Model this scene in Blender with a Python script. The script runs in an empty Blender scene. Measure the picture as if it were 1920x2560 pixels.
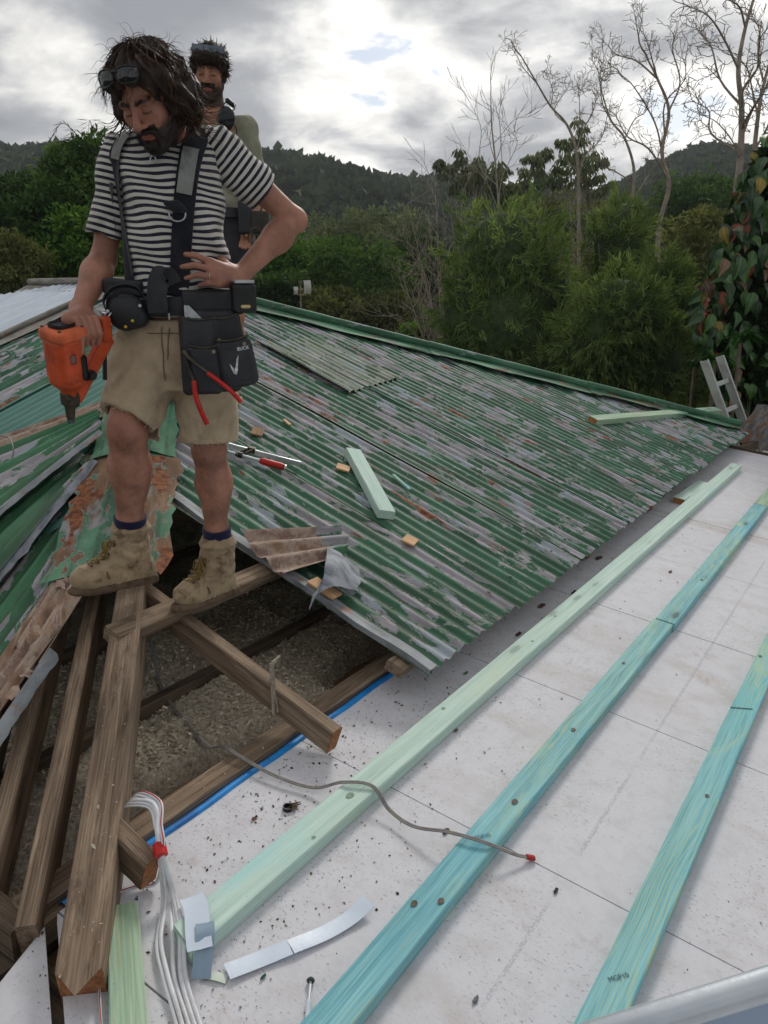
import bpy, bmesh, math, random
import numpy as np
from mathutils import Vector, Matrix, noise as mnoise

rng = np.random.default_rng(7)
random.seed(7)
SC = bpy.context.scene
COL = SC.collection
R = math.radians

# ------------------------------------------------------------------ camera
# World: x runs down the roof slope, y runs along the battens, z up.
# The camera is held 1.6 m above the white roof deck, at the origin.
PITCH, YAW = 15.4, 33.59
cam = bpy.data.cameras.new('camera')
cam.sensor_fit = 'HORIZONTAL'
cam.sensor_width = 36.0
cam.lens = 37.5
cam.clip_start = 0.05
cam.clip_end = 6000
camo = bpy.data.objects.new('camera', cam)
camo.rotation_euler = (R(90 - PITCH), 0, R(YAW))
COL.objects.link(camo)
SC.camera = camo

SC.view_settings.view_transform = 'Standard'
SC.view_settings.look = 'None'
SC.view_settings.exposure = 0.38
SC.view_settings.gamma = 1.0
SC.view_settings.use_curve_mapping = False
SC.cycles.use_denoising = True
SC.cycles.max_bounces = 8
SC.cycles.transparent_max_bounces = 12

SUN_HEAD, SUN_ELEV = 14.0, 36.0      # heading to the right of the view direction, height
SP, CP = math.sin(R(YAW)), math.cos(R(YAW))


def c2w(p):
    """view-aligned horizontal frame (right, ahead, up) -> world"""
    return (CP * p[0] - SP * p[1], SP * p[0] + CP * p[1], p[2])


def c2wa(a):
    a = np.asarray(a, float)
    o = a.copy()
    o[:, 0] = CP * a[:, 0] - SP * a[:, 1]
    o[:, 1] = SP * a[:, 0] + CP * a[:, 1]
    return o


# ------------------------------------------------------------------ node helper
def nd(nt, typ, ins=None, **props):
    n = nt.nodes.new('ShaderNode' + typ)
    for k, v in props.items():
        setattr(n, k, v)
    if ins:
        for k, v in ins.items():
            sock = n.inputs[k]
            if isinstance(v, bpy.types.NodeSocket):
                nt.links.new(v, sock)
            else:
                try:
                    sock.default_value = v
                except Exception:
                    sock.default_value = (*v, 1.0)
    return n


def math_(nt, op, a, b=None, c=None, clamp=False):
    n = nt.nodes.new('ShaderNodeMath')
    n.operation = op
    n.use_clamp = clamp
    for i, v in enumerate((a, b, c)):
        if v is None:
            continue
        if isinstance(v, bpy.types.NodeSocket):
            nt.links.new(v, n.inputs[i])
        else:
            n.inputs[i].default_value = v
    return n.outputs[0]


def mixc(nt, fac, a, b, mode='MIX'):
    n = nt.nodes.new('ShaderNodeMix')
    n.data_type = 'RGBA'
    n.blend_type = mode
    n.clamp_factor = True
    for i, v in ((0, fac), (6, a), (7, b)):
        if isinstance(v, bpy.types.NodeSocket):
            nt.links.new(v, n.inputs[i])
        else:
            n.inputs[i].default_value = v if i == 0 else (*v[:3], 1.0)
    return n.outputs[2]


def ramp(nt, fac, stops, interp='LINEAR'):
    n = nt.nodes.new('ShaderNodeValToRGB')
    cr = n.color_ramp
    cr.interpolation = interp
    while len(cr.elements) < len(stops):
        cr.elements.new(0.5)
    for e, (p, c) in zip(cr.elements, stops):
        e.position = p
        e.color = (c, c, c, 1) if isinstance(c, (int, float)) else (*c[:3], 1)
    nt.links.new(fac, n.inputs[0])
    return n.outputs[0]


def smooth(nt, v, lo, hi, o0=0.0, o1=1.0):
    n = nt.nodes.new('ShaderNodeMapRange')
    n.interpolation_type = 'SMOOTHSTEP'
    for i, x in enumerate((v, lo, hi, o0, o1)):
        if isinstance(x, bpy.types.NodeSocket):
            nt.links.new(x, n.inputs[i])
        else:
            n.inputs[i].default_value = x
    return n.outputs[0]


def noise(nt, vec, scale, detail=4, rough=0.55, dist=0.0, col=False):
    n = nd(nt, 'TexNoise', {'Scale': scale, 'Detail': detail, 'Roughness': rough, 'Distortion': dist})
    if vec is not None:
        nt.links.new(vec, n.inputs['Vector'])
    return n.outputs['Color' if col else 'Fac']


def mapping(nt, vec, scale=(1, 1, 1), loc=(0, 0, 0), rot=(0, 0, 0)):
    n = nd(nt, 'Mapping', {'Scale': scale, 'Location': loc, 'Rotation': rot})
    nt.links.new(vec, n.inputs['Vector'])
    return n.outputs[0]


def attr(nt, name, out='Vector'):
    return nd(nt, 'Attribute', attribute_name=name).outputs[out]


def new_mat(name):
    m = bpy.data.materials.new(name)
    m.use_nodes = True
    nt = m.node_tree
    nt.nodes.clear()
    out = nt.nodes.new('ShaderNodeOutputMaterial')
    bs = nt.nodes.new('ShaderNodeBsdfPrincipled')
    nt.links.new(bs.outputs[0], out.inputs[0])
    return m, nt, bs, out


def setb(nt, bs, **kw):
    names = dict(col='Base Color', rough='Roughness', metal='Metallic', normal='Normal', spec='Specular IOR Level',
                 sub='Subsurface Weight', trans='Transmission Weight', coat='Coat Weight', alpha='Alpha', sheen='Sheen Weight')
    for k, v in kw.items():
        s = bs.inputs[names[k]]
        if isinstance(v, bpy.types.NodeSocket):
            nt.links.new(v, s)
        elif k == 'col':
            s.default_value = (*v[:3], 1)
        else:
            s.default_value = v


def bump(nt, h, strength=0.3, dist=0.01):
    n = nd(nt, 'Bump', {'Strength': strength, 'Distance': dist})
    nt.links.new(h, n.inputs['Height'])
    return n.outputs[0]


def s2l(r, g, b):
    f = lambda c: (c / 255 / 12.92) if c <= 10 else ((c / 255 + 0.055) / 1.055) ** 2.4
    return (f(r), f(g), f(b))


# ------------------------------------------------------------------ world: clouded sky
def build_world():
    w = bpy.data.worlds.new('World')
    SC.world = w
    w.use_nodes = True
    nt = w.node_tree
    nt.nodes.clear()
    out = nt.nodes.new('ShaderNodeOutputWorld')
    bg = nt.nodes.new('ShaderNodeBackground')
    nt.links.new(bg.outputs[0], out.inputs[0])
    bg.inputs[1].default_value = 0.1
    sky = nd(nt, 'TexSky', sky_type='NISHITA')
    sky.sun_disc = False
    sky.sun_elevation = R(SUN_ELEV)
    hx, hy, _ = c2w((math.sin(R(SUN_HEAD)), math.cos(R(SUN_HEAD)), 0))
    sky.sun_rotation = math.atan2(hx, hy)
    sky.altitude = 100
    tc = nt.nodes.new('ShaderNodeTexCoord')
    gen = tc.outputs['Generated']
    sep = nd(nt, 'SeparateXYZ')
    nt.links.new(gen, sep.inputs[0])
    zz = math_(nt, 'ADD', math_(nt, 'MAXIMUM', sep.outputs[2], 0.0), 0.22)
    comb = nd(nt, 'CombineXYZ', {0: math_(nt, 'DIVIDE', sep.outputs[0], zz), 1: math_(nt, 'DIVIDE', sep.outputs[1], zz), 2: 0.0})
    pv = mapping(nt, comb.outputs[0], loc=CLOUD_LOC)
    n1 = noise(nt, mapping(nt, pv, scale=(1.0, 1.0, 1.0)), 1.55, 6, 0.50, 0.35)
    n2 = noise(nt, mapping(nt, comb.outputs[0], loc=(7.1, 3.3, 2.0)), 0.45, 2, 0.5)
    n3 = noise(nt, pv, 4.6, 6, 0.6, 0.4)
    dens = math_(nt, 'ADD', math_(nt, 'MULTIPLY', n1, 0.80), math_(nt, 'ADD', math_(nt, 'MULTIPLY', n2, 0.20), math_(nt, 'MULTIPLY', math_(nt, 'SUBTRACT', n3, 0.5), 0.26)))
    # thin cloud is bright, thick cloud is grey
    clr = ramp(nt, dens, [(0.385, (.72, .71, .68)), (0.425, (.57, .565, .55)), (0.47, (.41, .415, .425)), (0.53, (.32, .33, .35)), (0.62, (.245, .255, .28))])
    cls = nd(nt, 'VectorMath', operation='SCALE')
    nt.links.new(clr, cls.inputs[0])
    cls.inputs['Scale'].default_value = 10.0
    cl = cls.outputs[0]
    sund = c2w((math.sin(R(SUN_HEAD)) * math.cos(R(SUN_ELEV - 14)), math.cos(R(SUN_HEAD)) * math.cos(R(SUN_ELEV - 14)), math.sin(R(SUN_ELEV - 14))))
    dot = nd(nt, 'VectorMath', operation='DOT_PRODUCT')
    nt.links.new(gen, dot.inputs[0])
    dot.inputs[1].default_value = sund
    g = math_(nt, 'POWER', math_(nt, 'MAXIMUM', dot.outputs['Value'], 0.0), 7.0)
    thin = smooth(nt, dens, 0.56, 0.42)
    glow = math_(nt, 'MULTIPLY', g, math_(nt, 'ADD', math_(nt, 'MULTIPLY', thin, 2.4), 0.5))
    glowc = mixc(nt, 1.0, (1, 1, 1), (1.0, 0.97, 0.92), 'MULTIPLY')
    gl = nd(nt, 'VectorMath', operation='SCALE')
    nt.links.new(glowc, gl.inputs[0])
    nt.links.new(glow, gl.inputs['Scale'])
    add = nd(nt, 'VectorMath', operation='ADD')
    nt.links.new(cl, add.inputs[0])
    nt.links.new(gl.outputs[0], add.inputs[1])
    # blue gaps where the cloud breaks open
    gap = smooth(nt, dens, 0.385, 0.345)
    skyd = nd(nt, 'VectorMath', operation='SCALE')
    nt.links.new(sky.outputs[0], skyd.inputs[0])
    skyd.inputs['Scale'].default_value = 0.72
    fin = mixc(nt, gap, add.outputs[0], skyd.outputs[0])
    nt.links.new(fin, bg.inputs[0])


CLOUD_LOC = (1.2, 8.8, 0.0)
build_world()

sun = bpy.data.lights.new('sun', 'SUN')
sun.energy = 1.3
sun.angle = R(14)
sun.color = (1.0, 0.95, 0.88)
suno = bpy.data.objects.new('sun', sun)
hx, hy, _ = c2w((math.sin(R(SUN_HEAD)), math.cos(R(SUN_HEAD)), 0))
sv = Vector((hx * math.cos(R(SUN_ELEV)), hy * math.cos(R(SUN_ELEV)), math.sin(R(SUN_ELEV))))
suno.rotation_euler = sv.to_track_quat('Z', 'Y').to_euler()
suno.location = (0, 0, 30)
COL.objects.link(suno)

# ------------------------------------------------------------------ objects
ORG = {}


def tag(o, label=None, cat=None, group=None, kind=None):
    if label: o['label'] = label
    if cat: o['category'] = cat
    if group: o['group'] = group
    if kind: o['kind'] = kind
    return o


def thing(name, label, cat, loc=(0, 0, 0), group=None, kind=None):
    o = bpy.data.objects.new(name, None)
    o.empty_display_size = 0.1
    COL.objects.link(o)
    o.location = loc
    ORG[o.name] = np.array(loc, float)
    return tag(o, label, cat, group, kind)


def mobj(name, verts, faces, mat=None, parent=None, smooth_=False, attrs=None, loc=None, mats=None, fmat=None):
    """one mesh object; verts are world coordinates"""
    verts = np.asarray(verts, np.float64).reshape(-1, 3)
    if parent is not None:
        o0 = ORG[parent.name]
    elif loc is not None:
        o0 = np.array(loc, float)
    else:
        o0 = np.zeros(3)
    me = bpy.data.meshes.new(name)
    v = (verts - o0).astype(np.float32)
    if isinstance(faces, np.ndarray):
        nf, k = faces.shape
        me.vertices.add(len(v))
        me.vertices.foreach_set('co', v.ravel())
        me.loops.add(nf * k)
        me.loops.foreach_set('vertex_index', faces.astype(np.int32).ravel())
        me.polygons.add(nf)
        me.polygons.foreach_set('loop_start', (np.arange(nf) * k).astype(np.int32))
        me.polygons.foreach_set('loop_total', np.full(nf, k, np.int32))
        me.update(calc_edges=True)
    else:
        me.from_pydata(v.tolist(), [], [list(map(int, f)) for f in faces])
    if attrs:
        for k, a in attrs.items():
            a = np.asarray(a, np.float32)
            if a.ndim == 1:
                at = me.attributes.new(k, 'FLOAT', 'POINT')
                at.data.foreach_set('value', a)
            else:
                at = me.attributes.new(k, 'FLOAT_VECTOR', 'POINT')
                at.data.foreach_set('vector', a.ravel())
    for m in (mats or [mat]):
        if m: me.materials.append(m)
    if fmat is not None:
        me.polygons.foreach_set('material_index', np.asarray(fmat, np.int32))
    if smooth_:
        me.polygons.foreach_set('use_smooth', np.ones(len(me.polygons), bool))
    o = bpy.data.objects.new(name, me)
    COL.objects.link(o)
    if parent is not None:
        o.parent = parent
        ORG[o.name] = o0
    else:
        o.location = o0
        ORG[o.name] = o0
    return o


def unit(v):
    v = np.asarray(v, float)
    return v / (np.linalg.norm(v) + 1e-12)


def frame(d, up=(0, 0, 1)):
    d = unit(d)
    up = np.asarray(up, float)
    if abs(d @ up) > 0.99 * np.linalg.norm(up): up = np.array([0, 1.0, 0])
    r = unit(np.cross(d, up))
    u = np.cross(r, d)
    return d, r, u


class MB:
    """collects shapes into one mesh"""
    def __init__(s):
        s.v, s.f, s.tc, s.n, s.mi = [], [], [], 0, []

    def add(s, v, f, tc=None, mi=0):
        v = np.asarray(v, float).reshape(-1, 3)
        s.v.append(v)
        s.tc.append(v if tc is None else np.asarray(tc, float).reshape(-1, 3))
        for q in f: s.f.append([int(i) + s.n for i in q])
        s.mi += [mi] * len(f)
        s.n += len(v)
        return s

    def box(s, c, size, ax=None, mi=0):
        c = np.asarray(c, float)
        hs = np.asarray(size, float) / 2
        ax = np.eye(3) if ax is None else np.asarray(ax, float)
        L = np.array([[x, y, z] for x in (-1, 1) for y in (-1, 1) for z in (-1, 1)], float) * hs
        return s.add(c + L @ ax, [(0, 1, 3, 2), (4, 6, 7, 5), (0, 4, 5, 1), (2, 3, 7, 6), (0, 2, 6, 4), (1, 5, 7, 3)], L, mi)

    def rbox(s, c, size, r=0.01, ax=None, mi=0, n=2):
        """box with rounded vertical (local z) edges and chamfered ends"""
        c = np.asarray(c, float)
        sx, sy, sz = np.asarray(size, float) / 2
        ax = np.eye(3) if ax is None else np.asarray(ax, float)
        ring = []
        for (qx, qy, a0) in ((1, 1, 0), (-1, 1, 90), (-1, -1, 180), (1, -1, 270)):
            for k in range(n + 1):
                a = R(a0 + 90 * k / n)
                ring.append((qx * (sx - r) + r * math.cos(a), qy * (sy - r) + r * math.sin(a)))
        ring = np.array(ring)
        m = len(ring)
        rows = []
        for z, sc in ((-sz, r * 0.8), (-sz + r * 0.8, 0), (sz - r * 0.8, 0), (sz, r * 0.8)):
            q = ring.copy()
            q[:, 0] *= (sx - sc) / sx
            q[:, 1] *= (sy - sc) / sy
            rows.append(np.column_stack([q, np.full(m, z)]))
        L = np.vstack(rows)
        f = [[j * m + i, j * m + (i + 1) % m, (j + 1) * m + (i + 1) % m, (j + 1) * m + i] for j in range(3) for i in range(m)]
        f.append(list(range(m))[::-1])
        f.append([3 * m + i for i in range(m)])
        return s.add(c + L @ ax, f, L, mi)

    def tube(s, pts, r, n=8, cap=True, mi=0, flat=1.0, up=(0, 0, 1)):
        pts = np.asarray(pts, float)
        m = len(pts)
        rr = np.full(m, r, float) if np.isscalar(r) else np.asarray(r, float)
        d = np.gradient(pts, axis=0)
        prev = None
        V, T = [], []
        L = np.concatenate([[0], np.cumsum(np.linalg.norm(np.diff(pts, axis=0), axis=1))])
        for i in range(m):
            di = unit(d[i])
            if prev is None:
                _, rt, u = frame(di, up)
            else:
                u = prev - di * (prev @ di)
                u = unit(u)
                rt = np.cross(di, u)
            prev = u
            a = np.arange(n) * 2 * math.pi / n
            V.append(pts[i] + rr[i] * (np.outer(np.cos(a), rt) + flat * np.outer(np.sin(a), u)))
            T.append(np.column_stack([np.full(n, L[i]), rr[i] * np.cos(a), rr[i] * np.sin(a)]))
        f = [[j * n + i, j * n + (i + 1) % n, (j + 1) * n + (i + 1) % n, (j + 1) * n + i] for j in range(m - 1) for i in range(n)]
        if cap:
            f.append(list(range(n))[::-1])
            f.append([(m - 1) * n + i for i in range(n)])
        return s.add(np.vstack(V), f, np.vstack(T), mi)

    def beam(s, a, b, w, h, up=(0, 0, 1), ch=0.004, seg=6, jit=0.0015, seed=0, mi=0, cut0=0.0, cut1=0.0):
        """timber from a to b; a, b on the axis; width w across, height h along up"""
        a = np.asarray(a, float)
        b = np.asarray(b, float)
        d, r, u = frame(b - a, up)
        L = np.linalg.norm(b - a)
        rg = np.random.default_rng(seed)
        x, y = w / 2, h / 2
        ring = np.array([(x - ch, -y), (x, -y + ch), (x, y - ch), (x - ch, y), (-x + ch, y), (-x, y - ch), (-x, -y + ch), (-x + ch, -y)])
        V, T = [], []
        bowx = rg.normal(0, jit * 1.2)
        bowy = rg.normal(0, jit * 1.2)
        off = rg.uniform(0, 40, 3)
        for k in range(seg + 1):
            t = k / seg
            q = ring + rg.normal(0, jit * 0.35, ring.shape) + np.array([bowx, bowy]) * math.sin(math.pi * t)
            tt = np.full(8, t * L)
            if k == 0: tt = tt + cut0 * (ring[:, 0] / x)
            if k == seg: tt = tt + cut1 * (ring[:, 0] / x)
            V.append(a + np.outer(tt, d) + np.outer(q[:, 0], r) + np.outer(q[:, 1], u))
            T.append(np.column_stack([tt, q]) + off)
        f = [[j * 8 + i, (j + 1) * 8 + i, (j + 1) * 8 + (i + 1) % 8, j * 8 + (i + 1) % 8] for j in range(seg) for i in range(8)]
        f.append(list(range(8)))
        f.append([seg * 8 + i for i in range(8)][::-1])
        s.add(np.vstack(V), f, np.vstack(T), mi)
        return s

    def build(s, name, mat=None, parent=None, smooth_=False, mats=None, loc=None):
        return mobj(name, np.vstack(s.v), s.f, mat, parent, smooth_, {'tc': np.vstack(s.tc)}, loc, mats, s.mi if mats else None)


def auto_smooth(o, ang=35):
    me = o.data
    bm = bmesh.new()
    bm.from_mesh(me)
    for e in bm.edges:
        if len(e.link_faces) == 2 and e.calc_face_angle(0) > R(ang):
            e.smooth = False
    for f in bm.faces: f.smooth = True
    bm.to_mesh(me)
    bm.free()
    return o


def bez(pts, n=40):
    """Catmull-Rom through points"""
    P = np.asarray(pts, float)
    P = np.vstack([2 * P[0] - P[1], P, 2 * P[-1] - P[-2]])
    out = []
    m = len(P) - 3
    for i in range(m):
        p0, p1, p2, p3 = P[i:i + 4]
        for t in np.linspace(0, 1, max(2, n // m), endpoint=False):
            out.append(0.5 * ((2 * p1) + (-p0 + p2) * t + (2 * p0 - 5 * p1 + 4 * p2 - p3) * t * t + (-p0 + 3 * p1 - 3 * p2 + p3) * t ** 3))
    out.append(P[-2])
    return np.array(out)
# ------------------------------------------------------------------ materials
M = {}


def mat_paint(name, green, peel=0.5, primer=s2l(172, 168, 174), rustamt=0.60, rough0=0.58):
    m, nt, bs, out = new_mat(name)
    tc = attr(nt, 'tc')
    sep = nd(nt, 'SeparateXYZ')
    nt.links.new(tc, sep.inputs[0])
    a = mapping(nt, tc, scale=(0.9, 2.1, 1.0))
    n1 = noise(nt, a, 5.2, 12, 0.68, 0.5)
    n2 = noise(nt, mapping(nt, tc, scale=(0.7, 3.5, 1), loc=(9, 4, 1)), 2.2, 3, 0.5)
    n4 = noise(nt, mapping(nt, tc, scale=(0.5, 9.0, 1), loc=(3, 8, 1)), 2.4, 2, 0.5)
    crest = math_(nt, 'COSINE', math_(nt, 'MULTIPLY', sep.outputs[1], 2 * math.pi / 0.076))
    h = math_(nt, 'ADD', math_(nt, 'MULTIPLY', n1, 0.74), math_(nt, 'ADD', math_(nt, 'MULTIPLY', n2, 0.44), math_(nt, 'MULTIPLY', n4, 0.12)))
    h = math_(nt, 'ADD', h, math_(nt, 'MULTIPLY_ADD', nd(nt, 'ObjectInfo').outputs['Random'], 0.06, -0.12))
    h = math_(nt, 'ADD', h, math_(nt, 'MULTIPLY', crest, 0.022))
    thr = 0.588 + (0.5 - peel) * 0.3
    off = smooth(nt, h, thr - 0.004, thr + 0.004)           # 1 where the paint has come off
    rim = math_(nt, 'MULTIPLY', smooth(nt, h, thr - 0.016, thr - 0.004), math_(nt, 'SUBTRACT', 1.0, off))
    # paint tone
    pv = noise(nt, mapping(nt, tc, scale=(0.8, 2, 1), loc=(1, 2, 3)), 3.0, 5, 0.6)
    gcol = mixc(nt, smooth(nt, pv, 0.35, 0.68), [c * 0.62 for c in green], [c * 1.2 for c in green])
    chalk = smooth(nt, noise(nt, mapping(nt, tc, scale=(0.6, 3, 1), loc=(5, 1, 3)), 5.0, 6, 0.65), 0.52, 0.75)
    gcol = mixc(nt, math_(nt, 'MULTIPLY', chalk, 0.5), gcol, (0.24, 0.31, 0.26))
    valley = smooth(nt, crest, -0.55, -1.0)
    grime = math_(nt, 'MULTIPLY', valley, smooth(nt, noise(nt, tc, 14, 4, 0.6), 0.35, 0.6))
    gcol = mixc(nt, math_(nt, 'MULTIPLY', grime, 0.55), gcol, (0.06, 0.062, 0.045))
    # primer tone: lavender grey, streaked, some bare zinc
    p2 = noise(nt, mapping(nt, tc, scale=(0.5, 5, 1), loc=(2, 6, 2)), 6.0, 6, 0.65)
    pc = mixc(nt, smooth(nt, p2, 0.35, 0.7), [c * 0.55 for c in primer], [c * 1.12 for c in primer])
    zn = smooth(nt, noise(nt, mapping(nt, tc, scale=(1, 2, 1), loc=(8, 8, 8)), 2.0, 4, 0.55), 0.52, 0.60)
    pc = mixc(nt, math_(nt, 'MULTIPLY', zn, 0.6), pc, s2l(150, 168, 176))
    blotch = smooth(nt, noise(nt, tc, 22, 5, 0.65), 0.56, 0.7)
    pc = mixc(nt, math_(nt, 'MULTIPLY', blotch, 0.55), pc, s2l(112, 96, 92))
    rm = math_(nt, 'ADD', math_(nt, 'MULTIPLY', noise(nt, mapping(nt, tc, scale=(0.8, 3, 1), loc=(4, 4, 0)), 3.4, 7, 0.6), 0.75),
               math_(nt, 'MULTIPLY', noise(nt, mapping(nt, tc, loc=(1, 4, 0)), 0.9, 2, 0.5), 0.32))
    rust = smooth(nt, rm, rustamt, rustamt + 0.035)
    rc = mixc(nt, smooth(nt, noise(nt, tc, 30, 4, 0.6), 0.35, 0.65), s2l(94, 56, 40), s2l(152, 98, 66))
    under = mixc(nt, rust, pc, rc)
    film = smooth(nt, noise(nt, mapping(nt, tc, scale=(0.5, 2, 1), loc=(12, 3, 5)), 1.6, 6, 0.62), 0.42, 0.7)
    gcol = mixc(nt, math_(nt, 'MULTIPLY', film, 0.4), gcol, (0.085, 0.095, 0.075))
    col = mixc(nt, off, mixc(nt, math_(nt, 'MULTIPLY', rim, 0.75), gcol, (0.42, 0.47, 0.43)), under)
    setb(nt, bs, col=col, rough=mixc(nt, off, (rough0,) * 3, (0.72,) * 3), spec=0.22 if rough0 < .65 else 0.12)
    hh = math_(nt, 'SUBTRACT', 1.0, off)
    hh = math_(nt, 'ADD', hh, math_(nt, 'MULTIPLY', rim, 0.7))
    hh = math_(nt, 'ADD', hh, math_(nt, 'MULTIPLY', noise(nt, tc, 60, 3, 0.6), 0.25))
    setb(nt, bs, normal=bump(nt, hh, 0.55, 0.0022))
    return m


def mat_metal(name, c0, c1, rough=0.45, metal=0.6, scale=3.0, rust=0.0, stretch=(1, 3, 1)):
    m, nt, bs, out = new_mat(name)
    tc = attr(nt, 'tc')
    n = noise(nt, mapping(nt, tc, scale=stretch), scale, 6, 0.6, 0.3)
    col = mixc(nt, smooth(nt, n, 0.3, 0.7), c0, c1)
    n2 = noise(nt, mapping(nt, tc, loc=(5, 5, 5)), scale * 2.5, 7, 0.65)
    if rust > 0:
        rk = smooth(nt, n2, 0.66 - 0.2 * rust, 0.74 - 0.2 * rust)
        rc = mixc(nt, noise(nt, tc, 40, 3, 0.6), s2l(84, 50, 34), s2l(170, 120, 84))
        col = mixc(nt, rk, col, rc)
        setb(nt, bs, metal=math_(nt, 'MULTIPLY', math_(nt, 'SUBTRACT', 1.0, rk), metal))
    else:
        setb(nt, bs, metal=metal)
    setb(nt, bs, col=col, rough=math_(nt, 'ADD', rough - 0.1, math_(nt, 'MULTIPLY', n2, 0.25)),
         normal=bump(nt, noise(nt, tc, 18, 4, 0.6), 0.12, 0.01))
    return m


def mat_rustsheet(name):
    """brown bare underside of an old sheet"""
    m, nt, bs, out = new_mat(name)
    tc = attr(nt, 'tc')
    n = noise(nt, mapping(nt, tc, scale=(1, 2, 1)), 5, 8, 0.65, 0.4)
    col = ramp(nt, n, [(0.28, s2l(82, 56, 42)), (0.42, s2l(134, 104, 82)), (0.52, s2l(164, 146, 130)), (0.6, s2l(122, 94, 82)), (0.72, s2l(184, 176, 170))])
    sp = smooth(nt, noise(nt, tc, 34, 4, 0.6), 0.62, 0.7)
    col = mixc(nt, math_(nt, 'MULTIPLY', sp, 0.8), col, s2l(58, 42, 36))
    setb(nt, bs, col=col, rough=0.75, normal=bump(nt, noise(nt, tc, 50, 5, 0.6), 0.35, 0.004))
    return m


def mat_wood(name, light, dark, ring=55.0, knots=0.0, tint=None, rough=0.75, weather=0.0, ringc=None, streak=0.5):
    """timber: tc.x along the grain, y and z across"""
    m, nt, bs, out = new_mat(name)
    tc = attr(nt, 'tc')
    d = noise(nt, mapping(nt, tc, scale=(0.9, 3, 3)), 1.6, 4, 0.5)
    sp_ = nd(nt, 'SeparateXYZ')
    nt.links.new(tc, sp_.inputs[0])
    rn = noise(nt, mapping(nt, tc, scale=(1.1, 7.0, 7.0)), 1.0, 3, 0.55)
    yy = math_(nt, 'ADD', sp_.outputs[1], math_(nt, 'MULTIPLY', sp_.outputs[2], 0.7))
    phs = math_(nt, 'ADD', math_(nt, 'MULTIPLY', yy, ring * 11.0), math_(nt, 'MULTIPLY', rn, 75.0))
    rings = math_(nt, 'POWER', math_(nt, 'MULTIPLY_ADD', math_(nt, 'SINE', phs), 0.5, 0.5), 2.5)
    fine = noise(nt, mapping(nt, tc, scale=(3, 170, 170)), 1.0, 4, 0.65)
    mid = noise(nt, mapping(nt, tc, scale=(2, 40, 40)), 1.0, 3, 0.6)
    g = math_(nt, 'ADD', math_(nt, 'MULTIPLY', fine, 0.5), math_(nt, 'MULTIPLY', mid, 0.5))
    col = mixc(nt, smooth(nt, g, 0.32, 0.68), dark, light)
    if tint is not None:
        for k, (tcx, lo, hi, sc) in enumerate(tint):
            t = noise(nt, mapping(nt, tc, scale=(0.8, 3.0, 3.0), loc=(k * 7, 3 * k, 1)), sc, 5, 0.6, 0.6)
            col = mixc(nt, smooth(nt, t, lo, hi), col, tcx)
    patchy = smooth(nt, noise(nt, mapping(nt, tc, scale=(0.7, 3, 3), loc=(6, 6, 6)), 1.5, 3, 0.5), 0.35, 0.6, 0.25, 1.0)
    col = mixc(nt, math_(nt, 'MULTIPLY', math_(nt, 'MULTIPLY', rings, streak), patchy), col, ringc or [c * 0.45 for c in dark])
    if knots > 0:
        vo = nd(nt, 'TexVoronoi', {'Scale': 1.0, 'Randomness': 1.0}, feature='F1')
        nt.links.new(mapping(nt, tc, scale=(2.6, 9.0, 9.0)), vo.inputs['Vector'])
        kd = math_(nt, 'ADD', vo.outputs['Distance'], math_(nt, 'MULTIPLY', math_(nt, 'SUBTRACT', fine, 0.5), 0.05))
        kn = smooth(nt, kd, 0.16, 0.08)
        kr = smooth(nt, kd, 0.30, 0.12)
        col = mixc(nt, math_(nt, 'MULTIPLY', kr, 0.35 * knots), col, [c * 0.55 for c in dark])
        col = mixc(nt, math_(nt, 'MULTIPLY', kn, knots), col, (0.05, 0.045, 0.035))
    if weather > 0:
        wn = noise(nt, mapping(nt, tc, scale=(1.0, 6, 6), loc=(3, 2, 1)), 2.6, 6, 0.65, 0.5)
        col = mixc(nt, math_(nt, 'MULTIPLY', smooth(nt, wn, 0.52, 0.70), weather), col, [c * 0.30 for c in dark])
        wn2 = noise(nt, mapping(nt, tc, scale=(1.0, 8, 8), loc=(8, 2, 1)), 3.6, 6, 0.65)
        col = mixc(nt, math_(nt, 'MULTIPLY', smooth(nt, wn2, 0.54, 0.72), weather * 0.7), col, [min(1, c * 1.5 + 0.02) for c in light])
        crack = smooth(nt, noise(nt, mapping(nt, tc, scale=(1.2, 60, 60), loc=(1, 7, 1)), 1.0, 3, 0.5), 0.70, 0.76)
        col = mixc(nt, math_(nt, 'MULTIPLY', crack, 0.8), col, (0.012, 0.009, 0.007))
    dust = smooth(nt, noise(nt, tc, 90, 3, 0.6), 0.68, 0.74)
    col = mixc(nt, math_(nt, 'MULTIPLY', dust, 0.35), col, (0.12, 0.10, 0.08))
    setb(nt, bs, col=col, rough=rough, spec=0.25, normal=bump(nt, fine, 0.3, 0.002))
    return m


def mat_plain(name, col, rough=0.6, var=0.25, scale=20, metal=0.0, bumpk=0.15, spec=0.4, dirt_and_tone=None, dirt_amt=0.5):
    m, nt, bs, out = new_mat(name)
    tco = nt.nodes.new('ShaderNodeTexCoord').outputs['Object']
    n = noise(nt, tco, scale, 5, 0.6)
    c = mixc(nt, smooth(nt, n, 0.3, 0.7), [x * (1 - var) for x in col], [min(1, x * (1 + var)) for x in col])
    if dirt_and_tone is not None:
        dn = noise(nt, mapping(nt, tco, loc=(3, 1, 7)), scale * 0.6, 7, 0.65)
        c = mixc(nt, math_(nt, 'MULTIPLY', smooth(nt, dn, 0.48, 0.66), dirt_amt), c, dirt_and_tone)
    setb(nt, bs, col=c, rough=rough, metal=metal, spec=spec, normal=bump(nt, noise(nt, tco, scale * 4, 4, 0.6), bumpk, 0.004))
    return m


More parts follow.
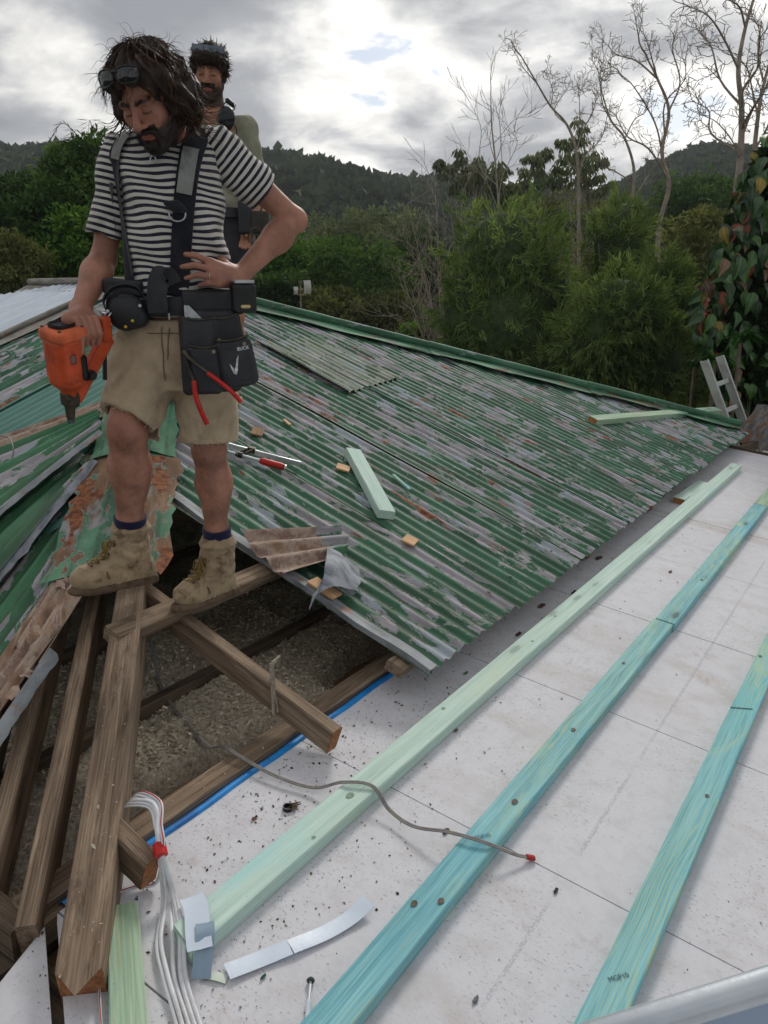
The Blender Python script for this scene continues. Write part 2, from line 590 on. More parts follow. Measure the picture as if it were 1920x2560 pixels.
def mat_board():
    m, nt, bs, out = new_mat('white_board')
    tc = attr(nt, 'tc')
    rnd = nd(nt, 'ObjectInfo').outputs['Random']
    base = mixc(nt, noise(nt, mapping(nt, tc, scale=(1, 1, 1)), 1.3, 4, 0.55), s2l(204, 204, 209), s2l(220, 220, 225))
    base = mixc(nt, math_(nt, 'MULTIPLY', rnd, 0.25), base, s2l(205, 203, 208))
    # brown water stains
    st = smooth(nt, noise(nt, mapping(nt, tc, scale=(0.7, 1.6, 1), loc=(2, 7, 0)), 1.7, 7, 0.62, 0.5), 0.50, 0.72)
    base = mixc(nt, math_(nt, 'MULTIPLY', st, 0.42), base, s2l(176, 162, 146))
    st2 = smooth(nt, noise(nt, mapping(nt, tc, loc=(9, 1, 0)), 6.0, 8, 0.7, 0.3), 0.60, 0.72)
    base = mixc(nt, math_(nt, 'MULTIPLY', st2, 0.30), base, s2l(150, 122, 96))
    # fine grit and scuffs
    sp = smooth(nt, noise(nt, mapping(nt, tc, scale=(1, 1.6, 1)), 75, 5, 0.7), 0.55, 0.68)
    clus = smooth(nt, noise(nt, mapping(nt, tc, loc=(4, 4, 4)), 2.2, 4, 0.6), 0.34, 0.60)
    base = mixc(nt, math_(nt, 'MULTIPLY', math_(nt, 'MULTIPLY', sp, clus), 0.75), base, s2l(122, 112, 106))
    mot = smooth(nt, noise(nt, mapping(nt, tc, loc=(7, 2, 1)), 14, 6, 0.7), 0.42, 0.68)
    base = mixc(nt, math_(nt, 'MULTIPLY', mot, 0.22), base, s2l(166, 158, 152))
    sp2 = smooth(nt, noise(nt, mapping(nt, tc, loc=(1, 2, 8)), 150, 2, 0.5), 0.73, 0.78)
    base = mixc(nt, math_(nt, 'MULTIPLY', sp2, 0.7), base, s2l(70, 62, 58))
    scf = smooth(nt, noise(nt, mapping(nt, tc, scale=(0.6, 9, 1), rot=(0, 0, 0.5)), 3.0, 6, 0.7), 0.64, 0.74)
    base = mixc(nt, math_(nt, 'MULTIPLY', scf, 0.22), base, s2l(140, 138, 142))
    # faint pencil set-out lines along the boards
    sep = nd(nt, 'SeparateXYZ')
    nt.links.new(tc, sep.inputs[0])
    pl = math_(nt, 'ABSOLUTE', math_(nt, 'SUBTRACT', sep.outputs[0], -0.60))
    brk = smooth(nt, noise(nt, mapping(nt, tc, scale=(1, 1, 1), loc=(3, 3, 3)), 1.6, 3, 0.6), 0.46, 0.52)
    grain = smooth(nt, noise(nt, tc, 160, 2, 0.5), 0.40, 0.55)
    line = math_(nt, 'MULTIPLY', math_(nt, 'MULTIPLY', smooth(nt, pl, 0.0075, 0.004), brk), grain)
    base = mixc(nt, math_(nt, 'MULTIPLY', line, 0.45), base, s2l(150, 150, 160))
    setb(nt, bs, col=base, rough=0.8, spec=0.25, normal=bump(nt, noise(nt, tc, 120, 4, 0.6), 0.12, 0.002))
    return m


def mat_leaf(name, c0, c1, trans=0.25, rough=0.8):
    m, nt, bs, out = new_mat(name)
    v = attr(nt, 'lv', 'Fac')
    rnd = nd(nt, 'ObjectInfo').outputs['Random']
    col = mixc(nt, v, c0, c1)
    col = mixc(nt, math_(nt, 'MULTIPLY', rnd, 0.35), col, [0.6 * x for x in c0])
    setb(nt, bs, col=col, rough=rough, spec=0.08)
    tr = nd(nt, 'BsdfTranslucent')
    nt.links.new(mixc(nt, 1.0, col, (1.0, 1.0, 0.55), 'MULTIPLY'), tr.inputs[0])
    mx = nd(nt, 'MixShader', {0: trans})
    nt.links.new(bs.outputs[0], mx.inputs[1])
    nt.links.new(tr.outputs[0], mx.inputs[2])
    nt.links.new(mx.outputs[0], out.inputs[0])
    return m


GREEN = s2l(58, 106, 80)
M['paint'] = mat_paint('flaking_green_paint', GREEN, 0.50)
M['paint2'] = mat_paint('flaking_green_paint_loose_sheet', s2l(66, 118, 84), 0.42, rustamt=0.70)
M['cap'] = mat_paint('faded_green_capping_paint', s2l(96, 142, 112), 0.40, primer=s2l(146, 118, 92), rustamt=0.56, rough0=0.7)
M['cap_rusty'] = mat_paint('rusted_green_capping_paint', s2l(92, 136, 108), 0.56, primer=s2l(140, 112, 88), rustamt=0.52, rough0=0.7)
M['caproll'] = mat_paint('green_ridge_roll_paint', s2l(70, 122, 92), 0.28, primer=s2l(150, 150, 150), rustamt=0.70)
M['patch'] = mat_paint('pale_streaked_sheet_paint', s2l(92, 112, 88), 0.62, primer=s2l(166, 172, 156), rustamt=0.9)
M['teal'] = mat_metal('new_teal_roofing', s2l(62, 112, 100), s2l(78, 130, 116), 0.4, 0.0, 2.0)
M['zinc'] = mat_metal('new_zinc_roofing', s2l(186, 196, 208), s2l(206, 214, 224), 0.42, 0.35, 2.0)
M['barge'] = mat_metal('galvanised_edge_strip', s2l(98, 102, 106), s2l(146, 152, 156), 0.62, 0.15, 5.0, rust=0.35)
M['oldgalv'] = mat_metal('weathered_galvanised_capping', s2l(104, 100, 92), s2l(150, 146, 138), 0.65, 0.2, 5.0, rust=0.35)
M['zincflap'] = mat_metal('blue_grey_zinc_flap', s2l(84, 90, 98), s2l(146, 152, 160), 0.65, 0.15, 9.0, rust=0.3)
M['rustsheet'] = mat_rustsheet('brown_bare_sheet')
M['board'] = mat_board()
PALE = s2l(176, 214, 196)
M['pine_pale'] = mat_wood('pale_mint_treated_pine', s2l(208, 228, 218), s2l(174, 202, 190), 45, 0.35, [(s2l(172, 216, 214), 0.5, 0.72, 1.3), (s2l(196, 214, 194), 0.58, 0.78, 1.9)], 0.8, streak=0.30, ringc=s2l(176, 196, 160))
M['pine_blue'] = mat_wood('blue_treated_pine', s2l(146, 204, 212), s2l(86, 154, 170), 60, 0.6, [(s2l(92, 172, 196), 0.50, 0.70, 1.4), (s2l(176, 202, 168), 0.54, 0.70, 2.0)], 0.75, streak=0.75, ringc=s2l(176, 190, 146))
M['pine_teal'] = mat_wood('teal_treated_pine', s2l(148, 204, 210), s2l(92, 158, 170), 60, 0.6, [(s2l(112, 188, 198), 0.52, 0.72, 1.4), (s2l(166, 202, 182), 0.54, 0.70, 1.8)], 0.75, streak=0.8, ringc=s2l(180, 196, 150))
M['pine_green'] = mat_wood('mossy_green_treated_pine', s2l(186, 208, 180), s2l(140, 170, 144), 50, 0.5, [(s2l(140, 184, 172), 0.5, 0.7, 2.4), (s2l(176, 164, 130), 0.60, 0.74, 3.0)], 0.8, streak=0.35, ringc=s2l(150, 150, 112))
M['pine_raw'] = mat_wood('fresh_pine_end', s2l(222, 184, 142), s2l(188, 140, 98), 60, 0.0, None, 0.7)
M['cutend'] = mat_wood('orange_pine_end_grain', s2l(196, 140, 96), s2l(150, 96, 60), 80, 0.0, None, 0.7)
M['oldwood'] = mat_wood('old_brown_hardwood', s2l(160, 140, 118), s2l(98, 80, 66), 70, 0.3, None, 0.85, weather=0.7, streak=0.35)
M['oldwood2'] = mat_wood('dark_old_hardwood', s2l(118, 102, 86), s2l(72, 60, 50), 70, 0.3, None, 0.85, weather=0.7, streak=0.35)
M['oldboard'] = mat_wood('brown_ceiling_lining', s2l(158, 128, 96), s2l(118, 92, 66), 50, 0.0, None, 0.85, weather=0.6, streak=0.2)
M['sawn'] = mat_wood('sawn_old_end_grain', s2l(176, 122, 84), s2l(120, 76, 50), 80, 0.0, None, 0.8, streak=0.3)
M['whitepaint'] = mat_plain('old_white_paint', s2l(206, 204, 200), 0.7, 0.1, 30, dirt_and_tone=s2l(140, 120, 100), dirt_amt=0.6)
M['blue_tape'] = mat_plain('blue_membrane', s2l(28, 132, 206), 0.45, 0.2, 12, dirt_and_tone=s2l(20, 80, 150), dirt_amt=0.6)
# ------------------------------------------------------------------ geometry of the roofs
TG = 0.3541                       # fall of the old hip roof
TW = math.tan(R(7.0))             # fall of the white deck
zr = lambda x: -1.7587 - TG * x   # old roof, slope facing the camera's right
zf = lambda y: -1.564 + TG * y    # old roof, slope facing left
zw = lambda x: -1.597 - TW * x    # white deck
PITCHC = 0.076


def corr_patch(c00, c10, c01, c11, ncor, amp=0.0085, nlen=14, warp=0.004, seed=0, ripple=8, ragged=0.0, ph=0.0, lift=0.0, curl=0.0):
    """corrugated sheet between 4 corners: c00->c10 runs along the ribs, c00->c01 across"""
    c00, c10, c01, c11 = [np.asarray(c, float) for c in (c00, c10, c01, c11)]
    rg = np.random.default_rng(seed)
    nb = int(round(ncor * ripple)) + 1
    na = nlen + 1
    A, B = np.meshgrid(np.linspace(0, 1, na), np.linspace(0, 1, nb), indexing='ij')
    if ragged:
        e = rg.normal(0, ragged, nb)
        e = np.convolve(e, np.ones(3) / 3, 'same') + 0.5 * ragged * np.sin(np.linspace(0, ncor * 2 * math.pi, nb))
        A = A + np.outer(np.linspace(-1, 1, na) ** 3, e)
    P = ((1 - A) * (1 - B))[..., None] * c00 + (A * (1 - B))[..., None] * c10 + ((1 - A) * B)[..., None] * c01 + (A * B)[..., None] * c11
    al = unit(c10 - c00 + c11 - c01)
    ac = unit(c01 - c00 + c11 - c10)
    N = unit(np.cross(al, ac))
    if N[2] < 0: N = -N
    w = ncor * PITCHC
    yb = B * w
    k = rg.uniform(0, 6, 6)
    L = np.linalg.norm(c10 - c00)
    off = amp * np.cos(2 * math.pi * (yb / PITCHC + ph))
    off = off + warp * (np.sin(A * L * 2.3 + k[0] + yb * 3) + 0.6 * np.sin(A * L * 5.1 + k[1] - yb * 5) + 0.5 * np.sin(yb * 9 + k[2]))
    off = off + lift * np.exp(-yb / 0.05)
    off = off + curl * (B ** 2)
    P = P + off[..., None] * N
    idx = np.arange(na * nb).reshape(na, nb)
    F = np.stack([idx[:-1, :-1], idx[1:, :-1], idx[1:, 1:], idx[:-1, 1:]], -1).reshape(-1, 4)
    tc = np.stack([A * L + rg.uniform(0, 30), yb + ph * PITCHC + PITCHC * rg.integers(0, 300), np.zeros_like(A)], -1)
    return P.reshape(-1, 3), F, tc.reshape(-1, 3)


def sheet(name, parent, mat, *a, mat2=None, split=None, **k):
    v, f, tc = corr_patch(*a, **k)
    o = mobj(name, v, f, mat, parent, True, {'tc': tc})
    return o


old = thing('old_roof', 'old hip roof of flaking green corrugated iron with a hole torn open', 'roof', (-3.0, 3.0, zr(-3.0) - 0.5))


def rp(x, y, o=0.0): return np.array([x, y, zr(x) + o - 0.009])
def fp(x, y, o=0.0): return np.array([x, y, zf(y) + o - 0.009])


# --- right-hand slope: one sheet per 0.76 m of eave, ribs running up the slope
ys = [2.235 + 0.76 * k for k in range(9)]
xtop = lambda y: -min(y + 0.55, 9.62 - y) + 0.02
for k in range(8):
    y0, y1 = ys[k], min(ys[k + 1] + 0.038, 8.22)
    e0 = -1.292 + random.uniform(-0.012, 0.012)
    lf = (0.0, 0.006, 0.016, 0.005, 0.014, 0.012, 0.006, 0.01)[k]
    # split sheets at the ridge apex so that the cut top follows both hips
    segs = [(y0, y1)]
    if y0 < 4.535 < y1: segs = [(y0, 4.535), (4.535, y1)]
    for (a, b) in segs:
        n = max(1, (b - a) / PITCHC)
        sheet('roof_sheet', old, M['paint'], rp(e0, a, 0.002 * (k % 2)), rp(xtop(a), a, 0.002 * (k % 2)), rp(e0 + random.uniform(-.006, .006), b, 0.003), rp(xtop(b), b, 0.003),
              n, nlen=26, seed=20 + k, ragged=0.0016, lift=lf, ph=(a / PITCHC) % 1, warp=0.0035)
# a short pale replacement sheet let in near the top
sheet('roof_sheet', old, M['patch'], rp(-3.13, 4.27, 0.012), rp(-3.98, 4.33, 0.012), rp(-3.22, 5.06, 0.012), rp(-3.98, 5.04, 0.012), 10, nlen=12, seed=61, ragged=0.006, lift=0.012)

# --- left-hand slope, upper and outer sheets
xs = [-5.55 + 0.76 * k for k in range(8)]
for k in range(3):
    a, b = xs[k], xs[k + 1] + 0.03
    t0, t1 = min(4.52, -a - 0.57), min(4.52, -b - 0.57)
    sheet('roof_sheet', old, M['paint'], fp(a, 3.22, 0.012), fp(a, t0, 0.012), fp(b, 3.24, 0.012), fp(b, t1, 0.012), 10, nlen=12, seed=70 + k, ragged=0.012, lift=0.01)
for k, (a, b) in enumerate(((-5.55, -4.95), (-4.95, -4.33))):
    sheet('roof_sheet', old, M['paint'], fp(a, 0.9), fp(a, 3.34), fp(b, 0.9), fp(b, 3.34), 8, nlen=16, seed=80 + k, ragged=0.004, lift=0.008)
for k in range(2):
    a = -4.36 + 0.76 * k
    b = a + 0.79
    sheet('new_roof_sheet', old, M['teal'], fp(a, 0.9, 0.004), fp(a, min(3.36, -a - 0.6), 0.004), fp(b, 0.9, 0.004), fp(b, min(3.36, -b - 0.6), 0.004), 10.4, nlen=12, seed=90 + k, warp=0.001, amp=0.008)

# --- loosened sheets piled near the hip
def loose(name, cs, n, mat, seed, **k):
    return sheet(name, old, mat, *[np.array(c) for c in cs], n, seed=seed, **k)

loose('roof_sheet', [(-3.721, 1.905, -.79), (-3.39, 2.531, -.568), (-2.934, 1.454, -.949), (-3.162, 2.349, -.632)], 6, M['paint2'], 101, ragged=0.012, warp=0.008, amp=0.012, nlen=18)
loose('rusty_roof_sheet', [(-3.95, 2.03, -.80), (-3.60, 2.75, -.55), (-3.69, 1.88, -.835), (-3.40, 2.54, -.60)], 3, M['rustsheet'], 102, ragged=0.02, warp=0.012, amp=0.016, nlen=14)
loose('roof_sheet', [(-3.2, 1.55, -1.01), (-3.35, 2.36, -.74), (-2.49, 1.192, -1.092), (-3.03, 2.20, -.735)], 5, M['paint2'], 103, ragged=0.01, warp=0.008, amp=0.012, nlen=18)
loose('roof_sheet', [(-2.60, 1.17, -1.16), (-3.2, 2.2, -.80), (-2.045, .92, -1.222), (-2.50, 1.72, -.965)], 6, M['paint2'], 104, ragged=0.01, warp=0.006, amp=0.011, nlen=20)
loose('rusty_roof_sheet', [(-2.06, .93, -1.21), (-2.50, 1.70, -.945), (-1.93, .87, -1.232), (-2.20, 1.45, -1.03)], 3, M['rustsheet'], 105, ragged=0.06, warp=0.009, amp=0.012, nlen=30)
loose('rusty_roof_sheet', [(-2.26, 1.31, -1.075), (-2.52, 1.74, -.925), (-2.10, 1.27, -1.09), (-2.36, 1.76, -.93)], 2, M['rustsheet'], 106, ragged=0.05, warp=0.009, amp=0.013, nlen=16)
# thin pale turned-up edges of the loose sheets
def edge_strip(name, pts, w, mat, up=0.02, seed=0, drop=(0, 0, -1)):
    P = bez(pts, 24)
    rg = np.random.default_rng(seed)
    d = np.gradient(P, axis=0)
    side = np.array([unit(np.cross(x, (0, 0, 1))) for x in d])
    wob = rg.normal(0, w * 0.12, len(P))
    m = len(P)
    rows = [P + side * 0.0, P + side * (w * 0.5 + wob)[:, None] + np.array(drop) * 0.004, P + side * (w + wob)[:, None] + np.array(drop) * up]
    V = np.vstack(rows)
    F = [[j * m + i, j * m + i + 1, (j + 1) * m + i + 1, (j + 1) * m + i] for j in range(2) for i in range(m - 1)]
    L = np.concatenate([[0], np.cumsum(np.linalg.norm(np.diff(P, axis=0), axis=1))])
    tc = np.vstack([np.column_stack([L, np.full(m, j * w / 2), np.zeros(m)]) for j in range(3)])
    return mobj(name, V, F, mat, old, True, {'tc': tc})

edge_strip('sheet_edge', [(-1.87, .80, -1.262), (-2.006, 1.075, -1.158), (-2.128, 1.328, -1.066)], 0.035, M['barge'], 0.02, 1)
edge_strip('sheet_edge', [(-2.96, 1.50, -.925), (-3.08, 1.98, -.752), (-3.162, 2.349, -.622)], 0.03, M['barge'], 0.012, 2)
edge_strip('sheet_edge', [(-2.52, 1.22, -1.075), (-2.80, 1.75, -.885), (-3.03, 2.20, -.72)], 0.03, M['zincflap'], 0.012, 3)

# curled brown flakes broken off along the torn edge
rgf = np.random.default_rng(33)
for k in range(12):
    t = rgf.random()
    c_ = np.array([-2.02, 1.06, -1.145]) * (1 - t) + np.array([-2.42, 1.70, -.925]) * t + np.array([rgf.uniform(-.10, .05), rgf.uniform(-.03, .05), rgf.uniform(-.01, .012)])
    s1 = rgf.uniform(.010, .024)
    dA = unit(np.array([-.5, .85, .28]) + rgf.normal(0, .25, 3)); dB = unit(np.cross(dA, (0, 0, 1)) + rgf.normal(0, .25, 3)); nN = np.cross(dA, dB)
    V_ = []
    for i in range(5):
        for j in range(4):
            a_, b_ = (i / 4 - .5) * 2, (j / 3 - .5) * 2
            V_.append(c_ + dA * s1 * 1.6 * a_ * (1 + .2 * rgf.normal()) + dB * s1 * b_ * (1 + .2 * rgf.normal()) + nN * s1 * (.35 * b_ * b_ + .15 * math.sin(a_ * 3 + k)))
    mobj('rust_flake', V_, [[i * 4 + j, i * 4 + j + 1, i * 4 + 5 + j, i * 4 + 4 + j] for i in range(4) for j in range(3)], M['rustsheet'], old, True, {'tc': np.array(V_)})

# --- roll-top hip caps: two flat wings and a round roll
def hip_cap(name, p0, p1, wl, wr, slope_l, slope_r, mat, matroll, seed, r=0.031, n=16, bow=0.0, fray=0.008):
    p0, p1 = np.asarray(p0, float), np.asarray(p1, float)
    rg = np.random.default_rng(seed)
    d = unit(p1 - p0)
    hz = unit(np.array([d[0], d[1], 0]))
    rt = np.array([hz[1], -hz[0], 0])
    holder = None
    mb = {}
    L = np.linalg.norm(p1 - p0)
    t = np.linspace(0, 1, n + 1)
    C = p0 + np.outer(t, p1 - p0)
    for side, w, sl in ((1, wr, slope_r), (-1, wl, slope_l)):
        rows, tcs = [], []
        for j, u in enumerate(np.linspace(0, 1, 6)):
            ww = w * u
            e = rg.normal(0, fray, n + 1) * (u > 0.9) + 0.004 * np.sin(t * L * 6 + side + u * 3)
            q = C + np.outer(np.full(n + 1, ww) + e * 1.0, rt * side) + np.outer(-(ww) * sl + bow * np.sin(math.pi * t) * u + 0.004 * np.sin(t * L * 9 + u * 4 + side), (0, 0, 1.0))
            rows.append(q)
            tcs.append(np.column_stack([t * L + seed, np.full(n + 1, ww * 1.0 + (5 if side > 0 else 9)), np.zeros(n + 1)]))
        m = n + 1
        F = [[j * m + i, j * m + i + 1, (j + 1) * m + i + 1, (j + 1) * m + i] for j in range(5) for i in range(n)]
        mb[side] = (np.vstack(rows), F, np.vstack(tcs))
    V = np.vstack([mb[1][0], mb[-1][0]])
    F = mb[1][1] + [[i + len(mb[1][0]) for i in f][::-1] for f in mb[-1][1]]
    cap = mobj(name, V, F, mat, old, True, {'tc': np.vstack([mb[1][2], mb[-1][2]])})
    # open-ended roll
    k = 14
    a = np.linspace(R(-58), R(238), k)
    up = np.cross(rt, d)
    if up[2] < 0: up = -up
    V, T = [], []
    for i in range(n + 1):
        cc = C[i] + up * (r * 0.8) + rg.normal(0, 0.0007, 3)
        V.append(cc + r * (np.outer(np.cos(a), rt) + np.outer(np.sin(a), up)))
        T.append(np.column_stack([np.full(k, t[i] * L + seed * 3), np.linspace(0, 0.15, k), np.zeros(k)]))
    F = [[j * k + i, (j + 1) * k + i, (j + 1) * k + i + 1, j * k + i + 1] for j in range(n) for i in range(k - 1)]
    mobj('ridge_roll', np.vstack(V), F, matroll, cap, True, {'tc': np.vstack(T)})
    return cap


hp = lambda y, o=0.03: (-(y + 0.56), y, zf(y) + o)
hip_cap('hip_cap', hp(1.70, 0.035), hp(2.42, 0.032), 0.25, 0.175, 0.22, 0.25, M['cap_rusty'], M['caproll'], 3, n=18, bow=0.006, fray=0.014)
hip_cap('hip_cap', hp(2.36, 0.042), hp(3.06, 0.036), 0.20, 0.175, 0.22, 0.25, M['cap'], M['caproll'], 6, n=14, bow=0.004, fray=0.006)
hip_cap('hip_cap', hp(2.98, 0.04), hp(4.50, 0.035), 0.17, 0.16, 0.24, 0.24, M['cap'], M['caproll'], 4, n=16)
bp = lambda y, o=0.03: (-(9.62 - y), y, zr(-(9.62 - y)) + o)
for k, (a, b) in enumerate(((4.55, 6.10), (6.05, 7.16), (7.10, 8.24))):
    hip_cap('hip_cap', bp(a, 0.035), bp(b, 0.03), 0.16, (0.17, 0.16, 0.13)[k], 0.24, 0.235, M['cap'] if k else M['cap'], M['caproll'], 7 + k, n=20, fray=0.022)
# ridge from the apex towards the new roof, and the plain galvanised verge beside it
hip_cap('ridge_cap', (-6.9, 4.54, 0.06), (-5.0, 4.54, 0.065), 0.16, 0.16, 0.35, 0.35, M['oldgalv'], M['oldgalv'], 12, n=10)
hip_cap('verge_cap', (-5.60, 0.9, zf(0.9) + 0.03), (-5.62, 4.5, zf(4.5) + 0.03), 0.10, 0.16, 0.02, 0.02, M['oldgalv'], M['oldgalv'], 13, n=16, r=0.022)
# crumpled end of capping at the apex
mb = MB()
P = bez([(-5.45, 4.50, 0.05), (-5.25, 4.40, 0.16), (-5.10, 4.42, 0.20), (-4.95, 4.44, 0.10)], 10)
mb.tube(P, [0.03, .04, .05, .05, .055, .06, .05, .05, .04, .03][:len(P)] if len(P) <= 10 else np.linspace(.03, .05, len(P)), 9, flat=0.7)
auto_smooth(mb.build('bent_ridge_end', M['rustsheet'], old), 60)

# --- galvanised strip along the cut edge of the sheets
v = []
for i, x in enumerate(np.linspace(-2.66, -1.288, 18)):
    yy = 2.236 + 0.006 * math.sin(i * 1.3)
    z = zr(x) + 0.012 + 0.003 * math.sin(i * 0.9)
    v += [(x, yy + 0.046, z + 0.001), (x, yy, z), (x, yy - 0.001, z - 0.004), (x, yy - 0.002, z - 0.022)]
f = [[4 * i + j, 4 * i + 4 + j, 4 * i + 5 + j, 4 * i + 1 + j] for i in range(17) for j in range(3)]
va = np.array(v)
auto_smooth(mobj('edge_strip', va, f, M['barge'], old, True, {'tc': va * np.array([1, 1, 0.3])}), 25)

# --- new zinc roof carrying on to the left
zr_roof = thing('new_zinc_roof', 'new pale blue-grey corrugated roof beyond the old verge', 'roof', (-7, 3, zf(3) - 0.4))
for k in range(4):
    a = -5.66 - 0.76 * k
    b = a - 0.79
    t0 = 4.54 if a > -6.7 else 4.54 - (-6.7 - a) * 0.75
    t1 = 4.54 if b > -6.7 else 4.54 - (-6.7 - b) * 0.75
    vv, ff, tt = corr_patch(fp(a, 0.6, 0.03), fp(a, t0, 0.03), fp(b, 0.6, 0.03), fp(b, t1, 0.03), 10.4, nlen=10, seed=200 + k, warp=0.0008, amp=0.008)
    mobj('roof_sheet', vv, ff, M['zinc'], zr_roof, True, {'tc': tt})
mb = MB()
mb.box((-5.42, 2.93, zf(2.93) + 0.03), (0.34, 0.46, 0.003), np.array([[1, 0, 0], unit((0, 1, TG)), unit((0, -TG, 1))]))
mb.build('flashing_piece', M['zinc'], zr_roof)

# ------------------------------------------------------------------ white deck: boards laid side by side
deck = thing('roof_deck', None, None, (0, 3, zw(0)), kind='structure')
del_x = unit((1, 0, -TW))
nrm = unit((TW, 0, 1))
def deck_board(x0, x1, y0, y1, seed):
    rg = np.random.default_rng(seed)
    t = 0.018
    dz = rg.normal(0, 0.0007)
    nx, ny = 3, 3
    v = []
    for s_ in (0, -t):
        for (x, y) in ((x0, y0), (x1, y0), (x1, y1), (x0, y1)):
            v.append((x, y, zw(x) + s_ + dz))
    f = [(0, 1, 2, 3), (7, 6, 5, 4), (0, 4, 5, 1), (1, 5, 6, 2), (2, 6, 7, 3), (3, 7, 4, 0)]
    va = np.array(v)
    tc = va.copy()
    tc[:, 2] *= 0
    return mobj('deck_board', va, f, M['board'], deck, False, {'tc': tc})

J0 = 0.882
for k in range(-2, 8):
    y0 = J0 + 0.9 * k + 0.0025
    y1 = J0 + 0.9 * (k + 1) - 0.0025
    if k >= 0:
        deck_board(-1.508, 2.4, y0, min(y1, 8.02), k + 50)
def poly_board(pts, seed):
    n = len(pts)
    v = [(x, y, zw(x)) for x, y in pts] + [(x, y, zw(x) - 0.018) for x, y in pts]
    f = [list(range(n)), [n + i for i in range(n)][::-1]] + [[i, n + i, n + (i + 1) % n, (i + 1) % n] for i in range(n)]
    va = np.array(v)
    return mobj('deck_board', va, f, M['board'], deck, False, {'tc': va * np.array([1, 1, 0])})
# boards either side of the mitre where the deck turns the corner
poly_board([(-1.508, 0.8795), (-1.485, 0.862), (-0.55, 0.27), (-0.55, -0.92), (2.4, -0.92), (2.4, 0.8795)], 1)
poly_board([(-1.497, 0.838), (-1.435, 0.67), (-1.30, -0.92), (-0.56, -0.92), (-0.56, 0.256)], 2)

# joists and dark sarking below the gaps
mb = MB()
va = [(-1.42, -1, zw(-1.5) - 0.06), (2.4, -1, zw(2.4) - 0.06), (2.4, 8.0, zw(2.4) - 0.06), (-1.5, 8.0, zw(-1.5) - 0.06)]
mobj('deck_underlay', va, [(0, 1, 2, 3)], M['oldwood2'], deck, False, {'tc': np.array(va)})
for k in range(-1, 9):
    MB().beam((-1.45, J0 + 0.9 * k, zw(-1.45) - 0.045), (2.4, J0 + 0.9 * k, zw(2.4) - 0.045), 0.045, 0.05, seed=k + 9).build('deck_joist', M['oldwood2'], deck)
# fascia at the far end
MB().beam((-2.2, 8.06, zw(-2.2) - 0.05), (2.4, 8.06, zw(2.4) - 0.05), 0.03, 0.14, seed=5).build('fascia_board', M['oldwood2'], deck)

# ------------------------------------------------------------------ roof frame in the hole
fr = thing('roof_frame', 'exposed brown hardwood rafters and joists in the open attic', 'roof frame', (-1.9, 1.8, -1.6))
def timber(name, a, b, w, h, mat='oldwood', seed=0, up=(0, 0, 1), **k):
    return MB().beam(a, b, w, h, up, seed=seed, seg=8, **k).build(name, M[mat], fr)

# hip rafter, its plumb-cut tail coming to a point
def hip_rafter():
    d, r, u = frame(np.array([-0.93, 0.935, 0.352]))
    p0 = np.array([-1.235, 0.735, -1.372])
    hw, hh = 0.047, 0.075
    rg = np.random.default_rng(4)
    V, T = [], []
    ts = [0.0, 0.085, 0.2, 0.5, 0.8, 1.1, 1.4, 1.8, 2.4]
    ring = [(-hw, 0), (-hw + .004, .003), (0, .004), (hw - .004, .003), (hw, 0), (hw, -2 * hh), (0, -2 * hh), (-hw, -2 * hh)]
    for i, t in enumerate(ts):
        for (a, b) in ring:
            tt = t + (0.055 * abs(a) / hw if i == 0 else 0)
            V.append(p0 + d * tt + r * (a + rg.normal(0, .0008)) + u * (b + rg.normal(0, .0008)))
            T.append((tt + 3, a, b))
    n = len(ring)
    F = [[j * n + i, (j + 1) * n + i, (j + 1) * n + (i + 1) % n, j * n + (i + 1) % n] for j in range(len(ts) - 1) for i in range(n)]
    F.append(list(range(n)))
    o = mobj('hip_rafter', V, F, None, fr, False, {'tc': T}, mats=[M['oldwood'], M['sawn']], fmat=[0] * (len(F) - 1) + [1])
    return o
hip_rafter()
mb = MB()
for q in ((-1.36, .875, -1.326), (-1.60, 1.12, -1.236), (-1.83, 1.355, -1.15), (-1.87, 1.385, -1.136)):
    mb.tube([np.array(q) + (0, 0, -.004), np.array(q) + (0, 0, .0035)], 0.0055, 8)
mb.build('nail_hole', mat_plain('rusty_nail', (0.012, 0.009, 0.007), 0.8, 0.3, 60), fr)
timber('rafter', (-1.50, .80, -1.43), (-2.72, 2.03, -.97), 0.046, 0.125, seed=2)
timber('rafter', (-1.69, .80, -1.455), (-2.72, 1.83, -1.055), 0.046, 0.14, seed=3)
# short pieces against the front plate
timber('rafter', (-1.90, .845, -1.50), (-2.9, 1.80, -1.12), 0.046, 0.12, mat='oldwood2', seed=31)
# jack rafters running down to the eave, tails cut square
def jack(y, x0, x1, seed, paint=False):
    a = np.array([x0, y, zr(x0) - 0.095])
    b = np.array([x1, y, zr(x1) - 0.095])
    o = MB().beam(b, a, 0.05, 0.088, seed=seed, seg=8).build('rafter', M['oldwood'], fr)
    # lighter sawn end
    d = unit(a - b)
    _, r, u = frame(d)
    e = a + d * 0.0015
    MB().box(e, (0.003, 0.047, 0.084), np.array([d, r, u])).build('sawn_end', M['sawn'], o)
    if paint:
        e = a - d * 0.045 - r * 0.0258
        MB().box(e, (0.085, 0.002, 0.074), np.array([d, r, u])).build('painted_face', M['whitepaint'], o)
    return o
jack(1.785, -1.375, -2.33, 5, True)
jack(1.055, -1.385, -1.60, 6)
jack(2.9, -1.40, -3.3, 7)
jack(4.1, -1.36, -4.3, 8)
jack(5.3, -1.36, -4.0, 9)
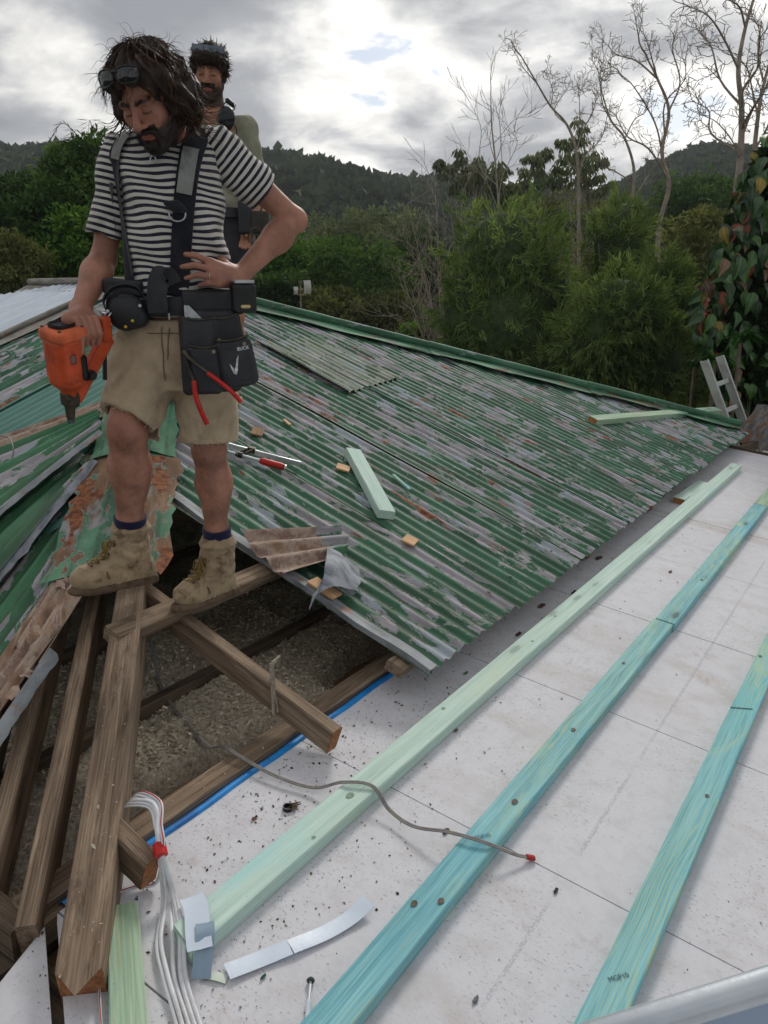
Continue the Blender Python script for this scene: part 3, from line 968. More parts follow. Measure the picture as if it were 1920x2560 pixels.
# purlin the men stand on
timber('purlin', (-2.055, 1.50, zr(-2.055) - 0.047), (-2.055, 2.75, zr(-2.055) - 0.047), 0.075, 0.052, seed=11, up=unit((TG, 0, 1)))
timber('purlin', (-2.9, 2.45, zr(-2.9) - 0.05), (-2.9, 5.0, zr(-2.9) - 0.05), 0.07, 0.045, seed=12, up=unit((TG, 0, 1)))
timber('purlin', (-1.42, 2.2, zr(-1.42) - 0.05), (-1.42, 8.0, zr(-1.42) - 0.05), 0.07, 0.045, seed=13, up=unit((TG, 0, 1)))
# ceiling joists and plates along the wall
timber('ceiling_joist', (-2.185, 0.9, -1.50), (-2.185, 4.6, -1.50), 0.05, 0.11, 'oldwood2', 14)
timber('ceiling_joist', (-2.80, 1.3, -1.50), (-2.80, 4.8, -1.50), 0.05, 0.11, 'oldwood2', 15)
timber('ceiling_joist', (-3.40, 1.9, -1.50), (-3.40, 4.9, -1.50), 0.05, 0.11, 'oldwood2', 16)
timber('wall_plate', (-1.585, 0.84, -1.435), (-1.585, 4.8, -1.435), 0.085, 0.075, 'oldwood', 17)
timber('wall_plate', (-1.527, 0.84, -1.452), (-1.527, 6.8, -1.452), 0.028, 0.07, 'oldwood', 18)
timber('wall_plate', (-1.55, 0.82, -1.46), (-4.0, 0.82, -1.46), 0.07, 0.08, 'oldwood2', 19)
# strip of blue membrane along the deck edge
v = []
for i, y in enumerate(np.linspace(0.90, 6.5, 60)):
    w = 0.0025 * math.sin(i * 1.7)
    v += [(-1.538 + w, y, -1.4165), (-1.520 + w, y, -1.402), (-1.506 + w, y, -1.404), (-1.503 + w, y, -1.42)]
f = [[4 * i + j, 4 * i + 4 + j, 4 * i + 5 + j, 4 * i + 1 + j] for i in range(59) for j in range(3)]
tag(mobj('membrane_strip', v, f, M['blue_tape'], None, True), 'bright blue membrane strip along the attic edge of the white deck', 'membrane')

# ceiling lining boards under the insulation
lin = thing('ceiling_lining', None, None, (-2.5, 2.5, -1.58), kind='structure')
for k in range(18):
    y0 = 0.75 + 0.30 * k
    mb = MB()
    mb.box((-3.1, y0 + 0.149, -1.575 + 0.0015 * (k % 2)), (3.2, 0.296, 0.014))
    mb.build('lining_board', M['oldboard'], lin)

# loose-fill insulation, heaped in the joist bays
def insulation():
    m, nt, bs, out = new_mat('grey_brown_loose_fill')
    tco = nt.nodes.new('ShaderNodeTexCoord').outputs['Object']
    n = noise(nt, tco, 60, 6, 0.7)
    col = ramp(nt, n, [(0.3, s2l(140, 128, 112)), (0.5, s2l(192, 180, 160)), (0.68, s2l(226, 216, 196))])
    setb(nt, bs, col=col, rough=0.95, spec=0.1, normal=bump(nt, noise(nt, tco, 110, 6, 0.7), 0.9, 0.012))
    hts = {}
    def h(x, y):
        a = -1.485 + 0.024 * mnoise.noise((x * 3, y * 3, 0)) + 0.022 * mnoise.noise((x * 9, y * 9, 3)) + 0.014 * mnoise.noise((x * 30, y * 30, 6)) + 0.006 * mnoise.noise((x * 80, y * 80, 9))
        bare = max(0, 1 - ((x + 1.66) / 0.20) ** 2) * max(0, 1 - ((y - 1.42) / 0.52) ** 2)
        bare2 = max(0, 1 - ((x + 1.72) / 0.16) ** 2) * max(0, 1 - ((y - 2.55) / 0.33) ** 2)
        return a - 0.14 * min(1, bare * 2.2) - 0.13 * min(1, bare2 * 1.9)
    xs_ = np.arange(-3.9, -1.61, 0.02)
    ys_ = np.arange(0.85, 4.6, 0.02)
    V = np.array([[(x, y, h(x, y)) for y in ys_] for x in xs_]).reshape(-1, 3)
    ny = len(ys_)
    idx = np.arange(len(V)).reshape(len(xs_), ny)
    F = np.stack([idx[:-1, :-1], idx[1:, :-1], idx[1:, 1:], idx[:-1, 1:]], -1).reshape(-1, 4)
    base = mobj('loose_insulation', V, F, m, None, True)
    tag(base, 'grey brown loose fill insulation heaped between the ceiling joists', 'insulation', kind='stuff')
    # flakes standing up from the surface
    rg = np.random.default_rng(3)
    nfl = 15000
    X = rg.uniform(-2.9, -1.61, nfl)
    Y = rg.uniform(0.9, 3.3, nfl)
    vv = np.zeros((nfl, 4, 3))
    for i in range(nfl):
        z = h(X[i], Y[i]) + 0.003
        c = np.array([X[i], Y[i], z])
        a = unit(rg.normal(0, 1, 3) * (1, 1, 0.55))
        b = unit(np.cross(a, rg.normal(0, 1, 3)))
        l, w = rg.uniform(.004, .011), rg.uniform(.002, .005)
        vv[i] = c + np.array([-a * l - b * w, a * l - b * w * .6, a * l + b * w, -a * l + b * w * .7])
    F = np.arange(nfl * 4).reshape(-1, 4)
    fm, nt, bs, out = new_mat('insulation_flake')
    lv = attr(nt, 'lv', 'Fac')
    setb(nt, bs, col=ramp(nt, lv, [(0, s2l(150, 136, 118)), (.6, s2l(206, 194, 172)), (1, s2l(232, 222, 202))]), rough=0.95)
    fl = mobj('insulation_flakes', vv.reshape(-1, 3), F, fm, base, False, {'lv': np.repeat(rg.uniform(0, 1, nfl), 4)})
    fl['kind'] = 'stuff'
insulation()

# dark backing walls so the attic is closed in
hw = thing('house_wall', 'weatherboard house wall below the old roof', 'wall', (-3, 3, -4.5))
MB().box((-1.62, 4.2, -3.05), (0.1, 7.0, 3.05)).build('wall_face', M['oldwood2'], hw)
MB().box((-4.3, 0.87, -3.05), (5.3, 0.1, 3.05)).build('wall_face', M['oldwood2'], hw)
MB().box((-4.3, 8.0, -3.05), (5.3, 0.1, 3.05)).build('wall_face', M['oldwood2'], hw)
# back slope of the hip, closing the attic
va = np.array([(-5.05, 4.54, 0.0), (-1.4, 8.19, zr(-1.4)), (-8, 8.3, -1.3), (-7.0, 4.54, 0.02)])
vv, ff, tt = corr_patch((-1.4, 8.22, -1.27), (-5.05, 4.56, 0.0), (-9.0, 8.22, -1.27), (-6.9, 4.56, 0.0), 60, nlen=8, seed=5, ripple=4)
mobj('roof_sheet', vv, ff, M['paint'], old, True, {'tc': tt})

# lead-headed nails along the purlin lines
mb = MB()
rgn = np.random.default_rng(21)
for x in (-1.42, -2.055, -2.9, -3.7, -4.4):
    for k in range(30, 108):
        y = k * PITCHC
        if y < 2.3 or x < xtop(y) + .2 or k % 3 != 0: continue
        p = np.array([x + rgn.normal(0, .006), y + rgn.normal(0, .004), 0]); p[2] = zr(p[0]) + 0.0
        mb.tube([p, p + np.array([.001, 0, .003]), p + np.array([.0015, 0, .0055])], [.0085, .0075, .003], 7)
auto_smooth(mb.build('roof_nails', mat_plain('dull_lead_nail', s2l(120, 120, 118), .6, .3, 60, metal=.3), old), 60)['kind'] = 'stuff'
# ------------------------------------------------------------------ battens and things lying on the roofs
UPW = unit((TW, 0, 1))
UPG = unit((TG, 0, 1))
UPF = unit((0, -TG, 1))
dk = lambda x, y, o=0.0: np.array([x, y, zw(x)]) + UPW * o
rg_ = lambda x, y, o=0.0: np.array([x, y, zr(x)]) + UPG * o


def timber_piece(name, label, a, b, w, h, mat, endmat='cutend', up=UPW, seed=0, cat='timber', group=None, seg=14, cut0=0.0, cut1=0.0, stamps=()):
    a, b = np.asarray(a, float), np.asarray(b, float)
    mid = (a + b) / 2
    t = thing(name, label, cat, mid - np.asarray(up) * h / 2, group)
    body = MB().beam(a, b, w, h, up, seed=seed, seg=seg, jit=0.0012, ch=0.003, cut0=cut0, cut1=cut1).build('length', M[mat], t)
    d, r, u = frame(b - a, up)
    for e, s_, ct in ((a, -1, cut0), (b, 1, cut1)):
        c = e + d * s_ * 0.0012
        hw_, hh_ = w / 2 - 0.003, h / 2 - 0.003
        V = [c + r * x + u * y + d * (ct * x / (w / 2)) for x, y in ((-hw_, -hh_), (hw_, -hh_), (hw_, hh_), (-hw_, hh_))]
        mobj('cut_end', V, [(0, 1, 2, 3)], M[endmat], t, False, {'tc': [(3, x, y) for x, y in ((-hw_, -hh_), (hw_, -hh_), (hw_, hh_), (-hw_, hh_))]})
    return t


INK = mat_plain('faded_ink', (0.05, 0.09, 0.10), 0.8, 0.3, 200)


def text_part(name, body, pos, dirx, diry, size, mat, parent, bold=0.0):
    cu = bpy.data.curves.new(name, 'FONT')
    cu.body = body
    cu.size = size
    cu.offset = bold
    cu.align_x = 'CENTER'
    cu.materials.append(mat)
    tmp = bpy.data.objects.new(name, cu)
    COL.objects.link(tmp)
    me = bpy.data.meshes.new_from_object(tmp.evaluated_get(bpy.context.evaluated_depsgraph_get()))
    bpy.data.objects.remove(tmp)
    o = bpy.data.objects.new(name, me)
    COL.objects.link(o)
    x = Vector(unit(dirx)); y = Vector(unit(diry)); z = x.cross(y)
    Mx = Matrix((x, y, z)).transposed().to_4x4()
    o.parent = parent
    Mx.translation = Vector(np.asarray(pos, float) - ORG[parent.name])
    o.matrix_local = Mx
    return o


b1 = timber_piece('roof_batten', 'pale mint treated pine batten nearest the old roof, running the length of the deck', dk(-1.203, 0.985, 0.0235), dk(-1.190, 7.17, 0.0235), 0.09, 0.045, 'pine_pale', 'pine_pale', seed=1, seg=26, group='battens on the white deck', cut0=-0.012)
b2 = timber_piece('roof_batten', 'blue stained batten in the middle of the deck, dark knots along it', dk(-0.828, 0.25, 0.0235), dk(-0.818, 3.525, 0.0235), 0.088, 0.045, 'pine_blue', 'pine_blue', seed=22, seg=20, group='battens on the white deck')
b2b = timber_piece('roof_batten', 'blue batten butted on to the far end of the middle batten', dk(-0.812, 3.54, 0.0235), dk(-0.812, 6.02, 0.0235), 0.088, 0.045, 'pine_blue', 'pine_blue', seed=37, seg=16, group='battens on the white deck')
timber_piece('roof_batten', 'short cream batten end joined to the far blue batten at the picture edge', dk(-0.812, 6.03, 0.0235), dk(-0.812, 7.6, 0.0235), 0.088, 0.045, 'pine_green', 'pine_green', seed=38, seg=8, group='battens on the white deck')
b3 = timber_piece('roof_batten', 'teal grained batten furthest down the deck, with a dark saw mark across it', dk(-0.375, 0.30, 0.0235), dk(-0.368, 5.4, 0.0235), 0.088, 0.045, 'pine_teal', 'pine_teal', seed=45, seg=24, group='battens on the white deck')
for (bt, x, y) in ((b2, -0.823, 1.72), (b3, -0.372, 1.52)):
    for k, s_ in enumerate(('MGP10',)):
        text_part('stamp', s_, dk(x, y + 0.018 * k, 0.0472), (0.6, 0.8, -0.6 * TW), (-0.8, 0.6, 0.8 * TW), 0.018, INK, bt)
MB().box(dk(-0.381, 2.985, 0.0468), (0.086, 0.004, 0.001), np.array([unit((1, .7, -TW)), unit((-.7, 1, .7 * TW)), UPW])).build('saw_mark', INK, b3)
# knots in the battens
KN = mat_plain('dark_knot', (0.10, 0.08, 0.06), 0.7, 0.5, 90)
KR = mat_plain('knot_ring', s2l(120, 140, 120), 0.7, 0.3, 90)
for bt, lst in ((b2, ((-.85, 1.404, .012), (-.802, 1.453, .012), (-.818, 1.92, .014), (-.82, 2.401, .012), (-.835, 3.0, .01), (-.80, 4.2, .012))), (b3, ((-.365, 2.35, .010), (-.40, 3.5, .01))), (b1, ((-1.20, 1.62, .017), (-1.22, 2.201, .011), (-1.175, 1.42, .008), (-1.21, 3.2, .01), (-1.19, 2.9, .009)))):
    for (x, y, r) in lst:
        mb = MB()
        a = np.arange(14) * 2 * math.pi / 14
        ring = [dk(x + 0.62 * r * math.cos(t) * (1 + .1 * math.sin(3 * t)), y + 0.95 * r * math.sin(t), 0.0470) for t in a]
        mb.add(ring, [list(range(14))])
        mb.build('knot', KN if bt is not b1 else KR, bt)

timber_piece('timber_offcut', 'mossy green treated board lying by the hip rafter tail', dk(-1.388, 0.968, 0.019), dk(-0.87, 0.575, 0.019), 0.072, 0.035, 'pine_green', 'pine_green', seed=51, seg=8)
timber_piece('timber_offcut', 'pale mint square offcut lying loose on the green iron', rg_(-2.515, 3.462, 0.030), rg_(-2.015, 3.04, 0.030), 0.085, 0.045, 'pine_pale', 'pine_pale', seed=52, up=UPG, seg=8)
timber_piece('timber_offcut', 'short blue-green block with orange cut end beside the eave', dk(-1.285, 5.66, 0.0235), dk(-1.262, 6.30, 0.0235), 0.085, 0.045, 'pine_pale', 'cutend', seed=53, seg=6)
timber_piece('timber_offcut', 'pale square beam laid across the far hip towards the ladder', (-2.115, 6.17, -0.985), (-1.668, 8.62, -1.165), 0.085, 0.05, 'pine_green', 'cutend', seed=54, up=UPG, seg=8)


def ply_square(label, c, sx, sy, rot, up=UPG, mat='pine_raw', th=0.009):
    t = np.array([math.cos(rot), math.sin(rot), 0])
    d = unit(t - np.asarray(up) * (t @ up))
    r = np.cross(up, d)
    o = MB().box(c, (sx, sy, th), np.array([d, r, up])).build('wood_packer', M[mat], None, loc=tuple(c))
    return tag(o, label, 'packer', 'little wooden packers on the iron')


ply_square('grey weathered square packer just above the bar clamp', rg_(-2.90, 3.14, 0.015), 0.10, 0.062, -0.9, mat='oldboard')
ply_square('fresh pine packer lying alone low on the green iron', rg_(-1.835, 2.97, 0.015), 0.062, 0.075, 0.2)
ply_square('fresh pine packer tucked beside the mint offcut', rg_(-2.435, 3.275, 0.014), 0.07, 0.07, 0.5)
ply_square('pine packer under the torn flap by the cut edge', rg_(-1.80, 2.285, 0.02), 0.13, 0.062, 0.0)
ply_square('thin blue wood splinter right of the mint offcut', rg_(-2.20, 3.47, 0.014), 0.16, 0.016, -0.35, mat='pine_blue')
ply_square('small pine sliver near the grey packer', rg_(-2.93, 3.42, 0.014), 0.07, 0.02, -0.3)

# --- torn scraps near the cut edge
scr = thing('iron_scrap', 'curled brown scrap of corrugated iron beside the cut edge', 'iron scrap', rg_(-2.0, 2.4, 0))
v, f, tc = corr_patch(rg_(-2.21, 2.25, 0.03), rg_(-2.02, 2.70, 0.045), rg_(-1.93, 2.19, 0.02), rg_(-1.87, 2.52, 0.05), 3, amp=0.014, nlen=14, seed=8, ragged=0.03, warp=0.006)
k = len(f)
cen = v[f].mean(1)
fm = (((cen - v[0]) @ unit(v[14 * 25] - v[0])) > 0.33).astype(int)
mobj('torn_sheet', v, f, None, scr, True, {'tc': tc}, mats=[M['rustsheet'], M['paint2']], fmat=fm)
flap = thing('zinc_flap', 'bent pointed flap of blue grey zinc standing on the cut edge', 'iron scrap', rg_(-1.8, 2.3, 0))
pts = [(-1.925, 2.478, -1.0), (-1.85, 2.50, -1.055), (-1.782, 2.50, -1.068), (-1.71, 2.41, -1.098), (-1.695, 2.36, -1.102), (-1.715, 2.285, -1.085), (-1.775, 2.19, -1.085), (-1.722, 2.10, -1.105), (-1.79, 2.28, -1.055), (-1.845, 2.365, -1.03)]
bm = bmesh.new()
vs = [bm.verts.new(p) for p in pts]
bm.faces.new(vs)
bmesh.ops.triangulate(bm, faces=bm.faces[:])
bmesh.ops.subdivide_edges(bm, edges=bm.edges[:], cuts=3, use_grid_fill=True)
for vtx in bm.verts:
    vtx.co.z += 0.010 * math.sin(vtx.co.x * 40 + vtx.co.y * 23) + 0.03 * math.exp(-((vtx.co.x + 1.80) ** 2 + (vtx.co.y - 2.34) ** 2) / 0.004)
va = np.array([vtx.co[:] for vtx in bm.verts]); fa = [[w.index for w in q.verts] for q in bm.faces]
bm.verts.index_update()
fa = [[w.index for w in q.verts] for q in bm.faces]
bm.free()
mobj('flap_sheet', va, fa, M['zincflap'], flap, True, {'tc': va})

# --- bar clamp
ZN = mat_metal('bright_zinc_bar', s2l(196, 202, 206), s2l(226, 230, 232), 0.35, 0.7, 6)
DKM = mat_metal('dark_cast_iron', s2l(58, 52, 46), s2l(96, 86, 74), 0.55, 0.5, 20, rust=0.2)
RED = mat_plain('red_plastic', s2l(190, 30, 26), 0.4, 0.2, 30, dirt_and_tone=(0.1, 0.05, 0.04), dirt_amt=0.4)
BLK = mat_plain('black_plastic', (0.012, 0.012, 0.013), 0.45, 0.3, 30)
cl = thing('bar_clamp', 'steel bar clamp with red handle lying on the green iron', 'clamp', rg_(-2.65, 2.9, 0))
a, b = rg_(-2.842, 2.825, 0.026), rg_(-2.538, 3.05, 0.026)
MB().beam(a, b, 0.009, 0.026, UPG, ch=0.002, seed=2).build('bar', ZN, cl)
d, r, u = frame(b - a, UPG)
j = a + (b - a) * 0.36
mb = MB()
for o_ in (-0.012, 0.012):
    mb.beam(j + d * o_ + u * 0.01, j + d * (o_ - 0.05) + r * 0.115 + u * 0.012, 0.006, 0.022, UPG, seed=3)
mb.box(j + u * 0.006, (0.035, 0.022, 0.03), np.array([d, r, u]))
mb.build('sliding_jaw', DKM, cl)
s0 = j - d * 0.11 + r * 0.105 + u * 0.012
s1 = j + d * 0.055 + r * 0.112 + u * 0.012
MB().tube(np.linspace(s0, s1, 5), 0.0075, 10).build('screw_rod', ZN, cl)
mb = MB().tube([s0 - d * 0.012, s0 + d * 0.006], 0.014, 12)
mb.build('swivel_pad', DKM, cl)
mb = MB().tube([j - d * 0.055 + r * 0.107 + u * 0.012, j - d * 0.03 + r * 0.108 + u * 0.012], 0.015, 12)
mb.build('collar', BLK, cl)
h0 = s1
hp_ = np.linspace(h0, h0 + d * 0.125 + r * 0.002, 9)
auto_smooth(MB().tube(hp_, [0.012, .0165, .0175, .0175, .017, .0172, .0178, .0175, .0145], 14).build('handle', RED, cl))
MB().tube([hp_[-1], hp_[-1] + d * 0.008], 0.0135, 12).build('handle_end', ZN, cl)

# --- grey four-core cable with red taped end, out of the attic and over the battens
GC = mat_plain('dusty_grey_cable', s2l(128, 124, 122), 0.55, 0.2, 40, dirt_and_tone=s2l(150, 138, 120), dirt_amt=0.5)
cab = thing('grey_cable', 'grey multi-core cable from the attic across two battens, red tape on its end', 'cable', (-1.4, 1.6, -1.45))
P = bez([(-2.62, 2.06, -1.40), (-2.45, 1.97, -1.36), (-2.28, 1.86, -1.45), (-2.10, 1.77, -1.47), (-1.95, 1.71, -1.478), (-1.80, 1.64, -1.46), (-1.66, 1.585, -1.385), (-1.585, 1.565, -1.376), (-1.44, 1.572, -1.40), dk(-1.32, 1.605, 0.02), dk(-1.245, 1.645, 0.055), dk(-1.17, 1.688, 0.056), dk(-1.09, 1.665, 0.028), dk(-1.0, 1.652, 0.03), dk(-0.90, 1.668, 0.057), dk(-0.80, 1.70, 0.056), dk(-0.735, 1.742, 0.028), dk(-0.70, 1.778, 0.012)], 150)
d = np.gradient(P, axis=0)
side = np.array([unit(np.cross(x, (0, 0, 1))) for x in d])
mb = MB()
for k in range(4):
    mb.tube(P + side * (k - 1.5) * 0.0030 + np.array([0, 0, 0.0008 * math.sin(k * 2)]), 0.0022, 6)
auto_smooth(mb.build('cable_cores', GC, cab), 70)
e = P[-1]; ed = unit(P[-1] - P[-3])
auto_smooth(MB().tube([e - ed * 0.012, e - ed * 0.006, e + ed * 0.012, e + ed * 0.016], [0.0085, .0098, .0095, .004], 10, flat=0.75).build('red_tape', RED, cab))
# rod lying on the ceiling, twine on the rafter
tag(MB().tube(bez([(-1.885, 1.335, -1.555), (-1.90, 1.50, -1.535), (-1.915, 1.64, -1.525), (-1.99, 1.80, -1.50)], 12), 0.006, 6).build('old_cable', mat_plain('old_buff_cable', s2l(150, 140, 122), 0.7, 0.2, 30)), 'thin buff old cable lying among the insulation', 'cable')
mb = MB()
for k in range(4):
    q = rng.normal(0, 0.004, (5, 3))
    mb.tube(np.array([(-1.655, 1.845 + .004 * k, -1.215), (-1.63, 1.812 + .004 * k, -1.168), (-1.612, 1.765 + .004 * k, -1.162), (-1.60, 1.752 + .003 * k, -1.24), (-1.575, 1.73 + .003 * k, -1.31)]) + q, 0.0045, 5)
tag(mb.build('twine', mat_plain('grey_hessian_twine', s2l(142, 132, 118), 0.95, 0.3, 90)), 'loop of frayed grey twine tied round the rafter', 'twine')

# --- white cables bundled with red tape
WC = mat_plain('white_cable_sheath', s2l(214, 216, 220), 0.4, 0.06, 20, dirt_and_tone=s2l(160, 150, 138), dirt_amt=0.35)
tp = np.array((-1.368, 1.078, -1.305))
bun = thing('white_cables', 'bundle of white flat cables tied with red tape at the attic edge', 'cable bundle', (-1.4, 1.0, -1.42))
ends = [[dk(-1.335, 1.045, .02), dk(-1.255, .957, .012), dk(-1.185, .912, .014), dk(-1.06, .842, .008), dk(-.9, .74, .006)],
        [dk(-1.325, 1.055, .03), dk(-1.24, .987, .03), dk(-1.165, .925, .008), dk(-1.05, .862, .008), dk(-.9, .77, .006)],
        [dk(-1.32, 1.06, .04), dk(-1.23, 1.0, .035), dk(-1.155, .935, .01), dk(-1.045, .872, .009), dk(-.88, .79, .006)],
        [dk(-1.318, 1.065, .04), dk(-1.225, 1.005, .04), dk(-1.148, .942, .012), dk(-1.04, .882, .008), dk(-.87, .80, .006)],
        [dk(-1.33, 1.05, .03), dk(-1.26, .972, .018), dk(-1.18, .918, .02), dk(-1.055, .85, .012), dk(-.9, .755, .008)],
        [dk(-1.39, 1.075, .02), dk(-1.425, 1.035, .012), dk(-1.442, .985, .012), dk(-1.42, .935, .012), dk(-1.36, .88, .012), dk(-1.24, .79, .012), dk(-1.05, .66, .01)]]
for k in range(6):
    o_ = np.array([(k % 3 - 1) * 0.006, (k % 2) * 0.006, (k // 3) * 0.006])
    st = [np.array((-1.70 - .02 * (k % 3), 1.14 + .012 * k, -1.44)), np.array((-1.645, 1.135 + .011 * k, -1.385 + .004 * k)), np.array((-1.565 + .004 * k, 1.13 + .008 * k, -1.298 + .006 * k)), np.array((-1.47 + .004 * k, 1.135 + .004 * k, -1.262 + .006 * (k % 3))), np.array((-1.405, 1.105, -1.275)) + o_, tp + o_ * 0.9]
    P = bez(st + [np.asarray(q) for q in ends[k]], 70)
    MBk = MB().tube(P, 0.0052, 7, flat=0.62)
    c_ = auto_smooth(MBk.build('cable', WC, bun), 70)
    if k == 5:
        MB().tube(P + np.array([0.0012, -0.0008, 0.0036]), 0.0016, 5).build('red_stripe', RED, c_)
auto_smooth(MB().tube([tp + np.array((-.012, .007, .006)), tp + np.array((.012, -.008, -.008))], 0.0165, 12, flat=0.85).build('red_tape', RED, bun))

# --- strips of flashing tape, a screw and bits on the deck
TAPE = mat_plain('pale_blue_release_film', s2l(206, 218, 232), 0.35, 0.04, 12, spec=0.5)
TAPE2 = mat_plain('grey_blue_tape_back', s2l(140, 160, 178), 0.4, 0.08, 12)


def ribbon(name, pts, w, mat, label=None, side=None, n=30, parent=None, ww=None):
    P = bez(pts, n)
    d = np.gradient(P, axis=0)
    s_ = np.array([unit(np.cross(x, UPW)) for x in d]) if side is None else np.array([unit(np.asarray(side) - unit(x) * (np.asarray(side) @ unit(x))) for x in d])
    m = len(P)
    nn = np.cross(s_, d)
    nn = nn / np.linalg.norm(nn, axis=1)[:, None]
    V = np.vstack([P - s_ * w / 2, P + nn * w * 0.04, P + s_ * w / 2, P + s_ * w / 2 - nn * .0008, P + nn * (w * 0.04 - .0008), P - s_ * w / 2 - nn * .0008])
    F = [[j * m + i, j * m + i + 1, (j + 1) % 6 * m + i + 1, (j + 1) % 6 * m + i] for j in range(6) for i in range(m - 1)]
    o = mobj(name, V, F, mat, parent, True)
    if label: tag(o, label, 'tape strip')
    return auto_smooth(o, 50)


t1 = thing('tape_strip', 'folded strip of white tape draped over the end of the near batten', 'tape strip', dk(-1.2, 1.0, 0.05))
ribbon('upper_fold', [dk(-1.272, 1.075, .051), dk(-1.235, 1.055, .056), dk(-1.185, 1.012, .056), dk(-1.15, .985, .05)], 0.056, TAPE, parent=t1, side=(0.62, 0.78, 0))
ribbon('lower_fold', [dk(-1.187, 1.035, .060), dk(-1.165, 1.015, .058), dk(-1.140, .985, .035), dk(-1.118, .958, .010)], 0.042, TAPE2, parent=t1, side=(0.62, 0.78, 0))
t2 = thing('tape_strip', 'long curved strip of pale blue tape film lying between two battens', 'tape strip', dk(-1.0, 1.15, 0))
ribbon('near_half', [dk(-1.087, 1.005, .012), dk(-1.055, 1.075, .009), dk(-1.022, 1.142, .012)], 0.043, TAPE, parent=t2, n=16)
ribbon('far_half', [dk(-1.020, 1.143, .013), dk(-.985, 1.225, .009), dk(-.962, 1.30, .012), dk(-.952, 1.36, .022)], 0.041, TAPE, parent=t2, n=22)
ribbon('tape_scrap', [dk(-1.128, .972, .006), dk(-1.10, .985, .008), dk(-1.078, .996, .004)], 0.022, mat_plain('cream_paper', s2l(206, 216, 202), 0.6, 0.05, 12), 'small cream paper scrap between the two tape strips')
sc = thing('long_screw', 'slim silver rod with a dark round head lying below the tape', 'screw', dk(-.9, 1.06, 0))
p0, p1, p2 = dk(-.931, 1.106, .009), dk(-.906, 1.068, .009), dk(-.80, .92, .010)
MB().tube([p0, p1], 0.0032, 8).build('shank', ZN, sc)
MB().tube([p1, p1 + (p2 - p1) * .05, p2], [.0034, .0062, .0066], 10).build('sleeve', mat_plain('white_sleeve', s2l(200, 208, 216), 0.4, .05, 20), sc)
dd = unit(p0 - p1)
auto_smooth(MB().tube([p0 - dd * .003, p0, p0 + dd * .005], [.0085, .0095, .006], 12).build('head', mat_plain('dark_rubber', s2l(70, 74, 76), .6, .2, 40), sc))
rn = thing('bottle_cap', 'black plastic cap lying open on the white deck with brown fluff', 'cap', dk(-1.33, 1.50, 0))
a = np.arange(20) * 2 * math.pi / 20
V, F = [], []
for (r_, z_) in ((.0145, .001), (.0150, .006), (.0145, .012), (.012, .012), (.0118, .004)):
    V += [dk(-1.33 + r_ * math.cos(t), 1.503 + r_ * math.sin(t), z_) for t in a]
F = [[j * 20 + i, j * 20 + (i + 1) % 20, (j + 1) * 20 + (i + 1) % 20, (j + 1) * 20 + i] for j in range(4) for i in range(20)] + [[80 + i for i in range(20)]]
auto_smooth(mobj('cap_shell', V, F, BLK, rn))
mb = MB()
for k in range(14):
    c_ = dk(-1.312 + rng.normal(0, .008), 1.522 + rng.normal(0, .008), .006 + abs(rng.normal(0, .004)))
    mb.tube([c_, c_ + rng.normal(0, .007, 3), c_ + rng.normal(0, .010, 3)], .0016, 4)
mb.build('brown_fluff', mat_plain('brown_fluff', s2l(112, 92, 72), .95, .3, 80), rn)

# --- grit, paint flakes, dead leaf bits: nobody could count them
def scatter(name, label, n, fpos, smin, smax, cols, up, seed, long=2.0, flat=0.35):
    rg2 = np.random.default_rng(seed)
    V = np.zeros((n, 4, 3))
    lv = np.zeros(n)
    for i in range(n):
        c_ = fpos(rg2)
        s_ = smin * (smax / smin) ** (rg2.random() ** 2.6)
        t = rg2.uniform(0, 6.28)
        a_ = np.array([math.cos(t), math.sin(t), rg2.normal(0, flat)])
        b_ = np.cross(up, a_)
        l, w = s_, s_ / rg2.uniform(1.1, long)
        k = rg2.uniform(0.4, 1, 4)
        V[i] = c_ + np.array([a_ * l * k[0], b_ * w * k[1] + up * w * .4, -a_ * l * k[2], -b_ * w * k[3]])
        lv[i] = rg2.random()
    m, nt, bs, out = new_mat(name + '_bits')
    v_ = attr(nt, 'lv', 'Fac')
    setb(nt, bs, col=ramp(nt, v_, cols, 'CONSTANT'), rough=0.9)
    o = mobj(name, V.reshape(-1, 3), np.arange(n * 4).reshape(-1, 4), m, None, False, {'lv': np.repeat(lv, 4)})
    return tag(o, label, 'debris', kind='stuff')


def pos_deck(r):
    while True:
        k = r.random()
        if k < 0.62:
            x = -1.5 + abs(r.normal(0, 0.22)); y = r.uniform(0.7, 6.5) if r.random() < .45 else r.normal(1.75, .55)
        elif k < .8:
            x = r.normal(-1.12, .12); y = r.normal(1.25, .28)
        else:
            x = r.uniform(-1.3, 0.3); y = r.uniform(.4, 6)
        if x > -1.49 and y > .3 and not (-1.255 < x < -1.145) and not (-.88 < x < -.77) and not (-.43 < x < -.32):
            return dk(x, y, .0018)
scatter('deck_debris', 'brown and black grit and paint flakes strewn over the white deck', 2600, pos_deck, .0014, .0085,
        [(0, s2l(52, 44, 40)), (.35, s2l(86, 66, 54)), (.6, s2l(40, 38, 38)), (.78, s2l(120, 96, 76)), (.93, s2l(50, 92, 70))], UPW, 11)
def pos_iron(r):
    y = 2.3 + abs(r.normal(0, 1.0)); x = r.uniform(-3.2, -1.35)
    c_ = (math.floor(y / PITCHC) + .5 + r.normal(0, .12)) * PITCHC
    if r.random() < .25: c_ = y
    if x < -(c_ + .4): x = -1.6
    return rg_(x, c_, -.012)
scatter('iron_debris', 'straw coloured chaff lying in the valleys of the green iron', 5200, pos_iron, .0018, .006,
        [(0, s2l(150, 138, 116)), (.4, s2l(120, 104, 84)), (.7, s2l(186, 178, 156)), (.9, s2l(80, 66, 54))], UPG, 12, flat=.6)
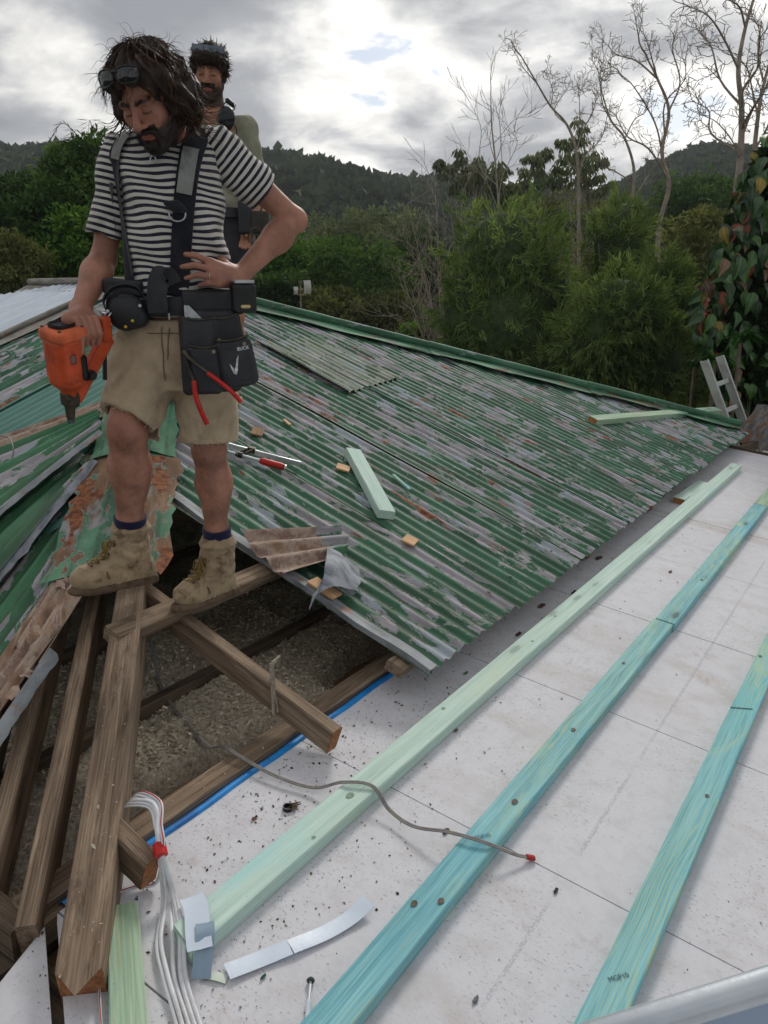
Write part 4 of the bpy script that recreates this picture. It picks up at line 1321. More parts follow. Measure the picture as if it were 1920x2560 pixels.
def pos_tim(r):
    if r.random() < .5:
        t = r.uniform(0, 1); q = np.array([-1.235, .735, -1.362]) + t * np.array([-1.0, 1.0, .376]) + np.array([.7, .7, 0]) * r.uniform(-.04, .04); return q
    if r.random() < .5:
        x = r.uniform(-2.3, -1.4); return np.array([x, 1.785 + r.uniform(-.02, .02), zr(x) - .049])
    return np.array([r.uniform(-1.62, -1.56), r.uniform(.9, 3), -1.396])
scatter('timber_debris', 'pale chaff and dust lying on the old rafters', 260, pos_tim, .002, .007, [(0, s2l(190, 182, 166)), (.6, s2l(140, 124, 104))], np.array([0, 0, 1.]), 13, flat=.6)
# larger dead leaves and chips
for k, (x, y, s_, c_) in enumerate([(-1.374, 1.412, .012, (96, 60, 50)), (-1.149, 2.176, .011, (110, 80, 62)), (-.933, 1.723, .016, (70, 52, 44)), (-1.306, 2.542, .014, (92, 124, 72)), (-1.33, 3.35, .03, (86, 66, 58)), (-1.29, 3.0, .022, (80, 60, 54)), (-.62, 1.30, .012, (110, 112, 116)), (-1.34, 4.18, .035, (98, 74, 66)), (-1.27, 3.62, .03, (72, 58, 54)), (-.98, 4.3, .02, (100, 72, 60)), (-.60, 1.72, .012, (60, 60, 60)), (-1.02, 1.05, .009, (52, 112, 84))]):
    mb = MB()
    a = np.arange(9) * 2 * math.pi / 9
    rr = s_ * (0.6 + .5 * np.abs(np.sin(a * 1.0 + k)))
    mb.add([dk(x + rr[i] * .55 * math.cos(a[i] + k), y + rr[i] * math.sin(a[i] + k), .003 + .004 * (i % 2)) for i in range(9)], [list(range(9))])
    tag(mb.build('leaf_chip', mat_plain('chip_%d' % k, s2l(*c_), .85, .3, 80)), ['dark red brown chip by the black cap', 'tan chip beside the near batten', 'dark clod against the middle batten by the cable', 'round green leaf by the corner of the iron', 'curled brown leaf below the eave', 'small brown leaf below the eave nearer the corner', 'silver metal offcut right of the middle batten', 'long brown leaf far along the eave', 'dark curled leaf between eave and near batten', 'brown leaf between near and middle battens', 'small grey nail beyond the cable end', 'green paint chip beside the tape'][k], 'debris')

# --- metal rail and panel at the bottom edge
ALU = mat_metal('satin_aluminium', s2l(176, 184, 192), s2l(206, 212, 218), 0.35, 0.7, 3)
gr = thing('guard_rail', 'satin aluminium rail tube cutting across the lower corner', 'rail', (-.17, 1.08, -1.5))
p0, p1 = np.array((-.279, 1.015, -1.128)), np.array((-.059, 1.161, -1.021))
dd = p1 - p0
A0, A1 = p0 - dd * 1.2 + (0, 0, -.012), p1 + dd * 2.0 + (0, 0, -.012)
auto_smooth(MB().tube([A0, A1], 0.024, 20).build('rail_tube', ALU, gr))
sd = unit(np.cross(dd, (0, 0, 1)))
q0, q1 = A0 + sd * .01 - np.array((0, 0, .02)), A1 + sd * .01 - np.array((0, 0, .02))
V = [q0, q1, q1 - np.array((0, 0, .3)), q0 - np.array((0, 0, .3))]
V = V + [p + sd * .004 for p in V]
mobj('kick_panel', V, [(0, 1, 2, 3), (7, 6, 5, 4), (0, 4, 5, 1), (3, 2, 6, 7), (0, 3, 7, 4), (1, 5, 6, 2)], mat_plain('pale_blue_panel', s2l(150, 168, 190), .5, .05, 8), gr)

# --- ladder at the far corner
lad = thing('ladder', 'weathered white aluminium ladder leaning at the far corner of the roof', 'ladder', (-1.4, 9.6, -4.4))
LW = mat_plain('weathered_white_aluminium', s2l(190, 192, 188), .55, .1, 8, dirt_and_tone=s2l(140, 132, 120), dirt_amt=.4)
tops = [np.array((-1.868, 8.723, -.685)), np.array((-1.79, 9.12, -.655))]
dirl = unit(np.array((0.32, 0.20, -.80)))
acr = unit(tops[1] - tops[0] - dirl * ((tops[1] - tops[0]) @ dirl))
wid = np.cross(dirl, acr)
for s_ in (0, 1):
    mb = MB()
    c0 = tops[s_]; c1 = c0 + dirl * 4.4
    ax = np.array([unit(c1 - c0), acr, wid])
    mid = (c0 + c1) / 2
    mb.box(mid, (4.4, .004, .082), ax)
    for e in (-1, 1):
        mb.box(mid + wid * e * .0395 + acr * (.016 if s_ == 0 else -.016), (4.4, .032, .004), ax)
    mb.build('stile', LW, lad)
for k in range(14):
    c0 = tops[0] + dirl * (.28 + .30 * k); c1 = tops[1] + dirl * (.28 + .30 * k)
    mb = MB()
    mb.beam(c0, c1, .05, .025, wid, ch=.006, seg=1, jit=0)
    mb.build('rung', LW, lad)
# rusted sheet and gutter beyond the far corner
rs = thing('rusted_sheet', 'bent rusty grey sheet of iron beyond the far corner', 'iron scrap', (-1.3, 9.0, -1.6))
V, T = [], []
for i, t in enumerate(np.linspace(0, 1, 9)):
    for j, s_ in enumerate(np.linspace(0, 1, 6)):
        q = np.array((-1.50, 8.78, -1.50)) + t * np.array((.16, .12, .42)) + s_ * np.array((.36, .25, -.10)) + np.array((0, 0, .03 * math.sin(t * 5) + .02 * math.sin(s_ * 6)))
        V.append(q); T.append((t * .5, s_ * .4, 0))
F = [[i * 6 + j, i * 6 + j + 1, i * 6 + 7 + j, i * 6 + 6 + j] for i in range(8) for j in range(5)]
mobj('sheet', V, F, mat_metal('rust_spotted_iron', s2l(96, 92, 90), s2l(150, 148, 148), .6, .2, 6, rust=.7), rs, True, {'tc': T})
gt = thing('gutter', 'white gutter below the rusty sheet at the far corner', 'gutter', (-1.0, 8.8, -1.7))
mb = MB()
mb.beam((-1.42, 8.30, -1.53), (-1.30, 9.0, -1.53), .05, .09, seed=4).build('timber_block', M['oldwood2'], gt)
mb = MB(); mb.beam((-1.24, 8.9, -1.62), (1.5, 9.0, -1.95), .11, .08, seed=5, jit=0); mb.build('trough', M['whitepaint'], gt)
# stray wire on the left
tag(MB().tube(bez([(-3.95, 2.2, -.62), (-3.66, 2.14, -.66), (-3.48, 2.10, -.66), (-3.42, 2.06, -.74), (-3.50, 2.0, -.80)], 20), .004, 5).build('stray_wire', GC), 'thin grey wire curling over the loose sheets at the picture edge', 'wire')
# ------------------------------------------------------------------ signed-distance modelling for bodies and clothes
class SDF:
    def __init__(s, vox=0.004):
        s.ops, s.vox = [], vox

    def add(s, f, lo, hi, k=0.01, op='u'):
        s.ops.append((f, np.asarray(lo, float), np.asarray(hi, float), k, op))
        return s

    def cone(s, a, b, ra, rb, k=0.012, op='u'):
        a, b = np.asarray(a, float), np.asarray(b, float)
        ab = b - a
        L2 = ab @ ab + 1e-12
        def f(P):
            q = P - a
            t = np.clip(q @ ab / L2, 0, 1)
            return np.linalg.norm(q - t[..., None] * ab, axis=-1) - (ra + (rb - ra) * t)
        r = max(ra, rb)
        return s.add(f, np.minimum(a, b) - r, np.maximum(a, b) + r, k, op)

    def ell(s, c, r, ax=None, k=0.012, op='u'):
        c, r = np.asarray(c, float), np.asarray(r, float)
        ax = np.eye(3) if ax is None else np.asarray(ax, float)
        def f(P):
            q = (P - c) @ ax.T
            k0 = np.linalg.norm(q / r, axis=-1)
            k1 = np.linalg.norm(q / (r * r), axis=-1) + 1e-9
            return k0 * (k0 - 1) / k1
        return s.add(f, c - r.max(), c + r.max(), k, op)

    def box(s, c, h, rnd=0.01, ax=None, k=0.008, op='u'):
        c, h = np.asarray(c, float), np.asarray(h, float)
        ax = np.eye(3) if ax is None else np.asarray(ax, float)
        def f(P):
            q = np.abs((P - c) @ ax.T) - (h - rnd)
            return np.linalg.norm(np.maximum(q, 0), axis=-1) + np.minimum(q.max(-1), 0) - rnd
        R_ = np.linalg.norm(h)
        return s.add(f, c - R_, c + R_, k, op)

    def loft(s, secs, k=0.015, op='u', yaw=0.0):
        """secs: rows (z, cx, cy, rx, ry), rising z"""
        S = np.array(secs, float)
        cy_, sy_ = math.cos(yaw), math.sin(yaw)
        def f(P):
            z = P[..., 2]
            zc = np.clip(z, S[0, 0], S[-1, 0])
            I = [np.interp(zc, S[:, 0], S[:, j]) for j in range(1, 5)]
            x = P[..., 0] - I[0]
            y = P[..., 1] - I[1]
            x, y = cy_ * x + sy_ * y, -sy_ * x + cy_ * y
            q = (np.abs(x / I[2]) ** 2.3 + np.abs(y / I[3]) ** 2.3) ** (1 / 2.3)
            d = (q - 1) * np.minimum(I[2], I[3])
            dz = np.abs(z - zc)
            return np.where(dz > 0, np.sqrt(np.maximum(d, 0) ** 2 + dz ** 2) + np.minimum(d, 0) * 0 , d)
        m = S[:, 3:].max()
        lo = np.array([S[:, 1].min() - m, S[:, 2].min() - m, S[0, 0]])
        hi = np.array([S[:, 1].max() + m, S[:, 2].max() + m, S[-1, 0]])
        return s.add(f, lo, hi, k, op)

    def plane(s, p, n, k=0.003):
        """cut away the side the normal points to"""
        p, n = np.asarray(p, float), unit(n)
        return s.add(lambda P: (P - p) @ n, None if False else np.full(3, -9.), np.full(3, 9.), k, 'i')

    def local_cut(s, p, n, lo, hi):
        p, n = np.asarray(p, float), unit(n)
        return s.add(lambda P: (P - p) @ n, lo, hi, 0.002, 'l')

    def mesh(s, disp=None):
        u = [o for o in s.ops if o[4] == 'u']
        lo = np.min([o[1] for o in u], 0) - 0.03
        hi = np.max([o[2] for o in u], 0) + 0.03
        vx = s.vox
        n = np.ceil((hi - lo) / vx).astype(int) + 1
        D = np.full(n, 1.0, np.float32)
        ax = [lo[i] + vx * np.arange(n[i]) for i in range(3)]
        for f, l, h, k, op in s.ops:
            pad = k + 3 * vx
            i0 = np.clip(((l - pad - lo) / vx).astype(int), 0, n - 1)
            i1 = np.clip(((h + pad - lo) / vx).astype(int) + 2, 1, n)
            if op == 'l':
                i0 = np.clip(((l - lo) / vx).astype(int), 0, n - 1)
                i1 = np.clip(((h - lo) / vx).astype(int) + 1, 1, n)
            if np.any(i1 <= i0): continue
            sl = tuple(slice(a, b) for a, b in zip(i0, i1))
            P = np.stack(np.meshgrid(*[ax[i][sl[i]] for i in range(3)], indexing='ij'), -1)
            d = f(P)
            Dl = D[sl]
            if op == 'u':
                hh = np.clip(0.5 + 0.5 * (Dl - d) / k, 0, 1)
                D[sl] = Dl * (1 - hh) + d * hh - k * hh * (1 - hh)
            elif op == 's':
                hh = np.clip(0.5 - 0.5 * (Dl + d) / k, 0, 1)
                D[sl] = Dl * (1 - hh) - d * hh + k * hh * (1 - hh)
            else:
                D[sl] = np.maximum(Dl, d)
        if disp is not None:
            m = np.abs(D) < 0.03
            idx = np.argwhere(m)
            P = lo + idx * vx
            D[m] += disp(P).astype(np.float32)
        return surface_nets(D, lo, vx)


def surface_nets(D, lo, vx):
    inside = D < 0
    nx, ny, nz = D.shape
    c = [inside[i:nx - 1 + i, j:ny - 1 + j, k:nz - 1 + k] for i in (0, 1) for j in (0, 1) for k in (0, 1)]
    cnt = sum(x.astype(np.int8) for x in c)
    cell = (cnt > 0) & (cnt < 8)
    ids = np.argwhere(cell)
    vid = np.full(cell.shape, -1, np.int32)
    vid[cell] = np.arange(len(ids))
    acc = np.zeros((len(ids), 3))
    w = np.zeros(len(ids))
    corners = [(i, j, k) for i in (0, 1) for j in (0, 1) for k in (0, 1)]
    for a in corners:
        for d in range(3):
            if a[d]: continue
            b = list(a); b[d] = 1
            va = D[ids[:, 0] + a[0], ids[:, 1] + a[1], ids[:, 2] + a[2]].astype(float)
            vb = D[ids[:, 0] + b[0], ids[:, 1] + b[1], ids[:, 2] + b[2]].astype(float)
            m = (va < 0) != (vb < 0)
            t = np.where(m, va / (va - vb + 1e-20), 0)
            p = np.array(a, float)[None, :].repeat(len(ids), 0)
            p[:, d] = t
            acc += np.where(m[:, None], p, 0)
            w += m
    V = lo + vx * (ids + acc / w[:, None])
    F = []
    for d in range(3):
        o = [1, 2, 0][d]; q = [2, 0, 1][d]
        s0 = [slice(1, -1)] * 3; s1 = [slice(1, -1)] * 3
        s0[d] = slice(0, -1); s1[d] = slice(1, None)
        A, B = inside[tuple(s0)], inside[tuple(s1)]
        e = np.argwhere(A != B)
        base = e.copy()
        for t in range(3):
            if t != d: base[:, t] += 1
        flip = A[tuple(e.T)]
        def cell_at(do, dq):
            z = base.copy(); z[:, o] += do; z[:, q] += dq
            return vid[z[:, 0], z[:, 1], z[:, 2]]
        Q = np.stack([cell_at(-1, -1), cell_at(0, -1), cell_at(0, 0), cell_at(-1, 0)], -1)
        Q[~flip] = Q[~flip][:, ::-1]
        F.append(Q)
    F = np.vstack(F)
    return V, F[(F >= 0).all(1)]


def fnoise(P, s, seed=0):
    """cheap smooth value noise from summed sines"""
    r = np.random.default_rng(seed)
    out = np.zeros(P.shape[:-1])
    for _ in range(6):
        d = r.normal(0, 1, 3)
        out += np.sin(P @ (d * s) + r.uniform(0, 6.28)) / 6
    return out


# ------------------------------------------------------------------ people materials
def mat_skin(name, base, dark, red=(0.30, 0.115, 0.09)):
    m, nt, bs, out = new_mat(name)
    tco = nt.nodes.new('ShaderNodeTexCoord').outputs['Object']
    n = noise(nt, tco, 14, 5, 0.6)
    col = mixc(nt, smooth(nt, n, 0.3, 0.7), [c * 0.72 for c in base], [min(1, c * 1.2) for c in base])
    rd = attr(nt, 'red', 'Fac')
    col = mixc(nt, math_(nt, 'MULTIPLY', rd, 0.55), col, red)
    freck = smooth(nt, noise(nt, tco, 90, 3, 0.6), 0.6, 0.75)
    col = mixc(nt, math_(nt, 'MULTIPLY', freck, 0.25), col, [c * 0.6 for c in base])
    dirt_and_tone = math_(nt, 'MULTIPLY', attr(nt, 'dirt_and_tone', 'Fac'), smooth(nt, noise(nt, tco, 17, 8, 0.72), 0.38, 0.72))  # dirt patches, and darker skin in the eye sockets
    col = mixc(nt, math_(nt, 'MULTIPLY', dirt_and_tone, 0.75), col, s2l(72, 54, 42))
    hair = math_(nt, 'MULTIPLY', attr(nt, 'beard', 'Fac'), smooth(nt, noise(nt, tco, 240, 3, 0.6), 0.25, 0.6, 0.7, 1.0))
    col = mixc(nt, hair, col, dark)
    lip = attr(nt, 'lip', 'Fac')
    col = mixc(nt, lip, col, s2l(140, 84, 74))
    setb(nt, bs, col=col, rough=0.52, spec=0.35, sub=0.08, normal=bump(nt, noise(nt, tco, 160, 4, 0.6), 0.15, 0.002))
    bs.inputs['Subsurface Radius'].default_value = (0.012, 0.005, 0.003)
    bs.inputs['Subsurface Scale'].default_value = 0.6
    return m


def mat_cloth(name, col, var=0.15, dirt_and_tone=None, dirt_amt=0.6, weave=260, rough=0.9, dscale=9):
    m, nt, bs, out = new_mat(name)
    tco = nt.nodes.new('ShaderNodeTexCoord').outputs['Object']
    n = noise(nt, tco, 9, 5, 0.6)
    c = mixc(nt, smooth(nt, n, 0.3, 0.7), [x * (1 - var) for x in col], [min(1, x * (1 + var)) for x in col])
    if dirt_and_tone:
        dn = noise(nt, mapping(nt, tco, loc=(1, 3, 2)), dscale, 7, 0.68, 0.4)
        c = mixc(nt, math_(nt, 'MULTIPLY', smooth(nt, dn, 0.46, 0.68), dirt_amt), c, dirt_and_tone)
    setb(nt, bs, col=c, rough=rough, spec=0.15, sheen=0.15, normal=bump(nt, noise(nt, tco, weave, 3, 0.6), 0.3, 0.0015))
    return m


def mat_stripe():
    m, nt, bs, out = new_mat('navy_and_white_striped_jersey')
    tco = nt.nodes.new('ShaderNodeTexCoord').outputs['Object']
    s_ = attr(nt, 'stripe', 'Fac')
    wob = math_(nt, 'MULTIPLY', math_(nt, 'SUBTRACT', noise(nt, tco, 12, 3, 0.5), 0.5), 0.006)
    ph = math_(nt, 'FRACT', math_(nt, 'DIVIDE', math_(nt, 'ADD', s_, wob), 0.0192))
    d = math_(nt, 'ABSOLUTE', math_(nt, 'SUBTRACT', ph, 0.5))
    navy = smooth(nt, d, 0.25, 0.22)
    wn = noise(nt, tco, 8, 5, 0.6)
    white = mixc(nt, smooth(nt, wn, 0.35, 0.7), s2l(206, 202, 194), s2l(180, 174, 162))
    nv = mixc(nt, smooth(nt, noise(nt, tco, 40, 4, 0.6), 0.3, 0.7), s2l(34, 34, 48), s2l(52, 52, 66))
    col = mixc(nt, navy, white, nv)
    setb(nt, bs, col=col, rough=0.92, spec=0.1, sheen=0.2, normal=bump(nt, noise(nt, tco, 300, 3, 0.6), 0.3, 0.0015))
    return m


M['skin'] = mat_skin('sunburnt_skin', s2l(166, 117, 97), s2l(34, 26, 22))
M['skin2'] = mat_skin('tanned_skin', s2l(170, 120, 96), s2l(40, 31, 26))
M['stripe'] = mat_stripe()
M['khaki'] = mat_cloth('dusty_khaki_drill', s2l(176, 158, 132), 0.14, s2l(118, 100, 80), 0.55)
M['leather'] = mat_plain('black_scuffed_leather', (0.016, 0.017, 0.021), 0.55, 0.35, 12, dirt_and_tone=(0.045, 0.046, 0.05), dirt_amt=0.5, spec=0.45)
M['webbing'] = mat_cloth('black_webbing', (0.016, 0.017, 0.024), 0.2, (0.05, 0.05, 0.055), 0.4, 400)
M['boot'] = mat_cloth('muddy_tan_boot_leather', s2l(162, 141, 113), 0.22, s2l(98, 80, 62), 0.85, 60, 0.85, 26)
M['sole'] = mat_cloth('muddy_rubber_sole', s2l(104, 86, 68), 0.2, s2l(60, 48, 40), 0.8, 90, 0.9, 30)
M['sock'] = mat_cloth('navy_sock', s2l(34, 32, 66), 0.2, s2l(24, 22, 44), 0.5, 200)
M['hair'] = mat_plain('dark_brown_hair', s2l(38, 28, 24), 0.55, 0.35, 60, spec=0.3)
M['lace'] = mat_cloth('mustard_lace', s2l(128, 104, 52), 0.2, s2l(88, 70, 44), 0.5)
M['steel'] = mat_plain('brushed_steel', s2l(186, 190, 192), 0.38, 0.12, 40, metal=0.8)
M['brass'] = mat_plain('dull_rivet', s2l(150, 132, 108), 0.5, 0.2, 60, metal=0.6)


def hairmat(name, root, tip):
    m, nt, bs, out = new_mat(name)
    v = attr(nt, 'lv', 'Fac')
    setb(nt, bs, col=mixc(nt, v, root, tip), rough=0.5, spec=0.3)
    tr = nd(nt, 'BsdfTranslucent')
    nt.links.new(mixc(nt, v, root, tip), tr.inputs[0])
    mx = nd(nt, 'MixShader', {0: 0.25})
    nt.links.new(bs.outputs[0], mx.inputs[1]); nt.links.new(tr.outputs[0], mx.inputs[2])
    nt.links.new(mx.outputs[0], out.inputs[0])
    return m


def strands(name, parent, roots, paths_fn, mat, r=0.0016, nseg=9, seed=0):
    """paths_fn(root, rng) -> polyline (cam frame)"""
    rg2 = np.random.default_rng(seed)
    V, F, lv, n = [], [], [], 0
    for root in roots:
        P = paths_fn(root, rg2)
        m = len(P)
        d = np.gradient(P, axis=0)
        ref = unit(rg2.normal(0, 1, 3))
        tone = rg2.random()
        for i in range(m):
            di = unit(d[i]); a = unit(np.cross(di, ref)); b = np.cross(di, a)
            rr = r * (1 - 0.75 * (i / (m - 1)) ** 2)
            for t in (0, 2.094, 4.188):
                V.append(P[i] + rr * (math.cos(t) * a + math.sin(t) * b))
                lv.append(min(1, max(0, (i / m) ** 1.5 * 0.8 * tone + 0.12 * tone)))
        for i in range(m - 1):
            for t in range(3):
                F.append((n + i * 3 + t, n + i * 3 + (t + 1) % 3, n + i * 3 + 3 + (t + 1) % 3, n + i * 3 + 3 + t))
        n += m * 3
    o = mobj(name, c2wa(np.array(V)), np.array(F), mat, parent, True, {'lv': np.array(lv)})
    o['kind'] = 'stuff'
    return o


def head_frame(pitch, yaw, roll=0.0):
    """F face direction, U crown, Rr image right, in the view-aligned frame"""
    F = np.array([-math.sin(yaw) * math.cos(pitch), -math.cos(yaw) * math.cos(pitch), -math.sin(pitch)])
    U = unit(np.array([0, 0, 1.0]) - F * F[2])
    Rr = np.cross(F, U)
    if Rr[0] < 0: Rr = -Rr
    U, Rr = U * math.cos(roll) + Rr * math.sin(roll), Rr * math.cos(roll) - U * math.sin(roll)
    return F, U, Rr


def add_head(S, O, F, U, Rr, sc=1.0):
    L = lambda r, f, u: O + sc * (Rr * r + F * f + U * u)
    ax = np.array([Rr, F, U])
    S.ell(L(0, -.022, .035), np.array([.077, .096, .088]) * sc, ax, .02)
    S.ell(L(0, .030, -.032), np.array([.063, .063, .086]) * sc, ax, .02)
    for e in (-1, 1):
        S.cone(L(.052 * e, .0, -.055), L(.018 * e, .066, -.104), .020 * sc, .016 * sc, .02)
        S.ell(L(.040 * e, .062, -.024), np.array([.026, .024, .028]) * sc, ax, .015)
        S.ell(L(.073 * e, -.008, -.012), np.array([.010, .020, .032]) * sc, ax, .006)
    S.ell(L(0, .074, -.104), np.array([.020, .017, .016]) * sc, ax, .015)
    S.cone(L(-.040, .080, .020), L(.040, .080, .020), .0115 * sc, .0115 * sc, .014)
    for e in (-1, 1):
        S.ell(L(.031 * e, .098, -.001), np.array([.017, .013, .011]) * sc, ax, .010, 's')
        S.ell(L(.031 * e, .079, -.002), np.array([.014, .0125, .0125]) * sc, ax, .004)
    S.cone(L(0, .088, .014), L(0, .116, -.034), .0075 * sc, .0125 * sc, .010)
    for e in (-1, 1):
        S.ell(L(.0135 * e, .100, -.038), np.array([.009, .010, .008]) * sc, ax, .006)
    S.cone(L(-.020, .090, -.0655), L(.020, .090, -.0655), .0055 * sc, .0055 * sc, .006)
    S.cone(L(-.017, .090, -.0765), L(.017, .090, -.0765), .0065 * sc, .0065 * sc, .006)
    S.cone(L(-.024, .099, -.0708), L(.024, .099, -.0708), .0028 * sc, .0028 * sc, .003, 's')


def head_masks(P, O, F, U, Rr, sc=1.0, beard_u=-.042):
    q = (P - O) / sc
    r, f, u = q @ Rr, q @ F, q @ U
    on = (np.linalg.norm(q, axis=1) < .17)
    sm = lambda x, a, b: np.clip((x - a) / (b - a), 0, 1)
    lipm = on * sm(f, .080, .088) * (np.abs(u + .071) < .0135) * (np.abs(r) < .024) * (1 - sm(np.abs(u + .071), .009, .0135))
    jaw = on * sm(-u, -beard_u - .012 + .0, -beard_u + .018) * sm(f, -.03, .0)
    side = on * sm(np.abs(r), .048, .058) * sm(f, -.04, -.01) * sm(-f, -.055, -.03) * sm(-u, -.03, .01)
    must = on * (np.abs(u + .053) < .0115) * (np.abs(r) < .036) * (f > .06)
    brow = on * np.exp(-((u - .024 - .06 * np.maximum(0, .03 - np.abs(np.abs(r) - .03))) / .0055) ** 2) * (np.abs(np.abs(r) - .031) < .023) * (f > .05)
    lash = on * np.exp(-((u + .008) / .0028) ** 2) * (np.abs(np.abs(r) - .031) < .0145) * (f > .06)
    nk = on * sm(-u, .088, .11) * 0.9
    cheekcut = sm(np.hypot((np.abs(r) - .036) / .026, (u + .030) / .030), .75, 1.05)
    b = np.clip(np.maximum.reduce([jaw * cheekcut, side, must * 1.0, brow, lash * .9]), 0, 1) * (1 - np.clip(lipm * 1.4, 0, 1))
    socket = on * np.exp(-(((np.abs(r) - .031) / .018) ** 2 + ((u - .004) / .012) ** 2)) * (f > .05)
    return b, lipm, socket
# ------------------------------------------------------------------ the man in front (all joints in the view-aligned frame)
A_ = np.array
man = thing('person', 'long haired person in a striped t-shirt and khaki shorts looking down, hand on hip', 'person', c2w((-.72, 2.62, -1.05)))
SK = SDF(0.004)
F1, U1, R1 = head_frame(R(37), R(19), R(-4))
O1 = A_([-.652, 2.452, .522])
add_head(SK, O1, F1, U1, R1, .95)
SK.cone(O1 - U1 * .075 - F1 * .02, (-.662, 2.61, .43), .058, .066, .03)
# torso inside the clothes
SK.loft([(-.22, -.675, 2.62, .135, .09), (0, -.655, 2.62, .13, .085), (.2, -.645, 2.62, .13, .085), (.36, -.655, 2.62, .14, .09), (.42, -.66, 2.62, .11, .07)], .03)
rsh, relb, rwri = A_([-.803, 2.62, .378]), A_([-.872, 2.610, .100]), A_([-.897, 2.435, -.050])
lsh, lelb, lwri = A_([-.492, 2.655, .405]), A_([-.293, 2.745, .225]), A_([-.450, 2.575, .042])
SK.cone((-.70, 2.62, .40), rsh, .06, .058, .03)
SK.cone((-.62, 2.62, .41), lsh, .06, .058, .03)
def arm(S, sh, el, wr, bulge):
    S.cone(sh, el, .048, .036, .02)
    S.cone(el, el + (wr - el) * .30, .0375, .0435, .02)
    S.cone(el + (wr - el) * .30, wr, .0435, .0270, .02)
    S.ell(el + (wr - el) * .28 + np.asarray(bulge), (.031, .031, .06), np.array([frame(wr - el)[1], frame(wr - el)[2], frame(wr - el)[0]]), .02)
arm(SK, rsh, relb, rwri, (-.012, -.005, .0))
arm(SK, lsh, lelb, lwri, (.008, .0, -.012))
SK.ell(lelb + A_([.010, .005, -.005]), (.032, .032, .032), None, .02)
# left hand spread on the hip
kn = [A_([-.512, 2.474, .083]), A_([-.506, 2.464, .062]), A_([-.499, 2.464, .042]), A_([-.490, 2.472, .024])]
pip = [A_([-.548, 2.452, .101]), A_([-.550, 2.440, .075]), A_([-.544, 2.442, .047]), A_([-.520, 2.456, .026])]
tip = [A_([-.582, 2.462, .106]), A_([-.592, 2.450, .070]), A_([-.584, 2.452, .038]), A_([-.546, 2.462, .019])]
for i in range(4):
    SK.cone(lwri + A_([-.006, -.004, .012 - .009 * i]), kn[i], .021, .0125, .016)
    SK.cone(kn[i], pip[i], .0112 - .0006 * i, .0098 - .0006 * i, .006)
    SK.cone(pip[i], tip[i], .0098 - .0006 * i, .0078 - .0005 * i, .003)
SK.cone(lwri + A_([-.01, .01, .01]), (-.482, 2.545, .082), .019, .0125, .014)
SK.cone((-.482, 2.545, .082), (-.505, 2.575, .098), .0118, .0095, .005)
# right hand closed on the tool handle
HD = unit(A_([.50, .86, .02]))                       # handle direction
gp = A_([-.872, 2.372, -.112])                       # middle of the grip
SK.cone(rwri, gp + A_([-.012, .006, .042]), .029, .026, .02)
SK.cone(gp + A_([-.012, -.012, .036]) - HD * .022, gp + A_([-.008, .006, .036]) + HD * .030, .023, .022, .02)
hs = unit(np.cross(HD, (0, 0, 1)))                   # towards the camera side
if hs[1] > 0: hs = -hs
for i in range(4):
    b0 = gp + HD * (-.034 + .0215 * i) + A_([0, 0, .034]) + hs * .020
    b1 = gp + HD * (-.034 + .0215 * i) + hs * .034 + A_([0, 0, -.006])
    b2 = gp + HD * (-.032 + .0215 * i) + hs * .020 + A_([0, 0, -.034])
    if i == 0:
        b1 = b1 + A_([0, 0, -.006]); b2 = gp + HD * -.036 + hs * .028 + A_([0, 0, -.055])
    SK.cone(b0, b1, .0118, .0108, .005); SK.cone(b1, b2, .0106, .0088, .003)
SK.cone(gp + A_([-.014, 0, .034]) - hs * .012, gp - hs * .030 - HD * .02 + A_([0, 0, .004]), .0125, .0105, .008)
SK.cone(gp - hs * .030 - HD * .02 + A_([0, 0, .004]), gp - hs * .026 - HD * .045 + A_([0, 0, -.012]), .0105, .0085, .004)
# legs
rhip, rkn, rank = A_([-.758, 2.62, -.15]), A_([-.808, 2.495, -.415]), A_([-.848, 2.560, -.80])
lhip, lkn, lank = A_([-.585, 2.64, -.15]), A_([-.578, 2.605, -.50]), A_([-.580, 2.670, -.86])
def leg(S, hp_, kn_, an_, w):
    S.cone(hp_, kn_, .088 * w, .062 * w, .02)
    S.ell(kn_ + A_([0, -.018, .004]), (.046 * w, .042, .055), None, .02)
    S.cone(kn_, kn_ + (an_ - kn_) * .34 + A_([0, .012, 0]), .058 * w, .066 * w, .03)
    S.cone(kn_ + (an_ - kn_) * .34 + A_([0, .012, 0]), kn_ + (an_ - kn_) * .80, .066 * w, .043 * w, .03)
    S.cone(kn_ + (an_ - kn_) * .80, an_, .043 * w, .040 * w, .02)
    S.ell(kn_ + (an_ - kn_) * .36 + A_([.014, .026, 0]), (.045 * w, .048, .10), None, .03)
leg(SK, rhip, rkn, rank, 0.95)
leg(SK, lhip, lkn, lank, 0.85)
V, Fq = SK.mesh(lambda P: 0.0012 * fnoise(P, 55, 4))
b, lipm, sock = head_masks(V, O1, F1, U1, R1, .95)
red = np.zeros(len(V)); dirt_and_tone = np.zeros(len(V))
for c_, r_, a_ in ((rkn + A_([0, -.05, 0]), .07, .9), (lkn, .07, .4), (A_([-.50, 2.46, .05]), .10, .5), (gp, .10, .6), (O1 + F1 * .11 - U1 * .035, .035, .5), (rwri, .06, .3)):
    red = np.maximum(red, a_ * np.exp(-(np.linalg.norm(V - c_, axis=1) / r_) ** 2))
legz = np.clip((-.36 - V[:, 2]) / .05, 0, 1)
dirt_and_tone = np.maximum(dirt_and_tone, legz * .55)
dirt_and_tone = np.maximum(dirt_and_tone, .95 * np.exp(-(np.linalg.norm((V - (rkn + A_([0, -.04, -.055]))) / A_([.06, .06, .045]), axis=1)) ** 2))
